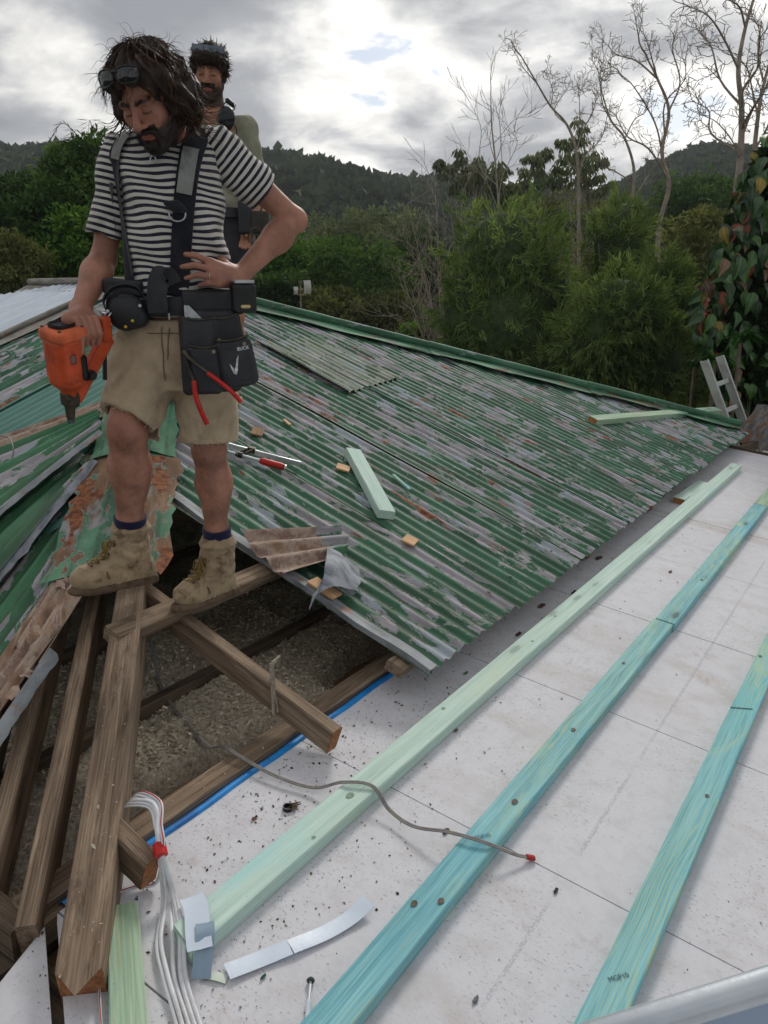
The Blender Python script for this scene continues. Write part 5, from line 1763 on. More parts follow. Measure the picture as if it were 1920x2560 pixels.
dirt_and_tone = np.maximum(dirt_and_tone, .35 * np.exp(-(np.linalg.norm(V - relb, axis=1) / .15) ** 2))
dirt_and_tone = np.maximum(dirt_and_tone, .5 * np.exp(-(np.linalg.norm(V - A_([-.56, 2.45, .06]), axis=1) / .05) ** 2))
dirt_and_tone = np.maximum(dirt_and_tone, sock * .5)  # also darkens the skin in the eye sockets
mobj('body', c2wa(V), Fq, M['skin'], man, True, {'beard': b, 'lip': lipm, 'red': red, 'dirt_and_tone': dirt_and_tone})

# beard: a rough short layer over jaw and lip
BS = SDF(0.004)
L1 = lambda r, f, u: O1 + .95 * (R1 * r + F1 * f + U1 * u)
for e in (-1, 1):
    BS.cone(L1(.060 * e, .010, -.030), L1(.056 * e, .022, -.070), .010, .014, .012)
    BS.cone(L1(.056 * e, .022, -.070), L1(.026 * e, .070, -.108), .014, .017, .014)
    BS.cone(L1(.004 * e, .099, -.0535), L1(.028 * e, .086, -.064), .0065, .007, .006)
    BS.cone(L1(.028 * e, .086, -.064), L1(.026 * e, .082, -.090), .007, .009, .008)
BS.ell(L1(0, .076, -.112), (.028, .022, .022), np.array([R1, F1, U1]), .015)
BV, BF = BS.mesh(lambda P: .0022 * fnoise(P, 420, 8) + .002 * fnoise(P, 200, 9))
mobj('beard', c2wa(BV), BF, M['hair'], man, True)

beard_ = [o for o in man.children if o.name.startswith('beard')][0]
bi = np.random.default_rng(6).choice(len(BV), 420)
bc = L1(0, .03, -.06)
def whisker(root, rg2):
    out = unit(root - bc); d = unit(out + U1 * -.7 + rg2.normal(0, .35, 3)); P = [root - out * .002]
    for i in range(4): d = unit(d + rg2.normal(0, .25, 3) - U1 * .15); P.append(P[-1] + d * rg2.uniform(.0015, .0032))
    return A_(P)
strands('whiskers', beard_, BV[bi], whisker, hairmat('beard_hair', s2l(30, 23, 20), s2l(84, 58, 42)), .0009, seed=4)
for e in (-1, 1):
    S_ = SDF(.003); S_.cone(L1(.013 * e, .093, .020), L1(.032 * e, .090, .027), .0042, .0045, .003); S_.cone(L1(.032 * e, .090, .027), L1(.050 * e, .078, .021), .0045, .0025, .003)
    EV, EF = S_.mesh(lambda P: .0012 * fnoise(P, 600, 2)); mobj('eyebrow', c2wa(EV), EF, M['hair'], man, True)

# --- hair: dense dark mass and loose curls
M['hair1'] = mat_plain('dark_brown_wavy_hair', s2l(44, 31, 25), 0.5, 0.45, 45, dirt_and_tone=s2l(86, 58, 40), dirt_amt=.5, spec=.35, bumpk=.6)  # brown highlights painted into the hair colour by noise
HS = SDF(0.004)
axh = np.array([R1, F1, U1])
HS.ell(L1(0, -.026, .050), (.090, .099, .084), axh, .02)
HS.ell(L1(-.03, .030, .080), (.058, .046, .038), axh, .025)
HS.ell(L1(.035, .030, .078), (.060, .046, .038), axh, .025)
for e, dx in ((-1, .004), (1, .0)):
    HS.cone(L1(.074 * e, .015, .050), L1(.090 * e, -.008, -.030), .028, .034, .03)
    HS.cone(L1(.090 * e, -.008, -.030), L1((.086 if e > 0 else .100) * e, -.022, -.062 if e > 0 else -.050), .030, .020, .03)
HS.cone(L1(.066, -.05, -.02), L1(.082, -.045, -.078), .048, .030, .03)
HS.ell(L1(0, -.085, -.015), (.10, .055, .09), axh, .03)
# keep the face clear
HS.ell(L1(.0, .105, -.030), (.074, .070, .108), axh, .012, 's')
def locks(P):
    q_ = P - L1(0, -.03, .04)
    r_, f_, u_ = q_ @ R1, q_ @ F1, q_ @ U1
    an = np.arctan2(r_, f_)
    w_ = np.sin(an * 17 + 2.2 * np.sin(u_ * 55 + an * 3) + u_ * 20)
    return .0055 * w_ + .0045 * np.sin(u_ * 75 + 3 * np.sin(an * 5)) + .005 * fnoise(P, 120, 12) + .003 * fnoise(P, 330, 14)
HV, HF = HS.mesh(locks)
hair = mobj('hair', c2wa(HV), HF, M['hair1'], man, True)
hidx = np.random.default_rng(5).choice(len(HV), 1150)
Hc = L1(0, -.03, .03)
def curl(root, rg2):
    out = unit(root - Hc)
    down = A_([0, 0, -1.0])
    tang = unit(down - out * (down @ out))
    s_ = root - out * .012
    L = rg2.uniform(.03, .065)
    n = 10
    ph, fr_, am = rg2.uniform(0, 6.28), rg2.uniform(45, 75), rg2.uniform(.002, .006)
    sd = np.cross(out, tang)
    fl = rg2.uniform(-.1, .35)
    P = []
    for i in range(n):
        t = i / (n - 1) * L
        w = am * min(1, i / 3)
        P.append(s_ + tang * t + out * (.012 + fl * t * t * 3.0 + w * math.cos(fr_ * t + ph)) + sd * (w * math.sin(fr_ * t + ph)) + down * (t * t * 1.2))
    return A_(P)
# no strands over the face
q = (HV[hidx] - O1)
face = (np.abs(q @ R1) < .092) & (q @ F1 > .0) & (q @ U1 < .085)
face |= (np.abs(q @ R1) < .09) & (q @ F1 > .02) & (q @ U1 > .085) & (q @ U1 < .16)
HM = hairmat('brown_curls_lit_tips', s2l(36, 26, 22), s2l(150, 100, 64))  # lighter tips put the rim light into the strand colour
strands('curls', hair, HV[hidx][~face], curl, HM, .0015, seed=3)
def fly(root, rg2):
    out = unit(root - Hc); n = 9
    d = unit(out + rg2.normal(0, .5, 3)); P = [root]
    for i in range(n):
        d = unit(d + rg2.normal(0, .30, 3) + A_([0, 0, -.22])); P.append(P[-1] + d * .007)
    return A_(P)
up = HV[hidx][(HV[hidx] - O1) @ U1 > .02][:170]
strands('flyaway_hair', hair, up, fly, HM, .0007, seed=9)

rgc = np.random.default_rng(17)
def ringlet(root, rg2):
    e = np.sign((root - O1) @ R1)
    d = unit(R1 * e * rg2.uniform(.2, .7) - A_([0, 0, 1.]) + rg2.normal(0, .15, 3)); P = [root]
    turn = rg2.uniform(.05, .22)
    for i in range(11):
        d = unit(d + R1 * e * turn + A_([0, 0, turn * .9]) * (i > 4) + rg2.normal(0, .12, 3)); P.append(P[-1] + d * rg2.uniform(.006, .010))
    return A_(P)
low = HV[((HV - O1) @ U1 < -.02) & (np.abs((HV - O1) @ R1) > .085)]
strands('ringlets', hair, low[rgc.choice(len(low), 90)], ringlet, HM, .0013, seed=19)

# --- sunglasses pushed up on the hair
gl = thing('sunglasses', 'black sunglasses pushed up on the long dark hair', 'sunglasses', c2w(tuple(L1(0, .08, .12))))
GLS = mat_plain('dark_lens', (0.008, 0.009, 0.012), 0.08, 0.1, 10, spec=0.8, bumpk=0.0)
GFR = mat_plain('glossy_black_frame', (0.01, 0.01, 0.011), 0.2, 0.2, 20, bumpk=0.02)
gF = unit(F1 + U1 * .55); gU = unit(U1 - gF * (U1 @ gF)); gR = R1
gO = L1(-.012, .090, .104)
for e in (-1, 1):
    a = np.arange(24) * 2 * math.pi / 24
    c_ = gO + gR * e * .035
    ring = []
    for t in a:
        x, y = math.cos(t), math.sin(t)
        wx = .030 * np.sign(x) * abs(x) ** .8
        wy = .0185 * np.sign(y) * abs(y) ** .85 - (.004 if y < 0 else 0) * abs(y)
        ring.append(c_ + gR * wx + gU * wy - gF * (.016 * ((e * .035 + wx) / .06) ** 2))
    ring = A_(ring)
    mb = MB()
    mb.add(np.vstack([c2wa(ring), c2wa([c_ + gF * .003])]), [(i, (i + 1) % 24, 24) for i in range(24)])
    mb.build('lens', GLS, gl, True)
    mb = MB()
    mb.tube(c2wa(np.vstack([ring, ring[:2]])), .0027, 6, cap=False)
    mb.build('rim', GFR, gl, True)
    te = gO + gR * e * .066 - gF * .022 + gU * .010
    P = bez([te, te - gF * .06 + gR * e * .012, te - gF * .11 + gR * e * .010 - gU * .02], 10)
    MB().tube(c2wa(P), .003, 6).build('temple_arm', GFR, gl, True)
    MB().tube(c2wa([te + gF * .003 - gR * e * .006, te + gF * .007 - gR * e * .005]), .0032, 8).build('hinge_stud', M['steel'], gl)
MB().tube(c2wa(bez([gO - gR * .008 + gU * .006, gO + gU * .010 + gF * .002, gO + gR * .008 + gU * .006], 8)), .003, 6).build('bridge', GFR, gl, True)

# --- t-shirt
TS = SDF(0.004)
TSEC = [(-.075, -.662, 2.615, .160, .115), (-.02, -.655, 2.615, .162, .114), (.08, -.646, 2.615, .152, .108), (.18, -.643, 2.612, .150, .110), (.27, -.646, 2.612, .153, .114), (.34, -.650, 2.615, .156, .114), (.39, -.655, 2.62, .150, .106), (.43, -.660, 2.622, .122, .090), (.455, -.662, 2.625, .095, .080)]
TS.loft(TSEC, .03)
TS.cone((-.72, 2.622, .415), rsh + A_([.012, 0, .010]), .048, .058, .03)
TS.cone((-.60, 2.625, .425), lsh + A_([-.02, 0, .010]), .050, .062, .03)
# neck opening
TS.cone((-.664, 2.545, .455), (-.660, 2.66, .50), .062, .066, .006, 's')
def fold_phase(P):
    a, bb, z = P[..., 0], P[..., 1], P[..., 2]
    return (a * .70 + z * .62) * 58 + 1.8 * np.sin(a * 13 + z * 7) + bb * 8
def folds(P):
    a, bb, z = P[..., 0], P[..., 1], P[..., 2]
    sh_ = lambda x: np.abs(np.sin(x * .5)) ** 1.5 * 2 - 1
    f_ = .0085 * (.6 + .9 * fnoise(P, 9, 77)) * sh_(fold_phase(P)) * np.exp(-((z - .10) / .16) ** 2)
    f_ += .0055 * np.sin((a * .8 - z * .6) * 52 + 1.4) * np.exp(-((a + .53) / .08) ** 2 - ((z - .27) / .12) ** 2)
    f_ += .005 * np.sin((a * .75 + z * .65) * 44 + .6) * np.exp(-((a + .76) / .08) ** 2 - ((z - .30) / .10) ** 2)
    f_ += .008 * np.sin(z * 110 + 4 * np.sin(a * 18)) * np.exp(-((z + .02) / .045) ** 2)
    return f_ + .003 * fnoise(P, 30, 21) + .0012 * fnoise(P, 80, 22)
TV, TF = TS.mesh(folds)
shirt = thing('tshirt', None, None, c2w((-.65, 2.62, .2)))
shirt.parent = man; shirt.location = Vector(c2w((-.65, 2.62, .2))) - man.location
del ORG[shirt.name]
bpy.data.objects.remove(shirt)
def stripe_attr(P):
    z = P[:, 2]
    return P[:, 2] + .0045 * np.cos(fold_phase(P)) * (.5 + .8 * fnoise(P, 9, 77)) * np.exp(-((z - .10) / .17) ** 2) + .010 * np.sin((P[:, 0] + .65) * 9) - .25 * (P[:, 0] + .65) * .12 + .004 * np.sin(P[:, 0] * 40 + P[:, 2] * 30) + 1.0
shirt = mobj('tshirt', c2wa(TV), TF, M['stripe'], man, True, {'stripe': stripe_attr(TV)})
def sleeve(sh, dr, L, r0, r1, end_n, seed, lo=None):
    S = SDF(0.004)
    d = unit(dr)
    S.cone(sh - d * .02, sh + d * (L + .05), r0, r1, .01)
    S.ell(sh, (r0 * 1.02,) * 3, None, .02)
    S.plane(sh + d * L, end_n)
    V_, F_ = S.mesh(lambda P: .0045 * np.sin(((P - sh) @ d) * 60 + 3 * np.sin(P[..., 0] * 30 + P[..., 1] * 20)) + .0035 * fnoise(P, 38, seed))
    mobj('sleeve', c2wa(V_), F_, M['stripe'], shirt, True, {'stripe': (V_ - sh) @ d + 1.0 + .003 * fnoise(V_, 25, seed)})
    return sh + d * L, d
sleeve(rsh + A_([.004, 0, .004]), relb - rsh + A_([-.005, -.01, 0]), .225, .060, .058, (relb - rsh), 31)
ldir = unit(lelb - lsh)
sleeve(lsh + A_([-.004, 0, .0]), lelb - lsh, .165, .066, .068, unit(ldir + A_([-.05, 0, .18])), 32)
# neck rib
P = [A_([-.662 + .073 * math.cos(t), 2.612 + .078 * math.sin(t) - .0, .436 + .016 * math.sin(t)]) for t in np.linspace(0, 2 * math.pi, 30)]
MB().tube(c2wa(P), .0105, 7, cap=False, flat=1.2).build('neck_rib', mat_cloth('navy_rib', s2l(40, 40, 54), .15), shirt, True)

# front surface of the shirt, for the straps
TS2 = [(o[0], o[3]) for o in TS.ops if o[4] == 'u']
def tsdf(p):
    D = 1.0
    for f_, k in TS2:
        d = float(f_(p[None, :])[0])
        h_ = min(1, max(0, .5 + .5 * (D - d) / k))
        D = D * (1 - h_) + d * h_ - k * h_ * (1 - h_)
    return D
def front(a, z, gap=.004):
    b0 = 2.36
    for _ in range(60):
        d = tsdf(A_([a, b0, z])) - gap
        if d < .001 or b0 > 2.7: break
        b0 += max(d * .8, .001)
    return A_([a, b0, z])
def strap(name, az, w, mat, gap=.007, th=.005, parent=None, back=None, wv=None):
    C = bez([(a, 0, z) for a, z in az], 36)
    rows = []
    n = len(C)
    T = np.gradient(C, axis=0)
    for j, u in enumerate((-.5, -.17, .17, .5)):
        row = []
        for i in range(n):
            t = unit(T[i]); sd = A_([t[2], 0, -t[0]])
            ww = w if wv is None else np.interp(i / (n - 1), *wv)
            p = C[i] + sd * u * ww
            row.append(front(p[0], p[2], gap))
        rows.append(A_(row))
    V_ = np.vstack(rows)
    bk = V_ + A_([0, th, 0])
    m = len(V_)
    F_ = [[j * n + i, j * n + i + 1, (j + 1) * n + i + 1, (j + 1) * n + i] for j in range(3) for i in range(n - 1)]
    F_ += [[m + q for q in f_][::-1] for f_ in F_]
    for j in (0, 3):
        F_ += [[j * n + i, j * n + i + 1, m + j * n + i + 1, m + j * n + i] for i in range(n - 1)]
    return auto_smooth(mobj(name, c2wa(np.vstack([V_, bk])), F_, mat, parent, True), 60)

# --- tool belt with braces and pouches
belt = thing('tool_belt', 'black leather tool belt with braces, pouches and tools', 'tool belt', c2w((-.66, 2.6, -.03)))
strap('brace', [(-.553, .468), (-.556, .42), (-.572, .33), (-.590, .22), (-.604, .12), (-.616, .02), (-.624, -.01)], .062, M['webbing'], parent=belt, wv=([0, .35, 1], [.066, .060, .058]))
REFL = mat_plain('grey_reflective_patch', s2l(132, 134, 130), .55, .15, 30, dirt_and_tone=s2l(96, 98, 94), dirt_amt=.6)
strap('reflective_patch', [(-.561, .405), (-.571, .34), (-.583, .275)], .043, REFL, gap=.012, th=.003, parent=belt)
strap('brace', [(-.765, .442), (-.790, .395), (-.800, .30), (-.795, .20), (-.783, .10), (-.772, .02)], .036, M['webbing'], parent=belt)
strap('reflective_patch', [(-.752, .452), (-.776, .418), (-.789, .375)], .030, REFL, gap=.012, th=.003, parent=belt)
strap('hanging_tail', [(-.805, .31), (-.822, .25), (-.823, .17)], .020, M['webbing'], gap=.02, parent=belt)
# ring and knot on the brace
cR = front(-.603, .228, .018)
MB().tube(c2wa([cR + A_([.024 * math.cos(t), -.002, .020 * math.sin(t) - .01]) for t in np.linspace(R(160), R(380), 18)]), .0026, 6).build('ring', M['steel'], belt, True)
kS = SDF(.004); kS.ell(cR + A_([-.004, 0, .012]), (.024, .012, .018), None, .01); kS.cone(cR + A_([-.03, 0, .02]), cR + A_([.02, 0, .0]), .008, .009, .008)
kV, kF = kS.mesh(lambda P: .003 * fnoise(P, 160, 2)); mobj('strap_knot', c2wa(kV), kF, M['webbing'], belt, True)
# belt band
BT = []
def waist_ring(z, gx, gy, n=56):
    I = [np.interp(z, [q[0] for q in TSEC], [q[j] for q in TSEC]) for j in range(1, 5)]
    t = np.arange(n) * 2 * math.pi / n
    sg = lambda x: np.sign(x) * np.abs(x) ** (2 / 2.3)
    return np.column_stack([I[0] + (I[2] + gx) * sg(np.cos(t)), I[1] + (I[3] + gy) * sg(np.sin(t)), np.full(n, z)])
rows = [waist_ring(z, g, g) for z, g in ((-.062, .008), (-.062, .018), (-.035, .021), (-.008, .019), (-.006, .008))]
for i_, r_ in enumerate(rows):
    r_[:, 2] += .018 * np.cos(np.arange(56) * 2 * math.pi / 56) * 1 - .010
n = 56
F_ = [[j * n + i, j * n + (i + 1) % n, (j + 1) * n + (i + 1) % n, (j + 1) * n + i] for j in range(4) for i in range(n)]
auto_smooth(mobj('belt_band', c2wa(np.vstack(rows)), F_, M['leather'], belt, True), 50)
# leather loop where the brace meets the belt
P = bez([(-.628, 2.470, .022), (-.640, 2.452, .050), (-.660, 2.448, .040), (-.672, 2.450, -.010), (-.672, 2.456, -.062)], 20)
def leather_strip(name, P, w, side, mat, parent, th=.004):
    d = np.gradient(P, axis=0); side = np.asarray(side, float)
    s_ = A_([unit(side - unit(x) * (side @ unit(x))) for x in d]); nn = np.cross(s_, d); nn /= np.linalg.norm(nn, axis=1)[:, None]
    m = len(P)
    V_ = np.vstack([P - s_ * w / 2, P + s_ * w / 2, P + s_ * w / 2 + nn * th, P - s_ * w / 2 + nn * th])
    F_ = [[j * m + i, j * m + i + 1, (j + 1) % 4 * m + i + 1, (j + 1) % 4 * m + i] for j in range(4) for i in range(m - 1)] + [[0, m, 2 * m, 3 * m], [m - 1, 4 * m - 1, 3 * m - 1, 2 * m - 1]]
    return auto_smooth(mobj(name, c2wa(V_), F_, mat, parent, True), 40)
leather_strip('belt_loop', P, .058, (1, .1, .12), M['leather'], belt)
MB().tube(c2wa([(-.640, 2.452, -.062), (-.640, 2.452, -.080)]), .003, 6).build('rivet', M['steel'], belt)

# big pouch on the image right
pu = thing('pouch_root', None, None, c2w((-.50, 2.5, -.1)))
bpy.data.objects.remove(pu)
def sdf_part(name, S, mat, parent, disp=None):
    V_, F_ = S.mesh(disp)
    return mobj(name, c2wa(V_), F_, mat, parent, True)
crk = lambda P: .0016 * fnoise(P, 60, 41)
S = SDF(.0045); S.box((-.515, 2.495, -.030), (.092, .014, .036), .012, np.array([unit((.98, .20, 0)), unit((-.20, .98, 0)), (0, 0, 1)]))
flap_ = sdf_part('pouch_flap', S, M['leather'], belt, crk)
pax = np.array([unit((.97, .24, 0)), unit((-.24, .97, 0)), (0, 0, 1.)])
S = SDF(.0045); S.box((-.522, 2.490, -.175), (.082, .030, .125), .022, pax)
big = sdf_part('tool_pouch', S, M['leather'], belt, crk)
def pocket(name, c, h, rnd, ax, hollow, tilt=0):
    S = SDF(.004)
    S.box(c, h, rnd, ax)
    S.box(A_(c) + A_([0, 0, h[2] * .55]), (h[0] - .008, h[1] - .008, h[2] * .62), rnd * .7, ax, .004, 's')
    return sdf_part(name, S, M['leather'], big, crk)
pocket('pocket', (-.552, 2.452, -.125), (.055, .024, .055), .016, pax, 1)
pocket('pocket', (-.540, 2.440, -.225), (.050, .026, .075), .018, pax, 1)
tax = np.array([unit((.90, .36, .16)), unit((-.36, .93, 0)), unit((-.17, -.05, 1))])
pocket('pocket', (-.452, 2.470, -.205), (.058, .038, .078), .024, tax, 1)
pocket('pocket', (-.475, 2.475, -.110), (.045, .026, .045), .014, tax, 1)
RIM = mat_plain('worn_leather_edge', s2l(58, 54, 46), .6, .3, 40)
def rim(pts, r=.0032): MB().tube(c2wa(bez(pts, 16)), r, 5).build('pocket_edge', RIM, big, True)
def rim_box(c, h, ax):
    c = A_(c); t = c + ax[2] * (h[2] - .001)
    rim([t - ax[0] * (h[0] - .004) + ax[1] * .006, t - ax[0] * (h[0] - .012) - ax[1] * (h[1] - .003) - ax[2] * .004, t - ax[1] * (h[1] + .001) - ax[2] * .010, t + ax[0] * (h[0] - .012) - ax[1] * (h[1] - .003) - ax[2] * .004, t + ax[0] * (h[0] - .004) + ax[1] * .006])
for c_, h_, ax_ in (((-.552, 2.452, -.125), (.055, .024, .055), pax), ((-.540, 2.440, -.225), (.050, .026, .075), pax), ((-.452, 2.470, -.205), (.058, .038, .078), tax), ((-.475, 2.475, -.110), (.045, .026, .045), tax)):
    rim_box(c_, h_, ax_)
rim([A_((-.515, 2.480, -.064)) + pax[0] * x for x in (-.088, -.04, .0, .04, .088)], .0024)
sideP = SDF(.004); sideP.box((-.600, 2.47, -.19), (.018, .034, .115), .016, pax); sdf_part('side_panel', sideP, M['leather'], big, crk)
for k, c_ in enumerate([(-.590, 2.470, -.062), (-.448, 2.498, -.060), (-.585, 2.425, -.105), (-.505, 2.415, -.172), (-.490, 2.430, -.140), (-.418, 2.445, -.150), (-.438, 2.48, -.085)]):
    MB().tube(c2wa([c_, A_(c_) + A_([.0, -.0045, 0])]), .0055, 8).build('rivet', M['brass'], big)
WHT = mat_plain('white_print', (.55, .56, .58), .7, .3, 120)
def cprint(name, pts, parent):
    mobj(name, c2wa(pts), [list(range(len(pts)))], WHT, parent)
# bird-shaped print and lettering on the outer pocket
pn = tax[1]; pc = A_((-.452, 2.470, -.205)) - pn * .0395
pl = lambda x, y: pc + tax[0] * x + tax[2] * y - pn * .0006
cprint('emblem', [pl(-.020, -.030), pl(-.012, -.034), pl(-.006, -.022), pl(-.002, -.006), pl(.006, .022), pl(-.002, .012), pl(-.010, -.010), pl(-.014, -.016)], big)
cprint('emblem', [pl(-.020, -.030), pl(-.016, -.016), pl(-.026, .002), pl(-.024, -.014)], big)
t_ = text_part('lettering', 'BUCK', c2w(tuple(pl(.024, .034))), A_(c2w(tuple(tax[0]))), A_(c2w(tuple(tax[2]))), .014, WHT, big, .0004)
# clip-on light at the hip
S = SDF(.004); S.box((-.425, 2.50, -.020), (.036, .028, .042), .010, np.array([unit((.92, .38, 0)), unit((-.38, .92, 0)), (0, 0, 1.)]))
lt = sdf_part('work_light', S, BLK, belt)
lx = np.array([unit((.92, .38, 0)), unit((-.38, .92, 0)), (0, 0, 1.)])
def cbox(name, c, size, ax, mat, parent, r=.004):
    mb = MB(); mb.rbox((0, 0, 0), size, r, None)
    v = np.vstack(mb.v) @ np.asarray(ax) + A_(c)
    return auto_smooth(mobj(name, c2wa(v), mb.f, mat, parent), 40)
cbox('silver_top', (-.424, 2.498, .028), (.062, .048, .012), lx, M['steel'], lt)
cbox('lens_strip', A_((-.425, 2.50, -.043)) - lx[1] * .0285, (.030, .004, .010), lx, mat_plain('cream_lens', s2l(196, 182, 130), .3, .05, 20), lt)
# small pouch with tape on the image left
S = SDF(.004); S.ell((-.775, 2.472, -.055), (.055, .042, .060), None, .01); S.ell((-.775, 2.472, .0), (.040, .030, .045), None, .006, 's'); S.cone((-.80, 2.485, -.03), (-.735, 2.475, -.075), .030, .028, .02)
sp_ = sdf_part('small_pouch', S, M['leather'], belt, crk)
S = SDF(.004); S.ell((-.768, 2.470, -.035), (.038, .030, .030), None, .006); sdf_part('tape_measure', S, mat_plain('grey_rubber', s2l(52, 54, 58), .6, .2, 30), sp_)
P = bez([(-.822, 2.472, -.070), (-.828, 2.450, -.03), (-.805, 2.445, .004), (-.770, 2.455, .016), (-.735, 2.470, .008), (-.722, 2.482, -.02)], 24)
leather_strip('pouch_strap', P, .019, (.2, -.9, .5), M['leather'], sp_)
S = SDF(.004); S.box((-.785, 2.500, .012), (.062, .012, .024), .010, np.array([unit((1, -.15, -.1)), unit((.15, 1, 0)), unit((.1, 0, 1))])); sdf_part('pouch_back', S, M['leather'], sp_, crk)
for c_ in ((-.745, 2.438, -.083), (-.765, 2.432, -.100)):
    MB().tube(c2wa([c_, A_(c_) + A_([0, -.004, 0])]), .0045, 8).build('yellow_mark', mat_plain('yellow_paint', s2l(200, 168, 40), .6, .1, 30), sp_)
for c_ in ((-.815, 2.436, -.055), (-.722, 2.446, -.04)):
    MB().tube(c2wa([c_, A_(c_) + A_([0, -.004, 0])]), .0048, 8).build('rivet', M['steel'], sp_)
cbox('trouser_belt_tab', (-.612, 2.497, -.105), (.026, .006, .062), np.eye(3), mat_cloth('brown_leather_tab', s2l(122, 78, 52), .15), belt)

# tools carried in the belt: things of their own
hm = thing('hammer', 'hammer hanging from the belt beside the small pouch', 'hammer', c2w((-.845, 2.46, -.15)))
auto_smooth(MB().tube(c2wa([(-.846, 2.415, -.070), (-.846, 2.425, -.070), (-.843, 2.44, -.070), (-.840, 2.50, -.070)]), [.0175, .0185, .010, .011], 16).build('head', M['steel'], hm))
auto_smooth(MB().tube(c2wa(bez([(-.842, 2.472, -.075), (-.846, 2.468, -.16), (-.852, 2.462, -.26)], 10)), .0085, 8, flat=.7).build('shaft', BLK, hm), 60)
sq = thing('speed_square', 'silver triangular speed square sticking out of the pouch', 'square', c2w((-.55, 2.43, -.1)))
ax_ = pax
pc = A_((-.552, 2.448, -.085))
tri = [(-.034, .045), (-.026, .046), (.045, -.030), (-.034, -.030)]
pts = [pc + ax_[0] * x + ax_[2] * y for x, y in tri]
V_ = np.vstack([pts, A_(pts) + ax_[1] * .004])
mobj('blade', c2wa(V_), [(0, 3, 2, 1), (4, 5, 6, 7), (0, 1, 5, 4), (1, 2, 6, 5), (2, 3, 7, 6), (3, 0, 4, 7)], M['steel'], sq)
cbox('fence', pc + ax_[0] * -.036 + ax_[2] * .008, (.008, .018, .078), ax_, M['steel'], sq, .002)
tr2 = [(-.018, -.024), (.006, -.026), (-.014, .006)]
mobj('cut_out', c2wa([pc + ax_[0] * x + ax_[2] * y - ax_[1] * .0008 for x, y in tr2]), [(0, 1, 2)], BLK, sq)
bl = thing('multi_tool_blade', 'grey steel knife blade standing in the middle pocket', 'knife', c2w((-.54, 2.43, -.17)))
bx_ = np.array([unit((.97, .2, .22)), unit((-.2, .98, 0)), unit((-.20, -.05, .97))])
cbox('blade', (-.550, 2.432, -.150), (.024, .004, .095), bx_, M['steel'], bl, .0015)
MB().tube(c2wa([(-.553, 2.4285, -.112), (-.553, 2.427, -.112)]), .0035, 8).build('hole', BLK, bl)
mb = MB()
for k in range(4): mb.tube(c2wa([(-.566 + .006 * k, 2.422, -.150 - .004 * k), (-.556 + .006 * k, 2.424, -.19)]), .0022, 5)
mb.build('bits', DKM, bl)
pr = thing('pliers', 'nippers with long curved red handles hooked on the pouch front', 'pliers', c2w((-.55, 2.40, -.25)))
auto_smooth(MB().tube(c2wa(bez([(-.590, 2.400, -.168), (-.578, 2.398, -.185), (-.555, 2.395, -.205), (-.520, 2.392, -.232)], 12)), [.013, .013, .012, .011, .0105, .010, .0095, .009, .0085, .008, .0075, .007, .0065][:13], 8, flat=.6).build('jaw', DKM, pr), 60)
auto_smooth(MB().tube(c2wa(bez([(-.522, 2.392, -.232), (-.490, 2.388, -.255), (-.455, 2.388, -.285), (-.427, 2.392, -.318)], 14)), .0082, 10, flat=.8).build('handle', RED, pr), 60)
auto_smooth(MB().tube(c2wa(bez([(-.566, 2.398, -.255), (-.562, 2.394, -.300), (-.548, 2.392, -.345), (-.533, 2.395, -.385)], 14)), .0085, 10, flat=.8).build('handle', RED, pr), 60)
auto_smooth(MB().tube(c2wa(bez([(-.588, 2.402, -.175), (-.578, 2.402, -.22), (-.566, 2.400, -.258)], 8)), .0075, 8, flat=.6).build('jaw', DKM, pr), 60)

# --- ring and necklace
dk1 = unit(pip[2] - kn[2]); cc = kn[2] + (pip[2] - kn[2]) * .38
_, e1, e2 = frame(dk1)
tag(MB().tube(c2wa([cc + .0118 * (math.cos(t) * e1 + math.sin(t) * e2) for t in np.linspace(0, 6.4, 22)]), .0014, 6, cap=False).build('finger_ring', M['steel'], None, True), 'thin silver ring on the hand resting on the hip', 'ring')
P = [front(a, z, .006) for a, z in ((-.700, .432), (-.688, .405), (-.668, .378))] + [front(a, z, .006) for a, z in ((-.652, .392), (-.632, .420))]
nk = thing('necklace', 'fine chain with a small pendant over the striped shirt', 'necklace', c2w(tuple(P[2])))
MB().tube(c2wa(bez(P, 26)), .0013, 5).build('chain', M['steel'], nk)
MB().tube(c2wa([P[2] + A_([.008 * math.cos(t), -.003, .009 * math.sin(t) - .009]) for t in np.linspace(0, 6.3, 14)]), .0022, 5, cap=False).build('pendant', M['steel'], nk)

# --- shorts
SH = SDF(.004)
SH.loft([(-.30, -.680, 2.62, .165, .12), (-.22, -.678, 2.62, .178, .130), (-.14, -.672, 2.618, .174, .128), (-.085, -.668, 2.616, .166, .119)], .03)
rh0, rh1 = A_([-.765, 2.612, -.20]), A_([-.803, 2.520, -.400])
lh0, lh1 = A_([-.582, 2.628, -.20]), A_([-.580, 2.612, -.475])
SH.cone(rh0, rh1 + (rh1 - rh0) * .25, .104, .100, .03)
SH.cone(lh0, lh1 + (lh1 - lh0) * .2, .104, .098, .03)
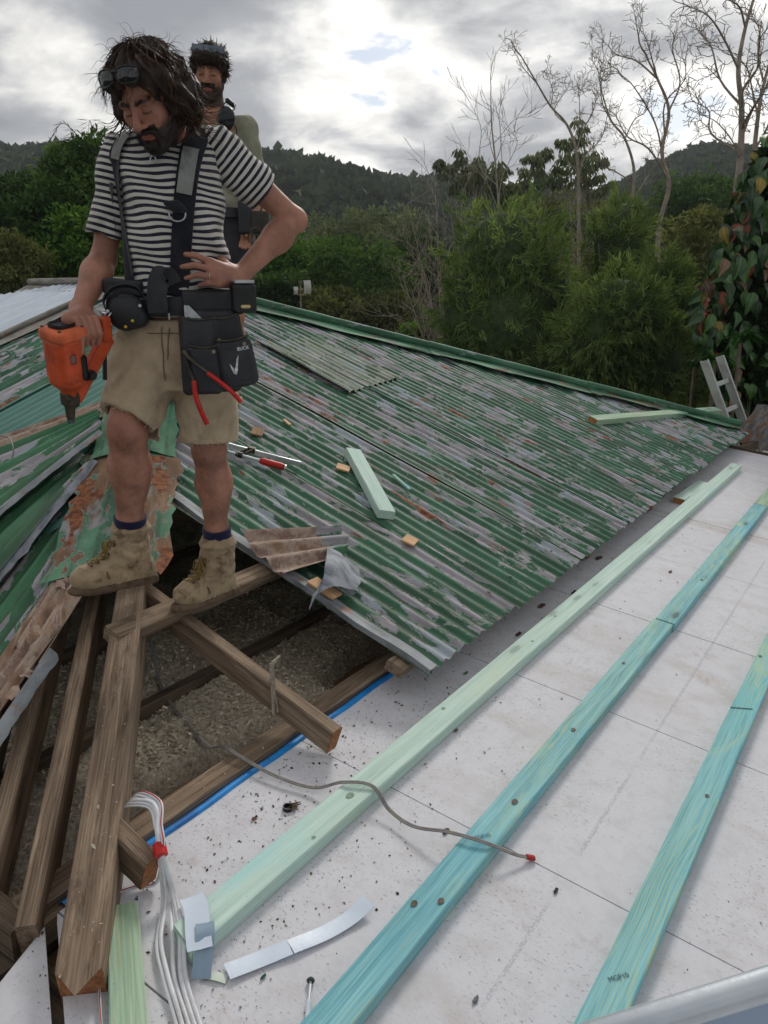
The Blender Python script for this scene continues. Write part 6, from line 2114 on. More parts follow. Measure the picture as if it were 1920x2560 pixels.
# gap between the legs and hem openings
SH.cone((-.694, 2.46, -.43), (-.694, 2.72, -.43), .024, .030, .02, 's')
SH.local_cut(rh1, unit(rh1 - rh0 + A_([-.06, -.03, .03])), (-1.1, 2.2, -.62), (-.688, 2.9, -.30))
SH.local_cut(lh1, unit(lh1 - lh0), (-.688, 2.2, -.7), (-.3, 2.9, -.36))
SH.cone(rh1 + (rh0 - rh1) * .40, rh1 + (rh1 - rh0) * .4, .074, .094, .006, 's')
SH.cone(lh1 + (lh0 - lh1) * .25, lh1 + (lh1 - lh0) * .3, .076, .090, .006, 's')
def shfold(P):
    a, bb, z = P[..., 0], P[..., 1], P[..., 2]
    f_ = .0075 * np.sin((z * .9 - a * .45) * 80 + 2 * np.sin(a * 20)) * np.exp(-((a + .80) / .08) ** 2 - ((z + .25) / .09) ** 2)
    f_ += .0065 * np.sin((z + a * .7) * 66 + 1) * np.exp(-((a + .68) / .07) ** 2 - ((z + .22) / .08) ** 2)
    f_ += .005 * np.sin(z * 58 + 3 * np.sin(a * 15)) * np.exp(-((a + .58) / .08) ** 2 - ((z + .36) / .08) ** 2)
    return f_ + .0045 * fnoise(P, 26, 51) + .002 * fnoise(P, 70, 52)
SV, SF = SH.mesh(shfold)
shorts = mobj('shorts', c2wa(SV), SF, M['khaki'], man, True)
# fly seam, waistband line, frayed hems
SEAM = mat_cloth('shorts_seam', s2l(118, 102, 80), .1)
def sfront(a, z, gap=.001):
    m_ = (np.abs(SV[:, 0] - a) < .008) & (np.abs(SV[:, 2] - z) < .008)
    return A_([a, SV[m_, 1].min() - gap if m_.any() else 2.49, z])
MB().tube(c2wa([sfront(-.676 + .0 * k, -.105 - .02 * k) for k in range(9)]), .0022, 5).build('fly_seam', SEAM, shorts)
MB().tube(c2wa([sfront(-.652 - .002 * k, -.105 - .016 * k) for k in range(7)]), .0018, 5).build('fly_seam', SEAM, shorts)
MB().tube(c2wa([sfront(-.72 + .01 * k, -.122) for k in range(12)]), .0016, 5).build('waist_seam', SEAM, shorts)
def hem_loop(c, n_, r, seed):
    rg2 = np.random.default_rng(seed)
    d, e1_, e2_ = frame(n_)
    m_ = np.abs((SV - c) @ d) < .006
    m_ &= np.linalg.norm(SV - c, axis=1) < .125
    return SV[m_][rg2.choice(m_.sum(), min(m_.sum(), 60), replace=False)], d
FR = mat_cloth('frayed_threads', s2l(176, 162, 138), .15)
for c_, n_ in ((rh1, unit(rh1 - rh0 + A_([-.06, -.03, .03]))), (lh1, unit(lh1 - lh0))):
    pts, d = hem_loop(c_, n_, .1, 4)
    mb = MB()
    for p in pts:
        mb.tube(c2wa([p, p + d * .004 + rng.normal(0, .0015, 3), p + d * rng.uniform(.004, .009) + rng.normal(0, .003, 3)]), .0009, 4)
    mb.build('frayed_hem', FR, shorts)['kind'] = 'stuff'

# --- socks and boots
def boot(ankle_top, heel, toe, seed, label):
    S_ = SDF(.004)
    heel, toe, top = A_(heel), A_(toe), A_(ankle_top)
    fw = toe - heel; Lf = np.linalg.norm(fw[:2]); f_ = unit(fw); up_ = unit(A_([0, 0, 1.]) - f_ * f_[2]); sd = np.cross(f_, up_)
    B = lambda a, s, u: heel + f_ * a * Lf + sd * s + up_ * u
    ank = B(.24, 0, .115)
    S_.cone(top, ank, .060, .056, .02)
    S_.cone(ank, B(.16, 0, .060), .056, .046, .03)
    S_.cone(ank + f_ * .02, B(.62, 0, .060), .048, .044, .03)
    S_.ell(B(.80, 0, .050), (.062, .049, .043), np.array([f_, sd, up_]), .025)
    S_.cone(B(.12, 0, .035), B(.70, 0, .034), .044, .047, .02)
    S_.ell(top, (.066, .066, .014), None, .008)
    S_.plane(B(0, 0, .016), -up_)
    S_.cone(top + A_([0, 0, .004]), top + A_([0, 0, .05]), .048, .05, .004, 's')
    def wr(P):
        q = P - heel
        a = q @ f_ / Lf; u = q @ up_
        return .0022 * np.sin(u * 150 + 3 * np.sin(a * 9)) * np.exp(-((u - .13) / .06) ** 2) + .002 * np.sin(a * 60 + u * 40) * np.exp(-((a - .52) / .13) ** 2) + .0022 * fnoise(P, 60, seed)
    V_, F__ = S_.mesh(wr)
    root = mobj('boot', c2wa(V_), F__, M['boot'], man, True)
    So = SDF(.004)
    So.box(B(.17, 0, .012), (.055, .044, .020), .012, np.array([f_, sd, up_]))
    So.ell(B(.68, 0, .012), (.105, .054, .024), np.array([f_, sd, up_]), .02)
    So.box(B(.45, 0, .016), (.09, .038, .013), .012, np.array([f_, sd, up_]), .02)
    So.plane(B(0, 0, .024), up_)
    So.plane(B(0, 0, -.004), -up_)
    V2, F2 = So.mesh(lambda P: .0018 * fnoise(P, 70, seed + 1))
    mobj('sole', c2wa(V2), F2, M['sole'], root, True)
    # toe-cap seam
    arc = [B(.66 - .06 * abs(math.cos(t)) , .054 * math.cos(t), .040 + .050 * math.sin(t)) for t in np.linspace(R(8), R(172), 16)]
    MB().tube(c2wa(arc), .0026, 5).build('toe_cap_seam', M['sole'], root)
    # laces
    def onsurf(a, s, u0):
        p = B(a, s, u0)
        m_ = (np.abs((V_ - p) @ sd) < .008) & (np.abs((V_ - p) @ f_) < .010)
        if not m_.any(): return p
        return p + up_ * (((V_[m_] - p) @ up_).max() + .002)
    front_pts = []
    tp_ = np.linspace(0, 1, 7)
    path = [B(.66, 0, .098), B(.56, 0, .112), B(.49, 0, .132), B(.45, 0, .158), B(.43, 0, .182)]
    C_ = bez(path, 30)
    # pull the path onto the tongue
    C2 = []
    for p in C_:
        dd_ = np.linalg.norm(V_ - p, axis=1)
        m_ = (np.abs((V_ - p) @ sd) < .012) & (np.abs((V_ - p) @ up_) < .008)
        C2.append(V_[m_][((V_[m_] - p) @ f_).argmax()] + f_ * .003 if m_.any() else p)
    C2 = A_(C2)
    mb = MB()
    for k in range(6):
        i = 3 + int(k * (len(C2) - 6) / 6)
        a_, b_ = C2[i], C2[min(i + 3, len(C2) - 1)]
        mb.tube(c2wa(bez([a_ - sd * .024 - f_ * .010, (a_ + b_) / 2 + f_ * .004, b_ + sd * .024 - f_ * .010], 8)), .0024, 5)
        mb.tube(c2wa(bez([a_ + sd * .024 - f_ * .010, (a_ + b_) / 2 + f_ * .006, b_ - sd * .024 - f_ * .010], 8)), .0024, 5)
    kn0 = C2[-5] + f_ * .010
    for s_, l_ in ((-1, .050), (1, .050)):
        loop = [kn0, kn0 + sd * s_ * .022 + f_ * .012 - up_ * .010, kn0 + sd * s_ * .030 + f_ * .012 - up_ * l_, kn0 + sd * s_ * .014 + f_ * .016 - up_ * (l_ * .8), kn0 + f_ * .004]
        mb.tube(c2wa(bez(loop, 18)), .0024, 5)
        mb.tube(c2wa(bez([kn0, kn0 + sd * s_ * .010 + f_ * .016 - up_ * .03, kn0 + sd * s_ * .012 + f_ * .020 - up_ * .085], 10)), .0024, 5)
    mb.build('laces', M['lace'], root, True)
    mb = MB()
    for k in range(6):
        i = 3 + int(k * (len(C2) - 6) / 6)
        for s_ in (-1, 1):
            e_ = C2[i] + sd * s_ * .026 - f_ * .010
            mb.tube(c2wa([e_ - sd * s_ * .003, e_ + sd * s_ * .003 + f_ * .002]), .004, 6)
    mb.build('eyelets', DKM, root)['kind'] = 'stuff'
    return root
boot(rank + A_([.003, .0, .040]), (-.800, 2.610, -.957), (-1.020, 2.470, -.962), 61, '')
boot(lank + A_([0, -.003, .012]), (-.560, 2.735, -1.052), (-.700, 2.565, -1.056), 62, '')
for an_, kn_ in ((rank, rkn), (lank, lkn)):
    d = unit(kn_ - an_)
    rows = [(.01, .046), (.03, .050), (.045, .0525), (.058, .0515), (.066, .0525), (.078, .0535), (.086, .0525), (.086, .045)]
    if an_ is lank: rows = [(a - .012, r * .93) for a, r in rows]
    auto_smooth(MB().tube(c2wa([an_ + d * a for a, r in rows]), [r for a, r in rows], 22, cap=False).build('sock', M['sock'], man, True), 70)

# ------------------------------------------------------------------ nail gun in his hand
ng = thing('nail_gun', 'scuffed orange nail gun pointing down in his lowered hand', 'nail gun', c2w((-.97, 2.33, -.42)))
ORG_C = mat_plain('scuffed_orange_plastic', s2l(196, 78, 38), .5, .22, 14, dirt_and_tone=s2l(120, 56, 36), dirt_amt=.65)
ORG_C2 = mat_plain('lighter_scuffed_orange', s2l(214, 104, 62), .5, .2, 22, dirt_and_tone=s2l(150, 76, 50), dirt_amt=.6)
gU_ = unit(A_([.08, -.26, 1.0]))
gH = unit(HD - gU_ * (HD @ gU_)); gS = np.cross(gU_, gH)
gO_ = A_([-.922, 2.330, -.196])
GK = .88
G = lambda h, s, u: gO_ + GK * (gH * h + gS * s + gU_ * u)
gax = np.array([gH, gS, gU_])
def gpart(name, build, mat, parent=ng, disp=None, vox=.004):
    S_ = SDF(vox); build(S_)
    V_, F__ = S_.mesh(disp)
    return mobj(name, c2wa(V_), F__, mat, parent, True)
scf = lambda P: .0009 * fnoise(P, 90, 71)
def body_(S_):
    S_.box(G(0, 0, -.012), (.052, .050, .088), .024, gax)
    S_.box(G(-.004, 0, .0), (.043, .0555, .072), .012, gax, .004)
    for e in (-1, 0, 1): S_.box(G(-.052, .024 * e, -.01), (.006, .006, .070), .004, gax, .004)
    for e in (-1, 1): S_.box(G(.024 * e, -.060, -.01), (.005, .005, .066), .003, gax, .003)
    S_.cone(G(.0, 0, -.095), G(-.004, 0, -.140), .046, .025, .015)
    S_.box(G(.055, 0, .085), (.026, .030, .026), .010, gax, .010)
casing = gpart('casing', body_, ORG_C, disp=scf)
gpart('top_cap', lambda S_: S_.box(G(0, 0, .098), (.058, .057, .023), .016, gax), ORG_C2, disp=scf)
cbox('vent_plate', G(0, 0, .1248), (.078, .064, .004), gax, BLK, casing, .018)
cbox('side_panel', G(.028, -.0655, -.03), (.020, .003, .085), gax, BLK, casing, .006)
cbox('rating_label', G(-.018, -.0655, .015), (.022, .002, .030), gax, mat_plain('worn_grey_label', s2l(126, 92, 84), .6, .2, 60), casing, .003)
mb = MB()
for k in range(6):
    c_ = G(0, -.026 + .0105 * k, .1282)
    L_ = np.array([[x, y, z] for x in (-1, 1) for y in (-1, 1) for z in (-1, 1)], float) * A_([.031 - .0035 * abs(k - 2.5), .0020, .002])
    mb.add(c2wa(c_ + L_ @ gax), [(0, 1, 3, 2), (4, 6, 7, 5), (0, 4, 5, 1), (2, 3, 7, 6), (0, 2, 6, 4), (1, 5, 7, 3)])
mb.build('vent_slat', mat_plain('grey_vent_slat', s2l(70, 72, 78), .5, .2, 40), casing)
for a_, b_ in ((-1, -1), (-1, 1), (1, -1), (1, 1)):
    MB().tube(c2wa([G(.050 * a_, .048 * b_, .114), G(.050 * a_, .048 * b_, .1262)]), .0058, 8).build('cap_screw', DKM, casing)
gpart('back_block', lambda S_: S_.box(G(.050, .012, .112), (.026, .028, .020), .006, gax), ORG_C, disp=scf)
gpart('handle', lambda S_: (S_.cone(gp - HD * .055 + A_([0, 0, .004]), gp + HD * .075 + A_([0, 0, .008]), .0205, .020, .01)), BLK)
he = gp + HD * .085 + A_([0, 0, .008])
gpart('handle_end', lambda S_: (S_.box(he, (.020, .028, .042), .010, gax), S_.cone(he - gU_ * .02, he - gU_ * .065 + gH * .002, .022, .019, .01)), ORG_C, disp=scf)
nz = G(.016, 0, -.165)
mend = he - gU_ * .055
def mag_(S_):
    d_ = unit(mend - nz); sx = np.cross(d_, gS)
    S_.box((nz + mend) / 2 + d_ * .01, (.017, .026, np.linalg.norm(mend - nz) / 2 + .018), .006, np.array([gS, sx, d_]))
gpart('magazine', mag_, ORG_C, disp=scf)
d_ = unit(mend - nz); sx = np.cross(d_, gS)
cbox('magazine_rail', (nz + mend) / 2 - sx * (.027 if sx[2] > 0 else -.027), (.012, .006, np.linalg.norm(mend - nz) * .96), np.array([gS, sx, d_]), M['steel'], ng, .002)
auto_smooth(MB().tube(c2wa([G(.078, -.030, -.080), G(.078, -.040, -.080), G(.078, -.052, -.082)]), [.018, .019, .015], 12).build('knob', BLK, ng))
gpart('trigger', lambda S_: S_.cone(gp - HD * .05 - A_([0, 0, .022]), gp - HD * .046 - A_([0, 0, .055]), .008, .006, .004), BLK)
gpart('nose', lambda S_: (S_.box(G(-.006, 0, -.160), (.024, .022, .024), .006, gax), S_.cone(G(-.008, 0, -.17), G(-.012, 0, -.235), .020, .0155, .006), S_.box(G(.012, -.016, -.175), (.008, .008, .022), .003, gax), S_.cone(G(-.014, -.02, -.15), G(-.030, -.028, -.150), .008, .008, .004)), DKM, disp=lambda P: .0016 * fnoise(P, 130, 5))
MB().tube(c2wa([G(-.012, 0, -.235), G(-.013, 0, -.262)]), .0125, 12).build('muzzle', mat_plain('grey_green_rubber', s2l(74, 84, 80), .7, .2, 60), ng)
hk = bez([he + gH * .016 + gU_ * .040 - gS * .016, he + gH * .034 + gU_ * .050 - gS * .014, he + gH * .050 + gU_ * .030, he + gH * .042 - gU_ * .02 + gS * .004, he + gH * .022 - gU_ * .035], 20)
MB().tube(c2wa(hk), .0034, 7).build('belt_hook', M['steel'], ng, True)
MB().tube(c2wa(hk + gS * .018), .0034, 7).build('belt_hook', M['steel'], ng, True)

# the tool is a little smaller than first laid out: shrink it about the grip
gpw = Vector(c2w(tuple(gp)))
ng.location = gpw + .86 * (ng.location - gpw)
ng.scale = (.86, .86, .86)
# ------------------------------------------------------------------ land, hills, trees
def at(u, v, d):
    """sight line measured on the photograph (1659 px wide), taken to horizontal distance d"""
    a = (u - 829.5) / 1728.1
    b = (1106 - v) / 1728.1
    cp_, sp_ = math.cos(R(PITCH)), math.sin(R(PITCH))
    r = A_([a, cp_ + b * sp_, -sp_ + b * cp_])
    return A_(c2w(tuple(r * (d / r[1]))))


GZ = -4.6
def hill_h(az, d):
    """height of the land (relative to the camera) by bearing (tan, right positive) and distance"""
    xs_ = [-1.2, -.62, -.48, -.30, -.14, -.06, .0, .067, .11, .145, .18, .25, .31, .36, .42, .55, .9, 1.4]
    hs_ = [.13, .140, .149, .147, .141, .139, .132, .121, .112, .106, .107, .113, .134, .147, .143, .135, .13, .14]
    top = np.interp(az, xs_, hs_)
    t = np.clip((d - 45) / 255, 0, 1)
    base = GZ - 2.5 * np.exp(-((d - 40) / 30) ** 2)
    return base * (1 - t) + (top * 300 - 8) * (t * t * (3 - 2 * t)) + 3.0 * np.sin(az * 23 + d * .02) * t


def land():
    az = np.tan(np.linspace(R(-52), R(52), 150))
    ds = np.concatenate([np.linspace(45, 300, 50), [320, 380]])
    V = []
    for d in ds:
        for a in az:
            h_ = float(hill_h(a, min(d, 300)))
            if d > 300: h_ -= (d - 300) * .25
            V.append(c2w((a * d, d, h_)))
    n = len(az)
    F = [[j * n + i, j * n + i + 1, (j + 1) * n + i + 1, (j + 1) * n + i] for j in range(len(ds) - 1) for i in range(n - 1)]
    m = mat_plain('hillside_soil', (0.022, 0.026, 0.016), .95, .4, .3)
    tag(mobj('hills', V, F, m, None, True), kind='structure')
    g = mat_plain('grassy_ground', (0.035, 0.048, 0.02), .95, .5, .8)
    tag(mobj('ground', [(-880, -55, GZ - 2.6), (680, -55, GZ - 2.6), (680, 880, GZ - 2.6), (-880, 880, GZ - 2.6)], [(0, 1, 2, 3)], g), kind='structure')
land()

# leaf material set
M['lf_dark'] = mat_leaf('dark_evergreen_leaf', s2l(38, 60, 34), s2l(86, 116, 62), .3)
M['lf_mid'] = mat_leaf('mid_green_leaf', s2l(52, 82, 44), s2l(112, 142, 74), .3)
M['lf_bright'] = mat_leaf('bright_green_leaf', s2l(52, 92, 38), s2l(120, 158, 66))
M['lf_olive'] = mat_leaf('olive_leaf', s2l(78, 88, 52), s2l(146, 148, 94), .35)
M['lf_grey'] = mat_leaf('grey_green_leaf', s2l(86, 100, 76), s2l(150, 160, 122), .35)
M['lf_bamboo'] = mat_leaf('bamboo_leaf', s2l(72, 100, 58), s2l(158, 178, 112), .40)
M['lf_hill'] = mat_leaf('hill_forest_leaf', s2l(44, 60, 42), s2l(84, 98, 68), .2)
M['bark'] = mat_plain('grey_brown_bark', s2l(112, 98, 86), .9, .35, 8)
M['bark_pale'] = mat_plain('pale_weathered_bark', s2l(150, 138, 126), .9, .3, 8)
M['bark_dark'] = mat_plain('dark_bark', s2l(72, 60, 52), .9, .35, 8)


def leaf_quads(P, Dv, L, W, rg2, fold=.25):
    """P points, Dv directions; diamond leaves, folded along the middle (2 tris as a quad)"""
    n = len(P)
    Dv = Dv / (np.linalg.norm(Dv, axis=1)[:, None] + 1e-9)
    ref = rg2.normal(0, 1, (n, 3))
    S_ = np.cross(Dv, ref); S_ /= np.linalg.norm(S_, axis=1)[:, None] + 1e-9
    N_ = np.cross(S_, Dv)
    L = np.broadcast_to(L, n)[:, None]; W = np.broadcast_to(W, n)[:, None]
    a = P
    b = P + Dv * L * .45 + S_ * W * .5 + N_ * W * fold
    c = P + Dv * L - N_ * L * .12
    d = P + Dv * L * .45 - S_ * W * .5 + N_ * W * fold
    return np.stack([a, b, c, d], 1).reshape(-1, 3)


def crown_mesh(rad, nclump, per, leaf, rg2, clump=.28, wl=.45, droop=.2, low=-.75, inner=.35, tang=.5):
    """leafy crown about the origin: leaves gathered in clumps spread through an ellipsoid"""
    rad = np.asarray(rad, float)
    d = rg2.normal(0, 1, (nclump * 3, 3)); d /= np.linalg.norm(d, axis=1)[:, None]
    d = d[d[:, 2] > low][:nclump]
    r = 1 - inner * rg2.random(len(d)) ** 1.5
    lump = 1 + .22 * np.sin(d[:, 0] * 5 + 1) * np.cos(d[:, 1] * 4 + d[:, 2] * 5)
    C_ = d * (r * lump)[:, None] * rad
    P, Dv, lv = [], [], []
    cs = clump * rad.mean()
    for i in range(len(C_)):
        q = rg2.normal(0, 1, (per, 3)); q /= np.linalg.norm(q, axis=1)[:, None]
        rr = rg2.random(per) ** .5
        sz = cs * rg2.uniform(.6, 1.25)
        P.append(C_[i] + q * (rr * sz)[:, None] * A_([1, 1, .7]))
        tg = np.cross(rg2.normal(0, 1, (per, 3)), q)
        Dv.append((q + d[i] * .6) * (1 - tang) + tg * tang + A_([0, 0, -droop]))
        lv.append(np.clip(rg2.normal(.45, .2) * np.ones(per) + rg2.normal(0, .15, per), 0, 1))
    P, Dv, lv = np.vstack(P), np.vstack(Dv), np.concatenate(lv)
    sz = leaf * rg2.uniform(.6, 1.3, len(P))
    V = leaf_quads(P, Dv, sz, sz * wl, rg2)
    return V, np.arange(len(V)).reshape(-1, 4), np.repeat(lv, 4)


def branches(mb, p, d, L, r, depth, rg2, spread=.55, split=(2, 3), wob=.18, up=.15, n=5, minr=.004, tips=None, sides=5, taper=.6):
    pts = [p]; dd = unit(d)
    for i in range(n):
        dd = unit(dd + rg2.normal(0, wob, 3) + A_([0, 0, up * .5]))
        pts.append(pts[-1] + dd * L / n)
    rr = np.linspace(r, max(r * taper, minr), n + 1)
    mb.tube(pts, rr, sides, cap=False)
    if depth == 0:
        if tips is not None: tips.append((pts[-1], dd))
        return
    k = rg2.integers(split[0], split[1] + 1)
    for j in range(k):
        nd_ = unit(dd + rg2.normal(0, spread, 3) + A_([0, 0, up]))
        q = pts[-1] if j == 0 else pts[rg2.integers(max(1, n // 2), n + 1)]
        branches(mb, q, nd_, L * rg2.uniform(.55, .85), rr[-1] * (.9 if j == 0 else .7), depth - 1, rg2, spread, split, wob, up, n, minr, tips, sides, taper)


def leafy_tree(name, label, base, centre, rad, leaf, mat, seed, nclump=110, per=38, trunk_r=.12, group=None, bark='bark_dark', wl=.45, clump=.28, droop=.2, low=-.75, inner=.35, stems=3):
    rg2 = np.random.default_rng(seed)
    base, centre = A_(base), A_(centre)
    t = thing(name, label, 'tree', base, group)
    V, F, lv = crown_mesh(rad, nclump, per, leaf, rg2, clump, wl, droop, low, inner)
    mobj('crown', V + centre, F, M[mat], t, False, {'lv': lv})
    mb = MB()
    mid = base + (centre - base) * .55 + rg2.normal(0, .08, 3) * np.asarray(rad)
    mb.tube(bez([base, (base + mid) / 2 + rg2.normal(0, .05, 3), mid], 8), np.linspace(trunk_r, trunk_r * .6, 9)[:len(bez([base, (base + mid) / 2, mid], 8))], 7)
    for k in range(stems):
        e = centre + rg2.normal(0, .45, 3) * np.asarray(rad)
        mb.tube(bez([mid, (mid + e) / 2 + rg2.normal(0, .1, 3), e], 6), np.linspace(trunk_r * .5, trunk_r * .15, len(bez([mid, mid, e], 6))), 5)
    mb.build('trunk', M[bark], t, True)
    return t


gbase = lambda p, z=GZ: A_([p[0], p[1], z])

# --- trees on the left, close behind the roof
LT = [('leafy_tree', 'dark glossy tree at the left picture edge, top level with the hills', (25, 492), 21, (1.5, 1.3, 1.2), 'lf_dark', .17),
      ('leafy_tree', 'tall mid green tree just left of the striped sleeve', (192, 425), 19, (.95, 1.0, 1.15), 'lf_mid', .15),
      ('leafy_tree', 'bright rounded tree low behind the zinc roof', (205, 545), 17, (1.0, .9, .75), 'lf_bright', .14),
      ('leafy_tree', 'dark bushy tree between the zinc roof and the taller trees', (95, 520), 18, (1.15, .9, .95), 'lf_dark', .15),
      ('leafy_tree', 'dark tree crown filling the gap beneath the left arm', (105, 462), 23, (1.1, 1.0, .75), 'lf_mid', .16),
      ('shrub', 'yellowish wispy shrub at the left edge above the zinc roof', (15, 575), 15.5, (.75, .6, .55), 'lf_olive', .085),
      ('leafy_tree', 'dark tree standing behind the two people', (330, 530), 22, (1.4, 1.2, 1.3), 'lf_dark', .16),
      ('leafy_tree', 'shadowy tree behind the striped shirt', (440, 545), 24, (1.4, 1.2, 1.2), 'lf_dark', .17)]
for k, (nm, lb, uv, d, rad, mt, lf) in enumerate(LT):
    c_ = at(*uv, d)
    leafy_tree(nm, lb, gbase(c_, GZ - 1), c_, A_(rad), lf, mt, 300 + k, nclump=150, per=46, trunk_r=.1, inner=.5)
# palm whose fronds rise behind the shoulder
pb = at(214, 338, 17)
pt_ = thing('palm_tree', 'palm fronds rising behind the striped shoulder', 'palm', gbase(pb))
MB().tube(np.linspace(gbase(pb), pb, 8), np.linspace(.11, .07, 8), 8).build('trunk', M['bark'], pt_, True)
rgp = np.random.default_rng(8)
for k in range(11):
    a = k * 2 * math.pi / 11 + .3
    d0 = A_([math.cos(a), math.sin(a), .9 if k % 2 else .45])
    P = bez([pb, pb + d0 * .35, pb + d0 * .62 + A_([0, 0, -.02]), pb + d0 * .85 * A_([1, 1, .5]) - A_([0, 0, .10])], 14)
    mb = MB(); mb.tube(P, np.linspace(.012, .003, len(P)), 4)
    for i in range(2, len(P)):
        t = unit(P[i] - P[i - 1]); s_ = unit(np.cross(t, (0, 0, 1)))
        for e in (-1, 1):
            l = .24 * math.sin(math.pi * (i / len(P)) ** .7) + .05
            q = P[i] + (s_ * e + t * .7) * l + A_([0, 0, -l * .35])
            w = np.cross(unit(q - P[i]), (0, 0, 1)) * .010
            mb.add([P[i], (P[i] + q) / 2 + w + (0, 0, .01), q, (P[i] + q) / 2 - w + (0, 0, .01)], [(0, 1, 2, 3)])
    fo = mb.build('frond', M['lf_dark'], pt_)

# --- valley trees beyond the old roof
VT = [('bright rounded tree directly right of the bent elbow', (632, 600), 30, (1.7, 1.6, 1.3), 'lf_bright', .22),
      ('broad dark green domed tree in the middle of the valley', (775, 610), 27, (1.75, 1.6, 1.35), 'lf_mid', .20),
      ('shadowy tree low behind the ridge beside the antenna', (600, 660), 26, (1.2, 1.2, 1.0), 'lf_dark', .18),
      ('olive tree below the domed tree at the roof edge', (720, 690), 24, (1.0, 1.0, .8), 'lf_olive', .16),
      ('olive tree low on the valley floor behind the bare shrub', (840, 700), 25, (1.1, 1.0, .9), 'lf_olive', .16),
      ('grey green tall tree above the domed tree', (735, 548), 44, (2.3, 2.0, 1.9), 'lf_grey', .26),
      ('grey green tree left of the bare thicket', (850, 545), 50, (3.0, 2.0, 2.2), 'lf_grey', .30),
      ('dark tree rising left of the bamboo', (905, 600), 40, (2.0, 1.8, 1.7), 'lf_dark', .28),
      ('olive tree half hidden behind the bamboo tops', (1180, 520), 38, (2.4, 1.8, 1.7), 'lf_olive', .26),
      ('mid green tree between the two bamboo crowns', (1240, 560), 30, (1.6, 1.4, 1.4), 'lf_mid', .22),
      ('yellow green tree left of the vine covered trunk', (1510, 560), 20, (.95, .9, 1.1), 'lf_olive', .13),
      ('dark tree on the slope right of the leaning bare trunk', (1500, 470), 42, (2.6, 2.0, 1.8), 'lf_mid', .28),
      ('bright low shrub at the ridge beneath the bare shrub', (905, 742), 15, (.42, .42, .36), 'lf_bright', .09)]
for k, (lb, uv, d, rad, mt, lf) in enumerate(VT):
    c_ = at(*uv, d)
    leafy_tree('leafy_tree', lb, gbase(c_, GZ - 2), c_, A_(rad), lf, mt, 340 + k, nclump=150, per=40, trunk_r=.13, inner=.45, bark='bark')

# --- spindly gums standing on the skyline
def gum(label, base_uv, top_uv, d, clumps, leaf, seed, mat='lf_grey'):
    rg2 = np.random.default_rng(seed)
    b_, t_ = at(*base_uv, d), at(*top_uv, d)
    t = thing('gum_tree', label, 'tree', gbase(b_, GZ - 2))
    mb = MB()
    tr = bez([gbase(b_, GZ - 2), b_, (b_ + t_) / 2 + rg2.normal(0, .15, 3), t_], 16)
    mb.tube(tr, np.linspace(.10, .02, len(tr)), 6)
    P, Dv = [], []
    for (u, v, r) in clumps:
        c_ = at(u, v, d + rg2.normal(0, .6)); R_ = r / 1728 * d
        j = tr[np.argmin(np.linalg.norm(tr - (c_ - A_([0, 0, R_ * 1.5])), axis=1))]
        mb.tube(bez([j, (j + c_) / 2 + rg2.normal(0, .1, 3), c_], 6), np.linspace(.035, .01, len(bez([j, j, c_], 6))), 5)
        for q in range(5):
            e = c_ + rg2.normal(0, R_ * .5, 3); mb.tube([c_, e], [.012, .005], 4)
            n = 42
            w = rg2.normal(0, 1, (n, 3)); w /= np.linalg.norm(w, axis=1)[:, None]
            P.append(e + w * R_ * .5 * rg2.random(n)[:, None] ** .5 * A_([1, 1, .75])); Dv.append(w * .6 + A_([0, 0, -1.]))
    P, Dv = np.vstack(P), np.vstack(Dv)
    V = leaf_quads(P, Dv, leaf * rg2.uniform(.6, 1.2, len(P)), leaf * .32, rg2)
    mb.build('trunk', M['bark'], t, True)
    mobj('crown', V, np.arange(len(V)).reshape(-1, 4), M[mat], t, False, {'lv': np.repeat(rg2.uniform(.2, .8, len(P)), 4)})
gum('flat clumped gum on the skyline left of the bare trees', (1030, 560), (1035, 345), 34, [(965, 365, 16), (1000, 350, 20), (1035, 340, 26), (1060, 370, 30), (1020, 385, 30), (1085, 395, 26), (1040, 410, 34), (985, 400, 18), (1100, 420, 22), (950, 355, 10)], .30, 1)
gum('narrow gum between the two groups of bare branches', (1165, 560), (1165, 330), 36, [(1150, 345, 18), (1170, 330, 20), (1140, 375, 24), (1175, 370, 26), (1160, 405, 28), (1130, 410, 18)], .28, 2)
gum('taller drooping gum behind the branching bare tree', (1262, 560), (1260, 300), 36, [(1250, 310, 24), (1215, 320, 20), (1270, 340, 28), (1235, 360, 28), (1290, 365, 22), (1210, 375, 18), (1260, 395, 30), (1300, 400, 18)], .30, 3)

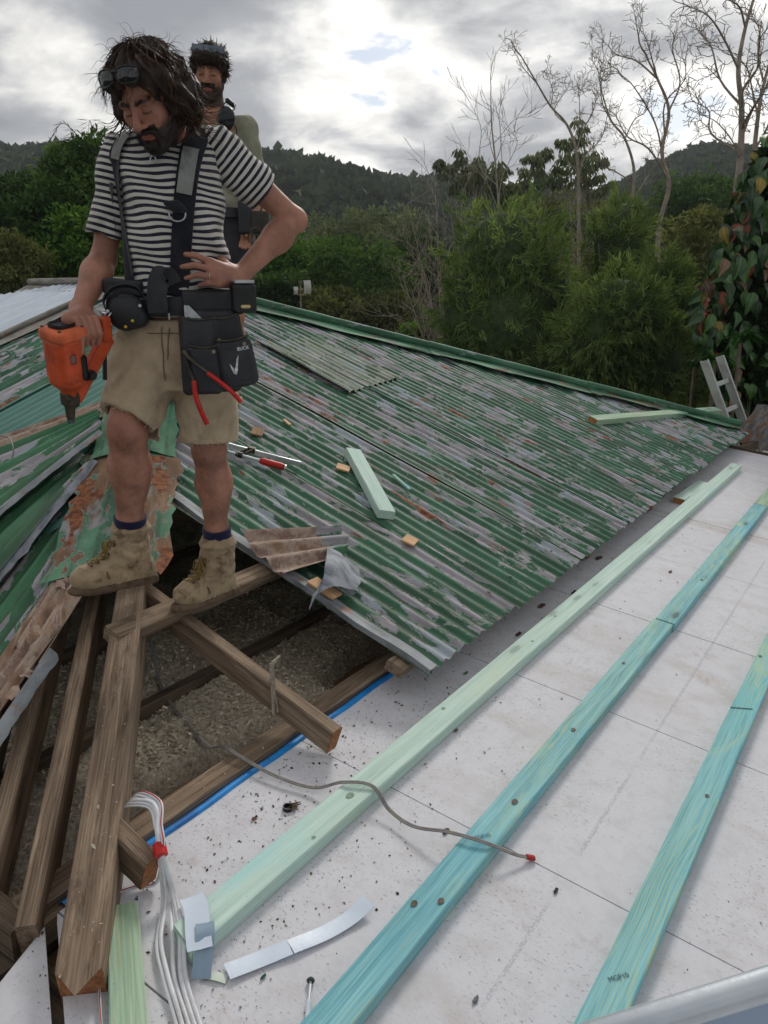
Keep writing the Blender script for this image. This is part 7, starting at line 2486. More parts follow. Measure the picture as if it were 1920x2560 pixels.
# --- bare trees
def bare_tree(label, pts_uv, d, r0, seed, limbs, bark='bark_pale', depth=3, Ls=.9, spread=.65, wob=.24, minr=.0042):
    rg2 = np.random.default_rng(seed)
    tr = bez([at(u, v, d + dd) for (u, v, dd) in pts_uv], 30)
    base = gbase(tr[0])
    t = thing('bare_tree', label, 'tree', base)
    mb = MB()
    full = np.vstack([bez([base, (base + tr[0]) / 2, tr[0]], 6)[:-1], tr])
    mb.tube(full, np.linspace(r0, r0 * .28, len(full)) * .78, 7)
    mb.build('trunk', M[bark], t, True)
    mb = MB()
    for (u, v, eu, ev, r) in limbs:
        p = tr[np.argmin(np.linalg.norm(tr - at(u, v, d), axis=1))]
        e = at(eu, ev, d + rg2.normal(0, .5))
        L_ = np.linalg.norm(e - p)
        P = bez([p, p + (e - p) * .4 + rg2.normal(0, .07 * L_, 3) * A_([1, 1, .6]), p + (e - p) * .75 + rg2.normal(0, .06 * L_, 3), e], 14)
        r = r * .62
        mb.tube(P, np.linspace(r, r * .35, len(P)), 5)
        for j in range(3, len(P), 1):
            branches(mb, P[j], unit(P[j] - P[j - 2]) + rg2.normal(0, .7, 3), L_ * .17 * Ls, r * .38, depth - 1, rg2, spread, (2, 3), wob, .12, 4, minr, None, 4)
        branches(mb, P[-1], unit(P[-1] - P[-3]), L_ * .24 * Ls, r * .35, depth, rg2, spread, (2, 3), wob, .1, 4, minr, None, 4)
    branches(mb, tr[-1], unit(tr[-1] - tr[-3]), .5 * Ls, r0 * .28, depth, rg2, spread, (2, 3), wob, .1, 4, minr, None, 4)
    mb.build('branches', M[bark], t)
    return t
D1 = 16.0
bare_tree('bare tree with zigzag twigs left of the leaning trunk', [(1420, 545, 0), (1425, 480, 0), (1445, 400, 0), (1430, 330, 0), (1445, 240, 0), (1420, 170, 0), (1400, 130, 0)], D1, .075, 11,
          [(1445, 240, 1460, 70, .03), (1430, 330, 1340, 160, .032), (1420, 170, 1310, 95, .03), (1440, 380, 1330, 250, .035), (1445, 300, 1480, 130, .028), (1420, 170, 1390, 70, .025)])
bare_tree('forked bare tree with knotted twigs behind the bamboo', [(1375, 560, 0), (1365, 450, 0), (1370, 370, 0), (1350, 300, 0), (1320, 260, 0), (1300, 200, 0)], D1 + 2, .06, 12,
          [(1365, 430, 1430, 290, .03), (1350, 300, 1400, 220, .025), (1320, 260, 1280, 130, .025), (1365, 400, 1290, 330, .025), (1300, 200, 1300, 150, .02)])
bare_tree('tall bare tree bending left to a bent tip', [(1250, 580, 0), (1250, 430, 0), (1245, 330, 0), (1225, 270, 0), (1190, 230, 0), (1160, 180, 0), (1125, 120, 0)], D1 + 3, .06, 13,
          [(1225, 270, 1215, 180, .022), (1250, 330, 1290, 200, .03), (1250, 390, 1310, 260, .028), (1190, 230, 1185, 160, .018), (1245, 300, 1250, 190, .024), (1160, 180, 1105, 105, .018)])
bare_tree('upright broomlike bare tree on the skyline', [(1095, 640, 0), (1080, 480, 0), (1070, 350, 0), (1062, 270, 0), (1060, 205, 0)], D1 + 4, .045, 14,
          [(1075, 400, 1025, 240, .02), (1070, 350, 1085, 220, .02), (1080, 430, 1110, 290, .02), (1078, 450, 1010, 330, .018), (1070, 350, 1045, 230, .016), (1140, 300, 1148, 200, .012)], depth=2, spread=.28, wob=.08, Ls=1.1)
bare_tree('large bare tree at the top of the right picture edge', [(1590, 430, 0), (1600, 330, 0), (1602, 230, 0), (1595, 150, 0), (1610, 60, 0), (1640, -40, 0)], 12.0, .075, 15,
          [(1600, 250, 1640, 90, .035), (1602, 230, 1510, 70, .03), (1595, 150, 1480, 10, .03), (1600, 330, 1500, 220, .03), (1600, 300, 1670, 130, .04), (1610, 60, 1560, -30, .025), (1598, 350, 1520, 250, .02), (1600, 280, 1650, 200, .035)], wob=.22)
bare_tree('second bare stem crossing the right picture edge', [(1625, 420, 0), (1632, 300, 0), (1650, 180, 0), (1690, 60, 0)], 12.5, .06, 16,
          [(1640, 250, 1580, 120, .025), (1650, 180, 1620, 40, .025), (1632, 320, 1690, 220, .03)])
# grey leafless shrub in front of the bamboo
def thicket(label, base_uv, d, tops, seed, r=.02):
    rg2 = np.random.default_rng(seed)
    b_ = at(*base_uv, d)
    t = thing('bare_shrub', label, 'shrub', gbase(b_, b_[2] - 1.5))
    mb = MB()
    for (u, v) in tops:
        e = at(u, v, d + rg2.normal(0, .5)); s_ = b_ + rg2.normal(0, .08, 3) - A_([0, 0, 1.4])
        P = bez([s_, s_ + (e - s_) * .45 + rg2.normal(0, .12, 3) + A_([0, 0, .1]), e], 16)
        mb.tube(P, np.linspace(r, .005, len(P)), 5)
        for j in range(5, len(P), 1):
            branches(mb, P[j], unit(P[j] - P[j - 2]) + rg2.normal(0, .55, 3), .42, .007, 2, rg2, .45, (2, 3), .14, .12, 4, .0028, None, 3)
    mb.build('stems', M['bark_pale'], t)
thicket('leafless grey brown shrub left of the bamboo', (985, 745), 14.5, [(870, 600), (900, 540), (945, 480), (985, 440), (1010, 500), (860, 680), (925, 610), (965, 560), (905, 660), (1000, 420), (880, 440), (940, 400)], 21)
thicket('second leafless shrub showing between the bamboo crowns', (1235, 640), 17, [(1180, 480), (1230, 430), (1270, 470), (1200, 540), (1290, 520), (1150, 440), (1250, 500)], 22, .018)

# --- bamboo clumps: arching culms thick with narrow leaves
def bamboo(label, base_uv, lobes, d, seed, n=9000, leaf=.135):
    rg2 = np.random.default_rng(seed)
    b_ = at(*base_uv, d)
    t = thing('bamboo', label, 'bamboo', gbase(b_, GZ))
    mbc = MB()
    P, Dv, lv = [], [], []
    tot = sum(w for *_, w in lobes)
    for (u, v, ru, rv, dd, w) in lobes:
        c_ = at(u, v, d + dd); s_ = d / 1728
        rad = A_([ru * s_, min(ru, rv) * s_ * .9, rv * s_])
        per = 16
        k = int(n * w / tot / per)
        q = rg2.normal(0, 1, (k * 3, 3)); q /= np.linalg.norm(q, axis=1)[:, None]
        q = q[(q[:, 1] < .45)][:k]
        k = len(q)
        bumps = 1 + .16 * np.sin(q[:, 0] * 6 + seed) * np.sin(q[:, 2] * 7 + 2) + .12 * np.sin(q[:, 0] * 13 + q[:, 2] * 11) + rg2.normal(0, .07, k)
        rr = (1 - .40 * rg2.random(k) ** 2) * bumps
        loc = A_(c2wa(q * rr[:, None] * rad))
        qw = A_(c2wa(q)) + A_([0, 0, .45]) * (q[:, 2] > .2)[:, None] + A_([0, 0, -.35]) * (q[:, 2] <= .2)[:, None] + rg2.normal(0, .3, (k, 3))
        # sprays: narrow leaves fanned from a twig end
        P.append(np.repeat(c_ + loc, per, 0) + rg2.normal(0, .022, (k * per, 3)) + np.repeat(qw, per, 0) * rg2.uniform(-.06, .06, (k * per, 1)))
        Dv.append(np.repeat(qw, per, 0) + rg2.normal(0, .48, (k * per, 3)) + A_([0, 0, -.28]))
        tone = .50 + .20 * np.sin(loc[:, 0] * 4 + loc[:, 2] * 3 + seed) + rg2.normal(0, .16, k)
        lv.append(np.clip(np.repeat(tone, per) + rg2.normal(0, .1, k * per), 0, 1))
        for j in range(7):
            e = c_ + A_(c2w(tuple(rg2.normal(0, .55, 3) * rad))) + A_([0, 0, rad[2] * .5])
            g = gbase(b_ + rg2.normal(0, .25, 3), GZ)
            mbc.tube(bez([g, g + (e - g) * .6 + A_([0, 0, .4]), e], 10), np.linspace(.014, .004, len(bez([g, g, e], 10))), 5)
    P, Dv, lv = np.vstack(P), np.vstack(Dv), np.concatenate(lv)
    L_ = leaf * rg2.uniform(.55, 1.25, len(P))
    V = leaf_quads(P, Dv, L_, L_ * .14, rg2, .1)
    mobj('foliage', V, np.arange(len(V)).reshape(-1, 4), M['lf_bamboo'], t, False, {'lv': np.repeat(lv, 4)})
    mbc.build('culms', mat_plain('olive_culm_%d' % seed, s2l(96, 98, 58), .6, .3, 6), t)
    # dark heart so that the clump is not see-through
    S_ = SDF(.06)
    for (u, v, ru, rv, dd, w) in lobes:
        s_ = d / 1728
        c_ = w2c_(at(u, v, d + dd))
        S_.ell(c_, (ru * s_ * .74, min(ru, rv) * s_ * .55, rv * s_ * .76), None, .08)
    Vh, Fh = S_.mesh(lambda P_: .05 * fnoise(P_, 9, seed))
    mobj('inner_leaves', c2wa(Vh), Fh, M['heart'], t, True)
def w2c_(p): return A_([CP * p[0] + SP * p[1], -SP * p[0] + CP * p[1], p[2]])
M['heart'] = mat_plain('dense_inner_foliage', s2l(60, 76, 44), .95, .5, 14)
bamboo('largest bamboo clump, left of the ladder, tall rounded top', (1100, 900), [(1085, 560, 115, 120, 0, 1.2), (1080, 720, 140, 160, -.2, 1.5), (1010, 700, 70, 150, -.3, .7), (1160, 640, 80, 140, -.1, .8), (1180, 780, 90, 110, -.5, .7)], 12.5, 31, 17000)
bamboo('narrow bamboo crown standing above the others', (1330, 800), [(1335, 535, 66, 95, 0, 1.0), (1310, 620, 60, 90, .2, .7)], 13.2, 32, 6500)
bamboo('rounded bamboo clump in front, overhanging the roof edge', (1330, 900), [(1335, 690, 110, 105, -.4, 1.3), (1280, 760, 90, 110, -.5, 1.0), (1400, 790, 90, 100, -.4, .9)], 11.6, 33, 12000)
bamboo('bamboo clump nearest the ladder', (1450, 900), [(1430, 610, 62, 60, .3, .7), (1455, 730, 75, 110, 0, 1.2), (1480, 820, 60, 70, -.2, .6)], 12.2, 34, 8000)

# --- tree trunk smothered in big-leaved vine at the right edge
vt = thing('vine_covered_tree', 'trunk at the right picture edge smothered in big glossy vine leaves', 'tree', gbase(at(1640, 860, 9.6)))
vb = at(1650, 600, 9.9)
mb = MB(); mb.tube(bez([gbase(vb), vb, at(1640, 470, 9.9), at(1640, 400, 9.9)], 20), np.linspace(.20, .08, len(bez([vb, vb, vb, vb], 20))), 10)
mb.build('trunk', M['bark_dark'], vt, True)
def vine_leaf(name, c0, c1, edge=None):
    m, nt, bs, out = new_mat(name)
    tc = attr(nt, 'tc'); rnd = nd(nt, 'ObjectInfo').outputs['Random']
    sep = nd(nt, 'SeparateXYZ'); nt.links.new(tc, sep.inputs[0])
    rib = smooth(nt, math_(nt, 'ABSOLUTE', sep.outputs[1]), .035, .012)
    col = mixc(nt, rnd, c0, c1)
    col = mixc(nt, math_(nt, 'MULTIPLY', rib, .6), col, [min(1, x * 1.7 + .02) for x in c1])
    blot = smooth(nt, noise(nt, tc, 3.5, 4, .6), .5, .7)
    col = mixc(nt, math_(nt, 'MULTIPLY', blot, .4), col, edge or [x * .6 for x in c0])
    setb(nt, bs, col=col, rough=.38, spec=.45)
    return m
LM = [vine_leaf('glossy_dark_vine_leaf', s2l(30, 52, 28), s2l(54, 84, 44)), vine_leaf('bright_vine_leaf', s2l(44, 76, 38), s2l(80, 114, 56)),
      vine_leaf('yellowing_vine_leaf', s2l(112, 100, 38), s2l(152, 132, 50), s2l(110, 74, 34)), vine_leaf('red_vine_leaf', s2l(98, 42, 30), s2l(150, 74, 46), s2l(90, 50, 30)), vine_leaf('brown_dead_vine_leaf', s2l(84, 62, 46), s2l(128, 100, 74))]
def heart_leaf():
    n, m = 9, 4
    V, T = [], []
    for i in range(n + 1):
        t = i / n
        w = .34 * math.sin(math.pi * min(1, t * 1.0) ** .62) ** .9 * (1 - t * .25) + (.02 if i == 0 else 0)
        for j in range(-m // 2, m // 2 + 1):
            s_ = j / (m / 2)
            y = w * s_
            back = -.16 * abs(s_) * max(0, 1 - t * 3)
            V.append((t + back, y, -.42 * t * t + .22 * abs(s_) * w * 2 - .05 * math.sin(t * 9) * abs(s_)))
            T.append((t, y, 0))
    k = m + 1
    F = [[i * k + j, (i + 1) * k + j, (i + 1) * k + j + 1, i * k + j + 1] for i in range(n) for j in range(m)]
    return A_(V), F, A_(T)
HV_, HF_, HT_ = heart_leaf()
lmesh = []
for q in range(5):
    me = bpy.data.meshes.new('leaf'); me.from_pydata(HV_.tolist(), [], HF_)
    at_ = me.attributes.new('tc', 'FLOAT_VECTOR', 'POINT'); at_.data.foreach_set('vector', HT_.astype(np.float32).ravel())
    me.materials.append(LM[q]); me.polygons.foreach_set('use_smooth', np.ones(len(me.polygons), bool))
    lmesh.append(me)
rgv = np.random.default_rng(44)
o0 = ORG[vt.name]
for k in range(300):
    v = 285 + 600 * rgv.random() ** .95
    left = np.interp(v, [290, 360, 420, 520, 600, 700, 800, 880], [1640, 1610, 1580, 1550, 1520, 1505, 1525, 1560])
    u = left + abs(rgv.normal(0, 55)) if rgv.random() < .6 else left + rgv.uniform(0, 230)
    p = at(u, v, 9.3 + rgv.uniform(-.35, .35) + .4 * max(0, (left + 60 - u) / 60))
    out = A_(c2w((-.35 + rgv.normal(0, .5), -1 + rgv.normal(0, .35), rgv.normal(.05, .3))))
    dn = unit(out * .55 + A_([0, 0, -1.0]) + rgv.normal(0, .35, 3))
    nrm_ = unit(out - dn * (out @ dn)); sd_ = np.cross(nrm_, dn)
    s_ = rgv.uniform(.10, .22)
    edge = (u - left) < 60
    pr_ = rgv.random()
    q = (2 if pr_ < .10 else 3 if pr_ < .19 else 4 if pr_ < .32 else rgv.integers(0, 2)) if edge and 330 < v < 760 else (4 if pr_ < .06 else 3 if pr_ < .08 else 0 if pr_ < .62 else 1)
    o = bpy.data.objects.new('leaf', lmesh[q]); COL.objects.link(o); o.parent = vt
    Mx = Matrix((Vector(dn), Vector(sd_), Vector(nrm_))).transposed().to_4x4() @ Matrix.Diagonal((s_, s_, s_, 1))
    Mx.translation = Vector(p - o0); o.matrix_local = Mx
# dense small foliage behind the big leaves
P, Dv = [], []
for k in range(16000):
    v = 300 + 640 * rgv.random()
    left = np.interp(v, [290, 360, 420, 520, 600, 700, 800, 880, 950], [1655, 1625, 1600, 1570, 1545, 1530, 1545, 1570, 1590])
    P.append(at(left + rgv.uniform(0, 420), v, 9.8 + rgv.uniform(-.2, .5))); Dv.append(rgv.normal(0, .6, 3) + A_([.3, -.6, -.6]))
V = leaf_quads(A_(P), A_(Dv), rgv.uniform(.08, .20, len(P)), rgv.uniform(.05, .11, len(P)), rgv)
bk = mobj('small_leaves', V, np.arange(len(V)).reshape(-1, 4), M['lf_dark'], vt, False, {'lv': np.repeat(rgv.uniform(0, .55, len(P)), 4)})
bk['kind'] = 'stuff'
# rosette plants and dark fern below the vine
def rosette(label, uv, d, n, L, w, mat, seed, up=.7):
    rg2 = np.random.default_rng(seed); c_ = at(*uv, d)
    t = thing('rosette_plant', label, 'plant', c_ - A_([0, 0, .5]))
    mb = MB()
    for k in range(n):
        a = rg2.uniform(0, 6.28); e = rg2.uniform(-.2, up)
        dd = A_([math.cos(a), math.sin(a), e]); l = L * rg2.uniform(.7, 1.2)
        P = bez([c_ + rg2.normal(0, .03, 3), c_ + dd * l * .5 + A_([0, 0, l * .12]), c_ + dd * l - A_([0, 0, l * .25])], 8)
        s_ = unit(np.cross(dd, (0, 0, 1))); m_ = len(P)
        ww = w * np.sin(np.linspace(.25, math.pi, m_))
        V = np.vstack([P - s_ * ww[:, None], P - A_([0, 0, .006]), P + s_ * ww[:, None]])
        mb.add(V, [[j * m_ + i, j * m_ + i + 1, (j + 1) * m_ + i + 1, (j + 1) * m_ + i] for j in range(2) for i in range(m_ - 1)])
    o = mb.build('leaves', M[mat], t, True)
    st = MB().tube([c_ - A_([0, 0, 1.2]), c_], .02, 6).build('stem', M['bark'], t)
rosette('bright rosette plant high among the vine leaves', (1600, 735), 8.9, 34, .26, .022, 'lf_bright', 51)
rosette('second rosette plant left of the bright one', (1545, 780), 9.0, 26, .22, .020, 'lf_bright', 52)
rosette('dark fern-like plant beside the ladder', (1620, 850), 9.4, 60, .42, .018, 'lf_dark', 53, .3)
rosette('dark fern under the vine at the far corner', (1590, 830), 9.9, 60, .40, .016, 'lf_mid', 54, .3)
rosette('small yellow green plant at the bottom of the vine', (1500, 790), 9.9, 30, .24, .018, 'lf_mid', 55)

# --- antenna in the valley
an = thing('antenna', 'thin antenna pole with two small pale dishes in the valley', 'antenna', gbase(at(650, 700, 22), -2))
ab = at(650, 700, 22); atp = at(649, 614, 22)
MB().tube([gbase(ab, -2), atp], .018, 6).build('pole', M['bark_pale'], an)
MB().tube([at(638, 628, 22), at(668, 620, 22)], .012, 5).build('cross_arm', M['bark_pale'], an)
for nm_, (u, v, w, h_) in (('dish', (666, 620, .10, .17)), ('dish', (641, 628, .06, .10))):
    c_ = at(u, v, 21.95); ax_ = np.array([unit(c2w((.9, .4, 0))), unit(c2w((-.4, .9, 0))), (0, 0, 1.)])
    V = []
    for i in range(6):
        for j in range(6):
            x, y = (i / 5 - .5) * 2, (j / 5 - .5) * 2
            V.append(c_ + ax_[0] * x * w + ax_[2] * y * h_ + ax_[1] * .05 * (x * x + y * y))
    F = [[i * 6 + j, i * 6 + j + 1, i * 6 + 7 + j, i * 6 + 6 + j] for i in range(5) for j in range(5)]
    mobj(nm_, V, F, M['whitepaint'], an, True)
MB().tube([atp, atp + A_([0, 0, .10])], .05, 6).build('mast_head', M['bark'], an)

# --- forest on the hills: reads as one mass
def forest():
    rg2 = np.random.default_rng(77)
    proto = [crown_mesh((1, 1, .7), 44, 11, .44, np.random.default_rng(90 + k), .40, .95, .05, -.35, .2, .92) for k in range(4)]
    Vs, lvs = [], []
    n = 3400
    for k in range(n):
        d = 300 - 250 * rg2.random() ** 1.3
        az = math.tan(rg2.uniform(R(-47), R(47)))
        r_ = rg2.uniform(2.6, 4.6) * (1.15 if d > 150 else .85)
        V, F, lv = proto[k % 4]
        a = rg2.uniform(0, 6.28)
        M2 = A_([[math.cos(a), -math.sin(a), 0], [math.sin(a), math.cos(a), 0], [0, 0, 1.]])
        c_ = A_(c2w((az * d, d, float(hill_h(az, d)) + r_ * .55)))
        Vs.append((V @ M2.T) * (r_ * A_([1, 1, rg2.uniform(.75, 1.1)])) + c_)
        lvs.append(np.clip(lv * .6 + rg2.normal(.2, .18), 0, 1))
    V = np.vstack(Vs)
    o = mobj('hill_forest', V, np.arange(len(V)).reshape(-1, 4), M['lf_hill'], None, False, {'lv': np.concatenate(lvs)})
    tag(o, 'dense forest covering the far hills', 'forest', kind='stuff')
forest()

# --- thin haze in the valley air
def haze():
    m = bpy.data.materials.new('valley_haze'); m.use_nodes = True
    nt = m.node_tree; nt.nodes.clear()
    out = nt.nodes.new('ShaderNodeOutputMaterial')
    pv_ = nt.nodes.new('ShaderNodeVolumePrincipled')
    pv_.inputs['Color'].default_value = (.86, .92, 1.0, 1)
    pv_.inputs['Density'].default_value = HAZE
    pv_.inputs['Anisotropy'].default_value = .2
    nt.links.new(pv_.outputs[0], out.inputs['Volume'])
    x0, x1, y0, y1, z0, z1 = -900, 700, -60, 900, GZ - 12, 62
    V = [(x, y, z) for x in (x0, x1) for y in (y0, y1) for z in (z0, z1)]
    o = mobj('haze', V, [(0, 1, 3, 2), (4, 6, 7, 5), (0, 4, 5, 1), (2, 3, 7, 6), (0, 2, 6, 4), (1, 5, 7, 3)], m)
    tag(o, kind='stuff')
HAZE = 0.00045
haze()
# ------------------------------------------------------------------ the second person, standing up on the hip behind
def cv(u, v, d): return w2c_(at(u, v, d))
D2 = 4.6
man2 = thing('person', 'bearded person in a khaki work shirt standing behind the striped shirt, looking down', 'person', c2w((-.97, 4.62, -.60)))
S2 = SDF(.005)
F2, U2, R2 = head_frame(R(14), R(-2), R(4))
O2 = cv(452, 158, D2) + A_([0, .02, .004])
add_head(S2, O2, F2, U2, R2, 1.0)
nb = cv(463, 252, D2 + .05)
S2.cone(O2 - U2 * .075 - F2 * .02, nb, .056, .064, .03)
tx = nb[0]
zb = nb[2]
S2.loft([(zb - .62, tx - .01, 4.66, .15, .10), (zb - .35, tx - .01, 4.66, .145, .10), (zb - .05, tx, 4.66, .15, .10)], .03)
S2.cone(nb + A_([0, -.035, -.02]), nb + A_([0, -.085, -.12]), .045, .04, .03)
sl, sr = A_([tx + .160, 4.66, zb - .055]), A_([tx - .185, 4.66, zb - .055])
el, er = A_([tx + .215, 4.70, zb - .33]), A_([tx - .25, 4.66, zb - .34])
wl_, wr_ = A_([tx + .18, 4.56, zb - .55]), A_([tx - .24, 4.50, zb - .56])
for s_, e_, w_ in ((sl, el, wl_), (sr, er, wr_)):
    S2.cone(s_, e_, .054, .042, .02); S2.cone(e_, w_, .043, .029, .02)
    hd = unit(w_ - e_)
    for i in range(4):
        o_ = np.cross(hd, (0, 1, 0)) * (.012 * (i - 1.5)) * 1.6
        S2.cone(w_, w_ + hd * .075 + o_, .020, .013, .015)
        S2.cone(w_ + hd * .075 + o_, w_ + hd * .115 + o_ + A_([0, -.012, 0]), .0105, .0095, .005)
        S2.cone(w_ + hd * .115 + o_ + A_([0, -.012, 0]), w_ + hd * (.150 - .006 * abs(i - 1.5)) + o_ + A_([0, -.03, 0]), .0095, .008, .004)
    S2.cone(w_ + hd * .02, w_ + hd * .07 + A_([0, -.045, 0]), .014, .010, .01)
hipz = zb - .60
fz = -.62
for e in (-1, 1):
    h0 = A_([tx + .085 * e, 4.66, hipz]); k0 = A_([tx - .02 + .075 * e, 4.60, hipz - .42]); a0 = A_([tx - .06 + .07 * e, 4.66, hipz - .80])
    leg(S2, h0, k0, a0, 1.0)
V, Fq = S2.mesh()
b, lipm, sock = head_masks(V, O2, F2, U2, R2, 1.0, -.050)
red = .4 * np.exp(-(np.linalg.norm(V - (nb + A_([0, -.08, -.06])), axis=1) / .1) ** 2)
mobj('body', c2wa(V), Fq, M['skin2'], man2, True, {'beard': b, 'lip': lipm, 'red': red, 'dirt_and_tone': sock * .4})  # here the mask only darkens the eye sockets
L2 = lambda r, f, u: O2 + R2 * r + F2 * f + U2 * u
BS = SDF(.005)
for e in (-1, 1):
    BS.cone(L2(.058 * e, .015, -.045), L2(.026 * e, .070, -.106), .009, .013, .012)
    BS.cone(L2(.004 * e, .098, -.054), L2(.028 * e, .086, -.066), .006, .0065, .006)
BS.ell(L2(0, .077, -.112), (.024, .019, .020), np.array([R2, F2, U2]), .012)
V_, F_ = BS.mesh(lambda P: .002 * fnoise(P, 380, 8)); mobj('beard', c2wa(V_), F_, M['hair'], man2, True)
HS = SDF(.005); ax2 = np.array([R2, F2, U2])
HS.ell(L2(0, -.025, .052), (.092, .108, .092), ax2, .02); HS.cone(L2(-.045, .070, .075), L2(.045, .072, .072), .034, .034, .02)
for e in (-1, 1): HS.cone(L2(.078 * e, .02, .05), L2(.080 * e, -.005, -.005), .022, .014, .02)
HS.ell(L2(0, .112, -.030), (.068, .050, .078), ax2, .01, 's')
V_, F_ = HS.mesh(lambda P: .005 * fnoise(P, 120, 3) + .004 * fnoise(P, 300, 4))
h2 = mobj('hair', c2wa(V_), F_, M['hair'], man2, True)
ii = np.random.default_rng(2).choice(len(V_), 420)
Hc = L2(0, -.02, .03)
def short(root, rg2):
    out = unit(root - Hc); f = unit(F2 * .6 + rg2.normal(0, .6, 3)); d = unit(out * .7 + f * .6); P = [root - out * .006]
    for i in range(6): d = unit(d + A_([0, 0, -.14]) + rg2.normal(0, .15, 3)); P.append(P[-1] + d * rg2.uniform(.004, .009))
    return A_(P)
strands('tufts', h2, V_[ii], short, HM, .002, seed=6)
# safety glasses on the head
sg = thing('safety_glasses', 'clear bluish safety glasses pushed up on the second head', 'glasses', c2w(tuple(L2(0, .09, .11))))
GLZ = mat_plain('smoky_blue_lens', s2l(86, 98, 112), .15, .1, 8, bumpk=0, spec=.6)
V = []
n = 17
for j, (uu, ff) in enumerate(((.095, .098), (.128, .082))):
    for i in range(n):
        r_ = (i / (n - 1) - .5) * .165
        dip = .010 * math.exp(-(r_ / .012) ** 2) if j == 0 else 0
        V.append(L2(r_, ff - 6.5 * r_ * r_, uu + dip))
mobj('lens_band', c2wa(V), [[i, i + 1, n + i + 1, n + i] for i in range(n - 1)], GLZ, sg, True)
for e in (-1, 1): MB().tube(c2wa(bez([L2(.0825 * e, .052, .11), L2(.092 * e, .0, .10), L2(.088 * e, -.05, .07)], 8)), .0035, 5).build('temple_arm', mat_plain('clear_grey_arm', s2l(150, 154, 158), .3, .1, 8), sg, True)
# ear ring
MB().tube(c2wa([L2(.082, -.010, -.050) + A_([.007 * math.cos(t), 0, .007 * math.sin(t)]) for t in np.linspace(0, 6.3, 12)]), .0018, 5, cap=False)
# shirt with open collar
KH = mat_cloth('faded_khaki_shirt', s2l(148, 147, 128), .12, s2l(116, 112, 94), .4)
T2 = SDF(.005)
T2.loft([(zb - .66, tx - .015, 4.66, .165, .120), (zb - .45, tx - .015, 4.66, .155, .118), (zb - .20, tx - .005, 4.66, .160, .124), (zb - .09, tx, 4.66, .155, .112), (zb - .03, tx, 4.665, .12, .090), (zb + .0, tx, 4.67, .085, .075)], .03)
T2.cone(A_([tx + .08, 4.66, zb - .04]), sl, .050, .058, .03); T2.cone(A_([tx - .08, 4.66, zb - .04]), sr, .050, .058, .03)
for s_, e_, w_ in ((sl, el, wl_), (sr, er, wr_)):
    T2.cone(s_, e_, .060, .052, .03); T2.cone(e_, e_ + (w_ - e_) * .25, .052, .050, .02)
# V of bare chest
T2.cone(nb + A_([0, -.12, .02]), nb + A_([-.004, -.135, -.12]), .052, .004, .006, 's')
V_, F_ = T2.mesh(lambda P: .008 * fnoise(P, 28, 7) + .005 * np.sin((P[..., 0] * .7 + P[..., 2]) * 60) * np.exp(-((P[..., 2] - zb + .3) / .2) ** 2) + .002 * fnoise(P, 75, 8))
sh2 = mobj('work_shirt', c2wa(V_), F_, KH, man2, True)
for e in (-1, 1):
    pts = [nb + A_([.052 * e, .02, .030]), nb + A_([.070 * e, -.05, .012]), nb + A_([.060 * e, -.095, -.030]), nb + A_([.022 * e, -.128, -.085]), nb + A_([.010 * e, -.138, -.105])]
    leather_strip('collar', bez(pts, 16), .042, A_([e * .8, -.2, -.5]), KH, sh2, .003)
# ear muffs hanging at the collar, radio strap
em = thing('ear_muffs', 'black ear muffs hanging from the khaki collar', 'ear muffs', c2w(tuple(cv(490, 255, 4.5))))
S_ = SDF(.004); c_ = cv(489, 253, 4.495); S_.ell(c_, (.043, .026, .052), np.array([unit((1, .2, -.25)), unit((-.2, 1, 0)), unit((.25, .05, 1))]), .01); S_.ell(c_ + A_([-.008, .020, -.006]), (.046, .016, .058), None, .01)
V_, F_ = S_.mesh(); mobj('cup', c2wa(V_), F_, mat_plain('black_gloss_cup', (.012, .013, .016), .25, .2, 20, bumpk=.03), em, True)
S_ = SDF(.004); S_.cone(cv(492, 218, 4.56), cv(505, 228, 4.56), .014, .012, .01); V_, F_ = S_.mesh(); mobj('clip', c2wa(V_), F_, BLK, em, True)
for P in ([cv(487, 236, 4.5), cv(483, 226, 4.52), cv(491, 219, 4.54)], [cv(497, 240, 4.5), cv(507, 235, 4.52), cv(506, 226, 4.55)], [cv(500, 262, 4.52), cv(508, 272, 4.53), cv(512, 290, 4.54)], [cv(478, 262, 4.51), cv(480, 275, 4.51), cv(495, 285, 4.52)]):
    MB().tube(c2wa(bez(P, 8)), .0032, 5).build('wire_band', BLK, em, True)
# shorts and boots
SH2 = SDF(.006)
SH2.loft([(hipz - .12, tx, 4.66, .165, .125), (hipz + .02, tx, 4.66, .172, .13), (hipz + .13, tx, 4.66, .165, .12)], .03)
for e in (-1, 1):
    h0 = A_([tx + .085 * e, 4.66, hipz]); k0 = A_([tx - .01 + .085 * e, 4.625, hipz - .26])
    SH2.cone(h0, k0, .098, .094, .03)
    SH2.local_cut(k0 - A_([0, 0, -.02]), (0, 0, -1), A_([tx - .3, 4.3, hipz - .5]) if e < 0 else A_([tx, 4.3, hipz - .5]), A_([tx, 5.0, hipz - .15]) if e < 0 else A_([tx + .3, 5.0, hipz - .15]))
V_, F_ = SH2.mesh(lambda P: .003 * fnoise(P, 30, 17)); mobj('shorts', c2wa(V_), F_, mat_cloth('charcoal_shorts', s2l(58, 58, 64), .15, s2l(80, 76, 70), .3), man2, True)
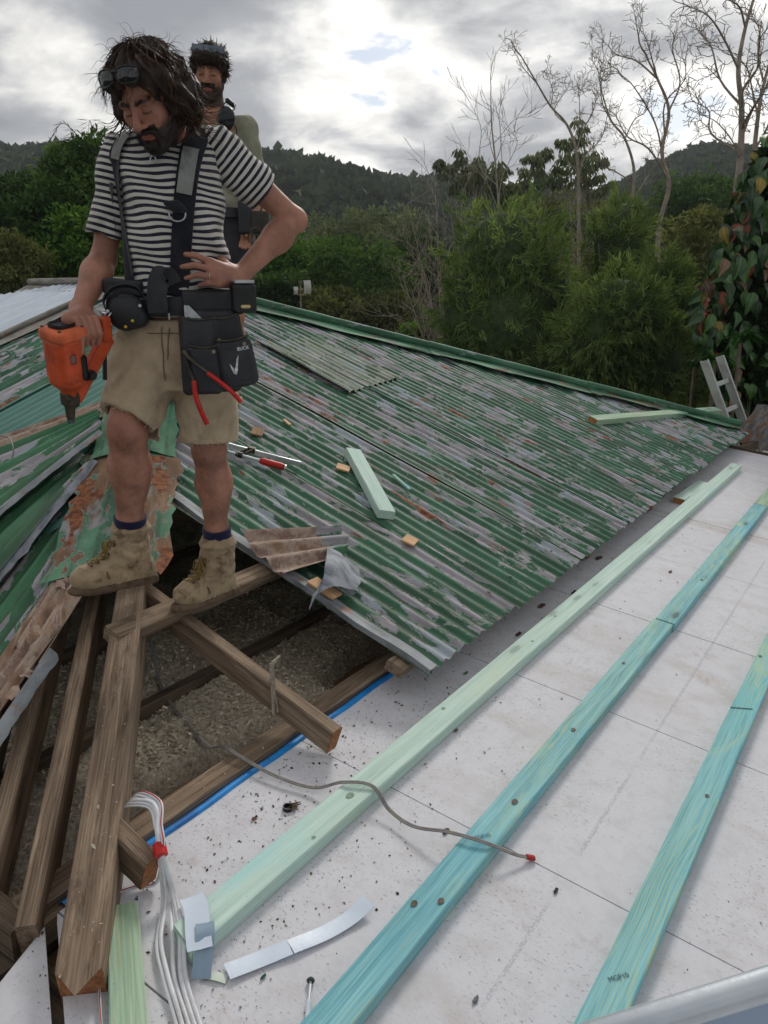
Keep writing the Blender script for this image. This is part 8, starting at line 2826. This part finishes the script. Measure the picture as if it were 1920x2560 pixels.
for e in (-1, 1):
    a0 = A_([tx - .06 + .07 * e, 4.66, hipz - .80])
    S_ = SDF(.006)
    S_.cone(a0 + A_([0, 0, .06]), a0 + A_([0, 0, -.05]), .056, .052, .02); S_.cone(a0 + A_([0, 0, -.06]), a0 + A_([.02 * e, -.16, -.075]), .046, .042, .03); S_.box(a0 + A_([.01 * e, -.06, -.105]), (.05, .14, .016), .014)
    V_, F_ = S_.mesh(lambda P: .002 * fnoise(P, 60, 3)); mobj('boot', c2wa(V_), F_, M['boot'], man2, True)
# belt and pouches seen past the bent arm
b2 = thing('tool_belt', 'dark tool belt with leather pouches on the second person', 'tool belt', c2w((tx, 4.6, hipz + .1)))
rows = []
t = np.arange(40) * 2 * math.pi / 40
for z, g in ((hipz + .085, .008), (hipz + .088, .018), (hipz + .135, .018), (hipz + .138, .008)):
    rows.append(np.column_stack([tx + (.178 + g) * np.cos(t), 4.66 + (.132 + g) * np.sin(t), np.full(40, z)]))
F_ = [[j * 40 + i, j * 40 + (i + 1) % 40, (j + 1) * 40 + (i + 1) % 40, (j + 1) * 40 + i] for j in range(3) for i in range(40)]
auto_smooth(mobj('belt_band', c2wa(np.vstack(rows)), F_, M['leather'], b2, True), 50)
def pocket2(c, h, rnd, mat):
    S_ = SDF(.005); S_.box(c, h, rnd); S_.box(A_(c) + A_([0, 0, h[2] * .6]), (h[0] - .012, h[1] - .012, h[2] * .6), rnd * .6, None, .004, 's')
    V_, F_ = S_.mesh(lambda P: .002 * fnoise(P, 50, 5)); return mobj('pouch', c2wa(V_), F_, mat, b2, True)
OLV = mat_plain('brown_black_leather', s2l(54, 48, 42), .6, .3, 16)
pA = cv(530, 470, 4.5); pB = cv(560, 480, 4.52)
pocket2(pA, (.035, .035, .085), .016, M['leather']); pocket2(pB, (.055, .045, .060), .022, OLV)
MB().tube(c2wa([pA + A_([.0, -.02, .075]), pA + A_([.004, -.02, .115])]), .009, 6).build('red_handle', RED, b2)
S_ = SDF(.005); S_.ell(pB + A_([.012, -.02, .035]), (.024, .018, .016), None, .01); V_, F_ = S_.mesh(); mobj('yellow_tape', c2wa(V_), F_, mat_plain('yellow_plastic', s2l(196, 168, 50), .5, .1, 20), b2, True)
S_ = SDF(.005); S_.ell(pB + A_([.030, .0, .050]), (.014, .014, .024), None, .01); V_, F_ = S_.mesh(); mobj('tan_handle', c2wa(V_), F_, M['pine_raw'], b2, True)
h2_ = thing('hammer', 'claw hammer hanging head up below the second tool belt', 'hammer', c2w(tuple(cv(540, 560, 4.5))))
hc = cv(541, 497, 4.48)
auto_smooth(MB().tube(c2wa([hc + A_([-.045, 0, .004]), hc + A_([-.028, 0, .004]), hc + A_([-.02, 0, .003]), hc]), [.015, .015, .010, .012], 10).build('head', DKM, h2_))
auto_smooth(MB().tube(c2wa(bez([hc, hc + A_([.035, 0, .008]), hc + A_([.075, 0, -.030])], 8)), np.linspace(.014, .005, 9)[:len(bez([hc, hc, hc], 8))], 8, flat=.6).build('claw', DKM, h2_))
auto_smooth(MB().tube(c2wa([hc, hc + A_([-.012, 0, -.30])]), .012, 8, flat=.75).build('shaft', M['oldwood2'], h2_))
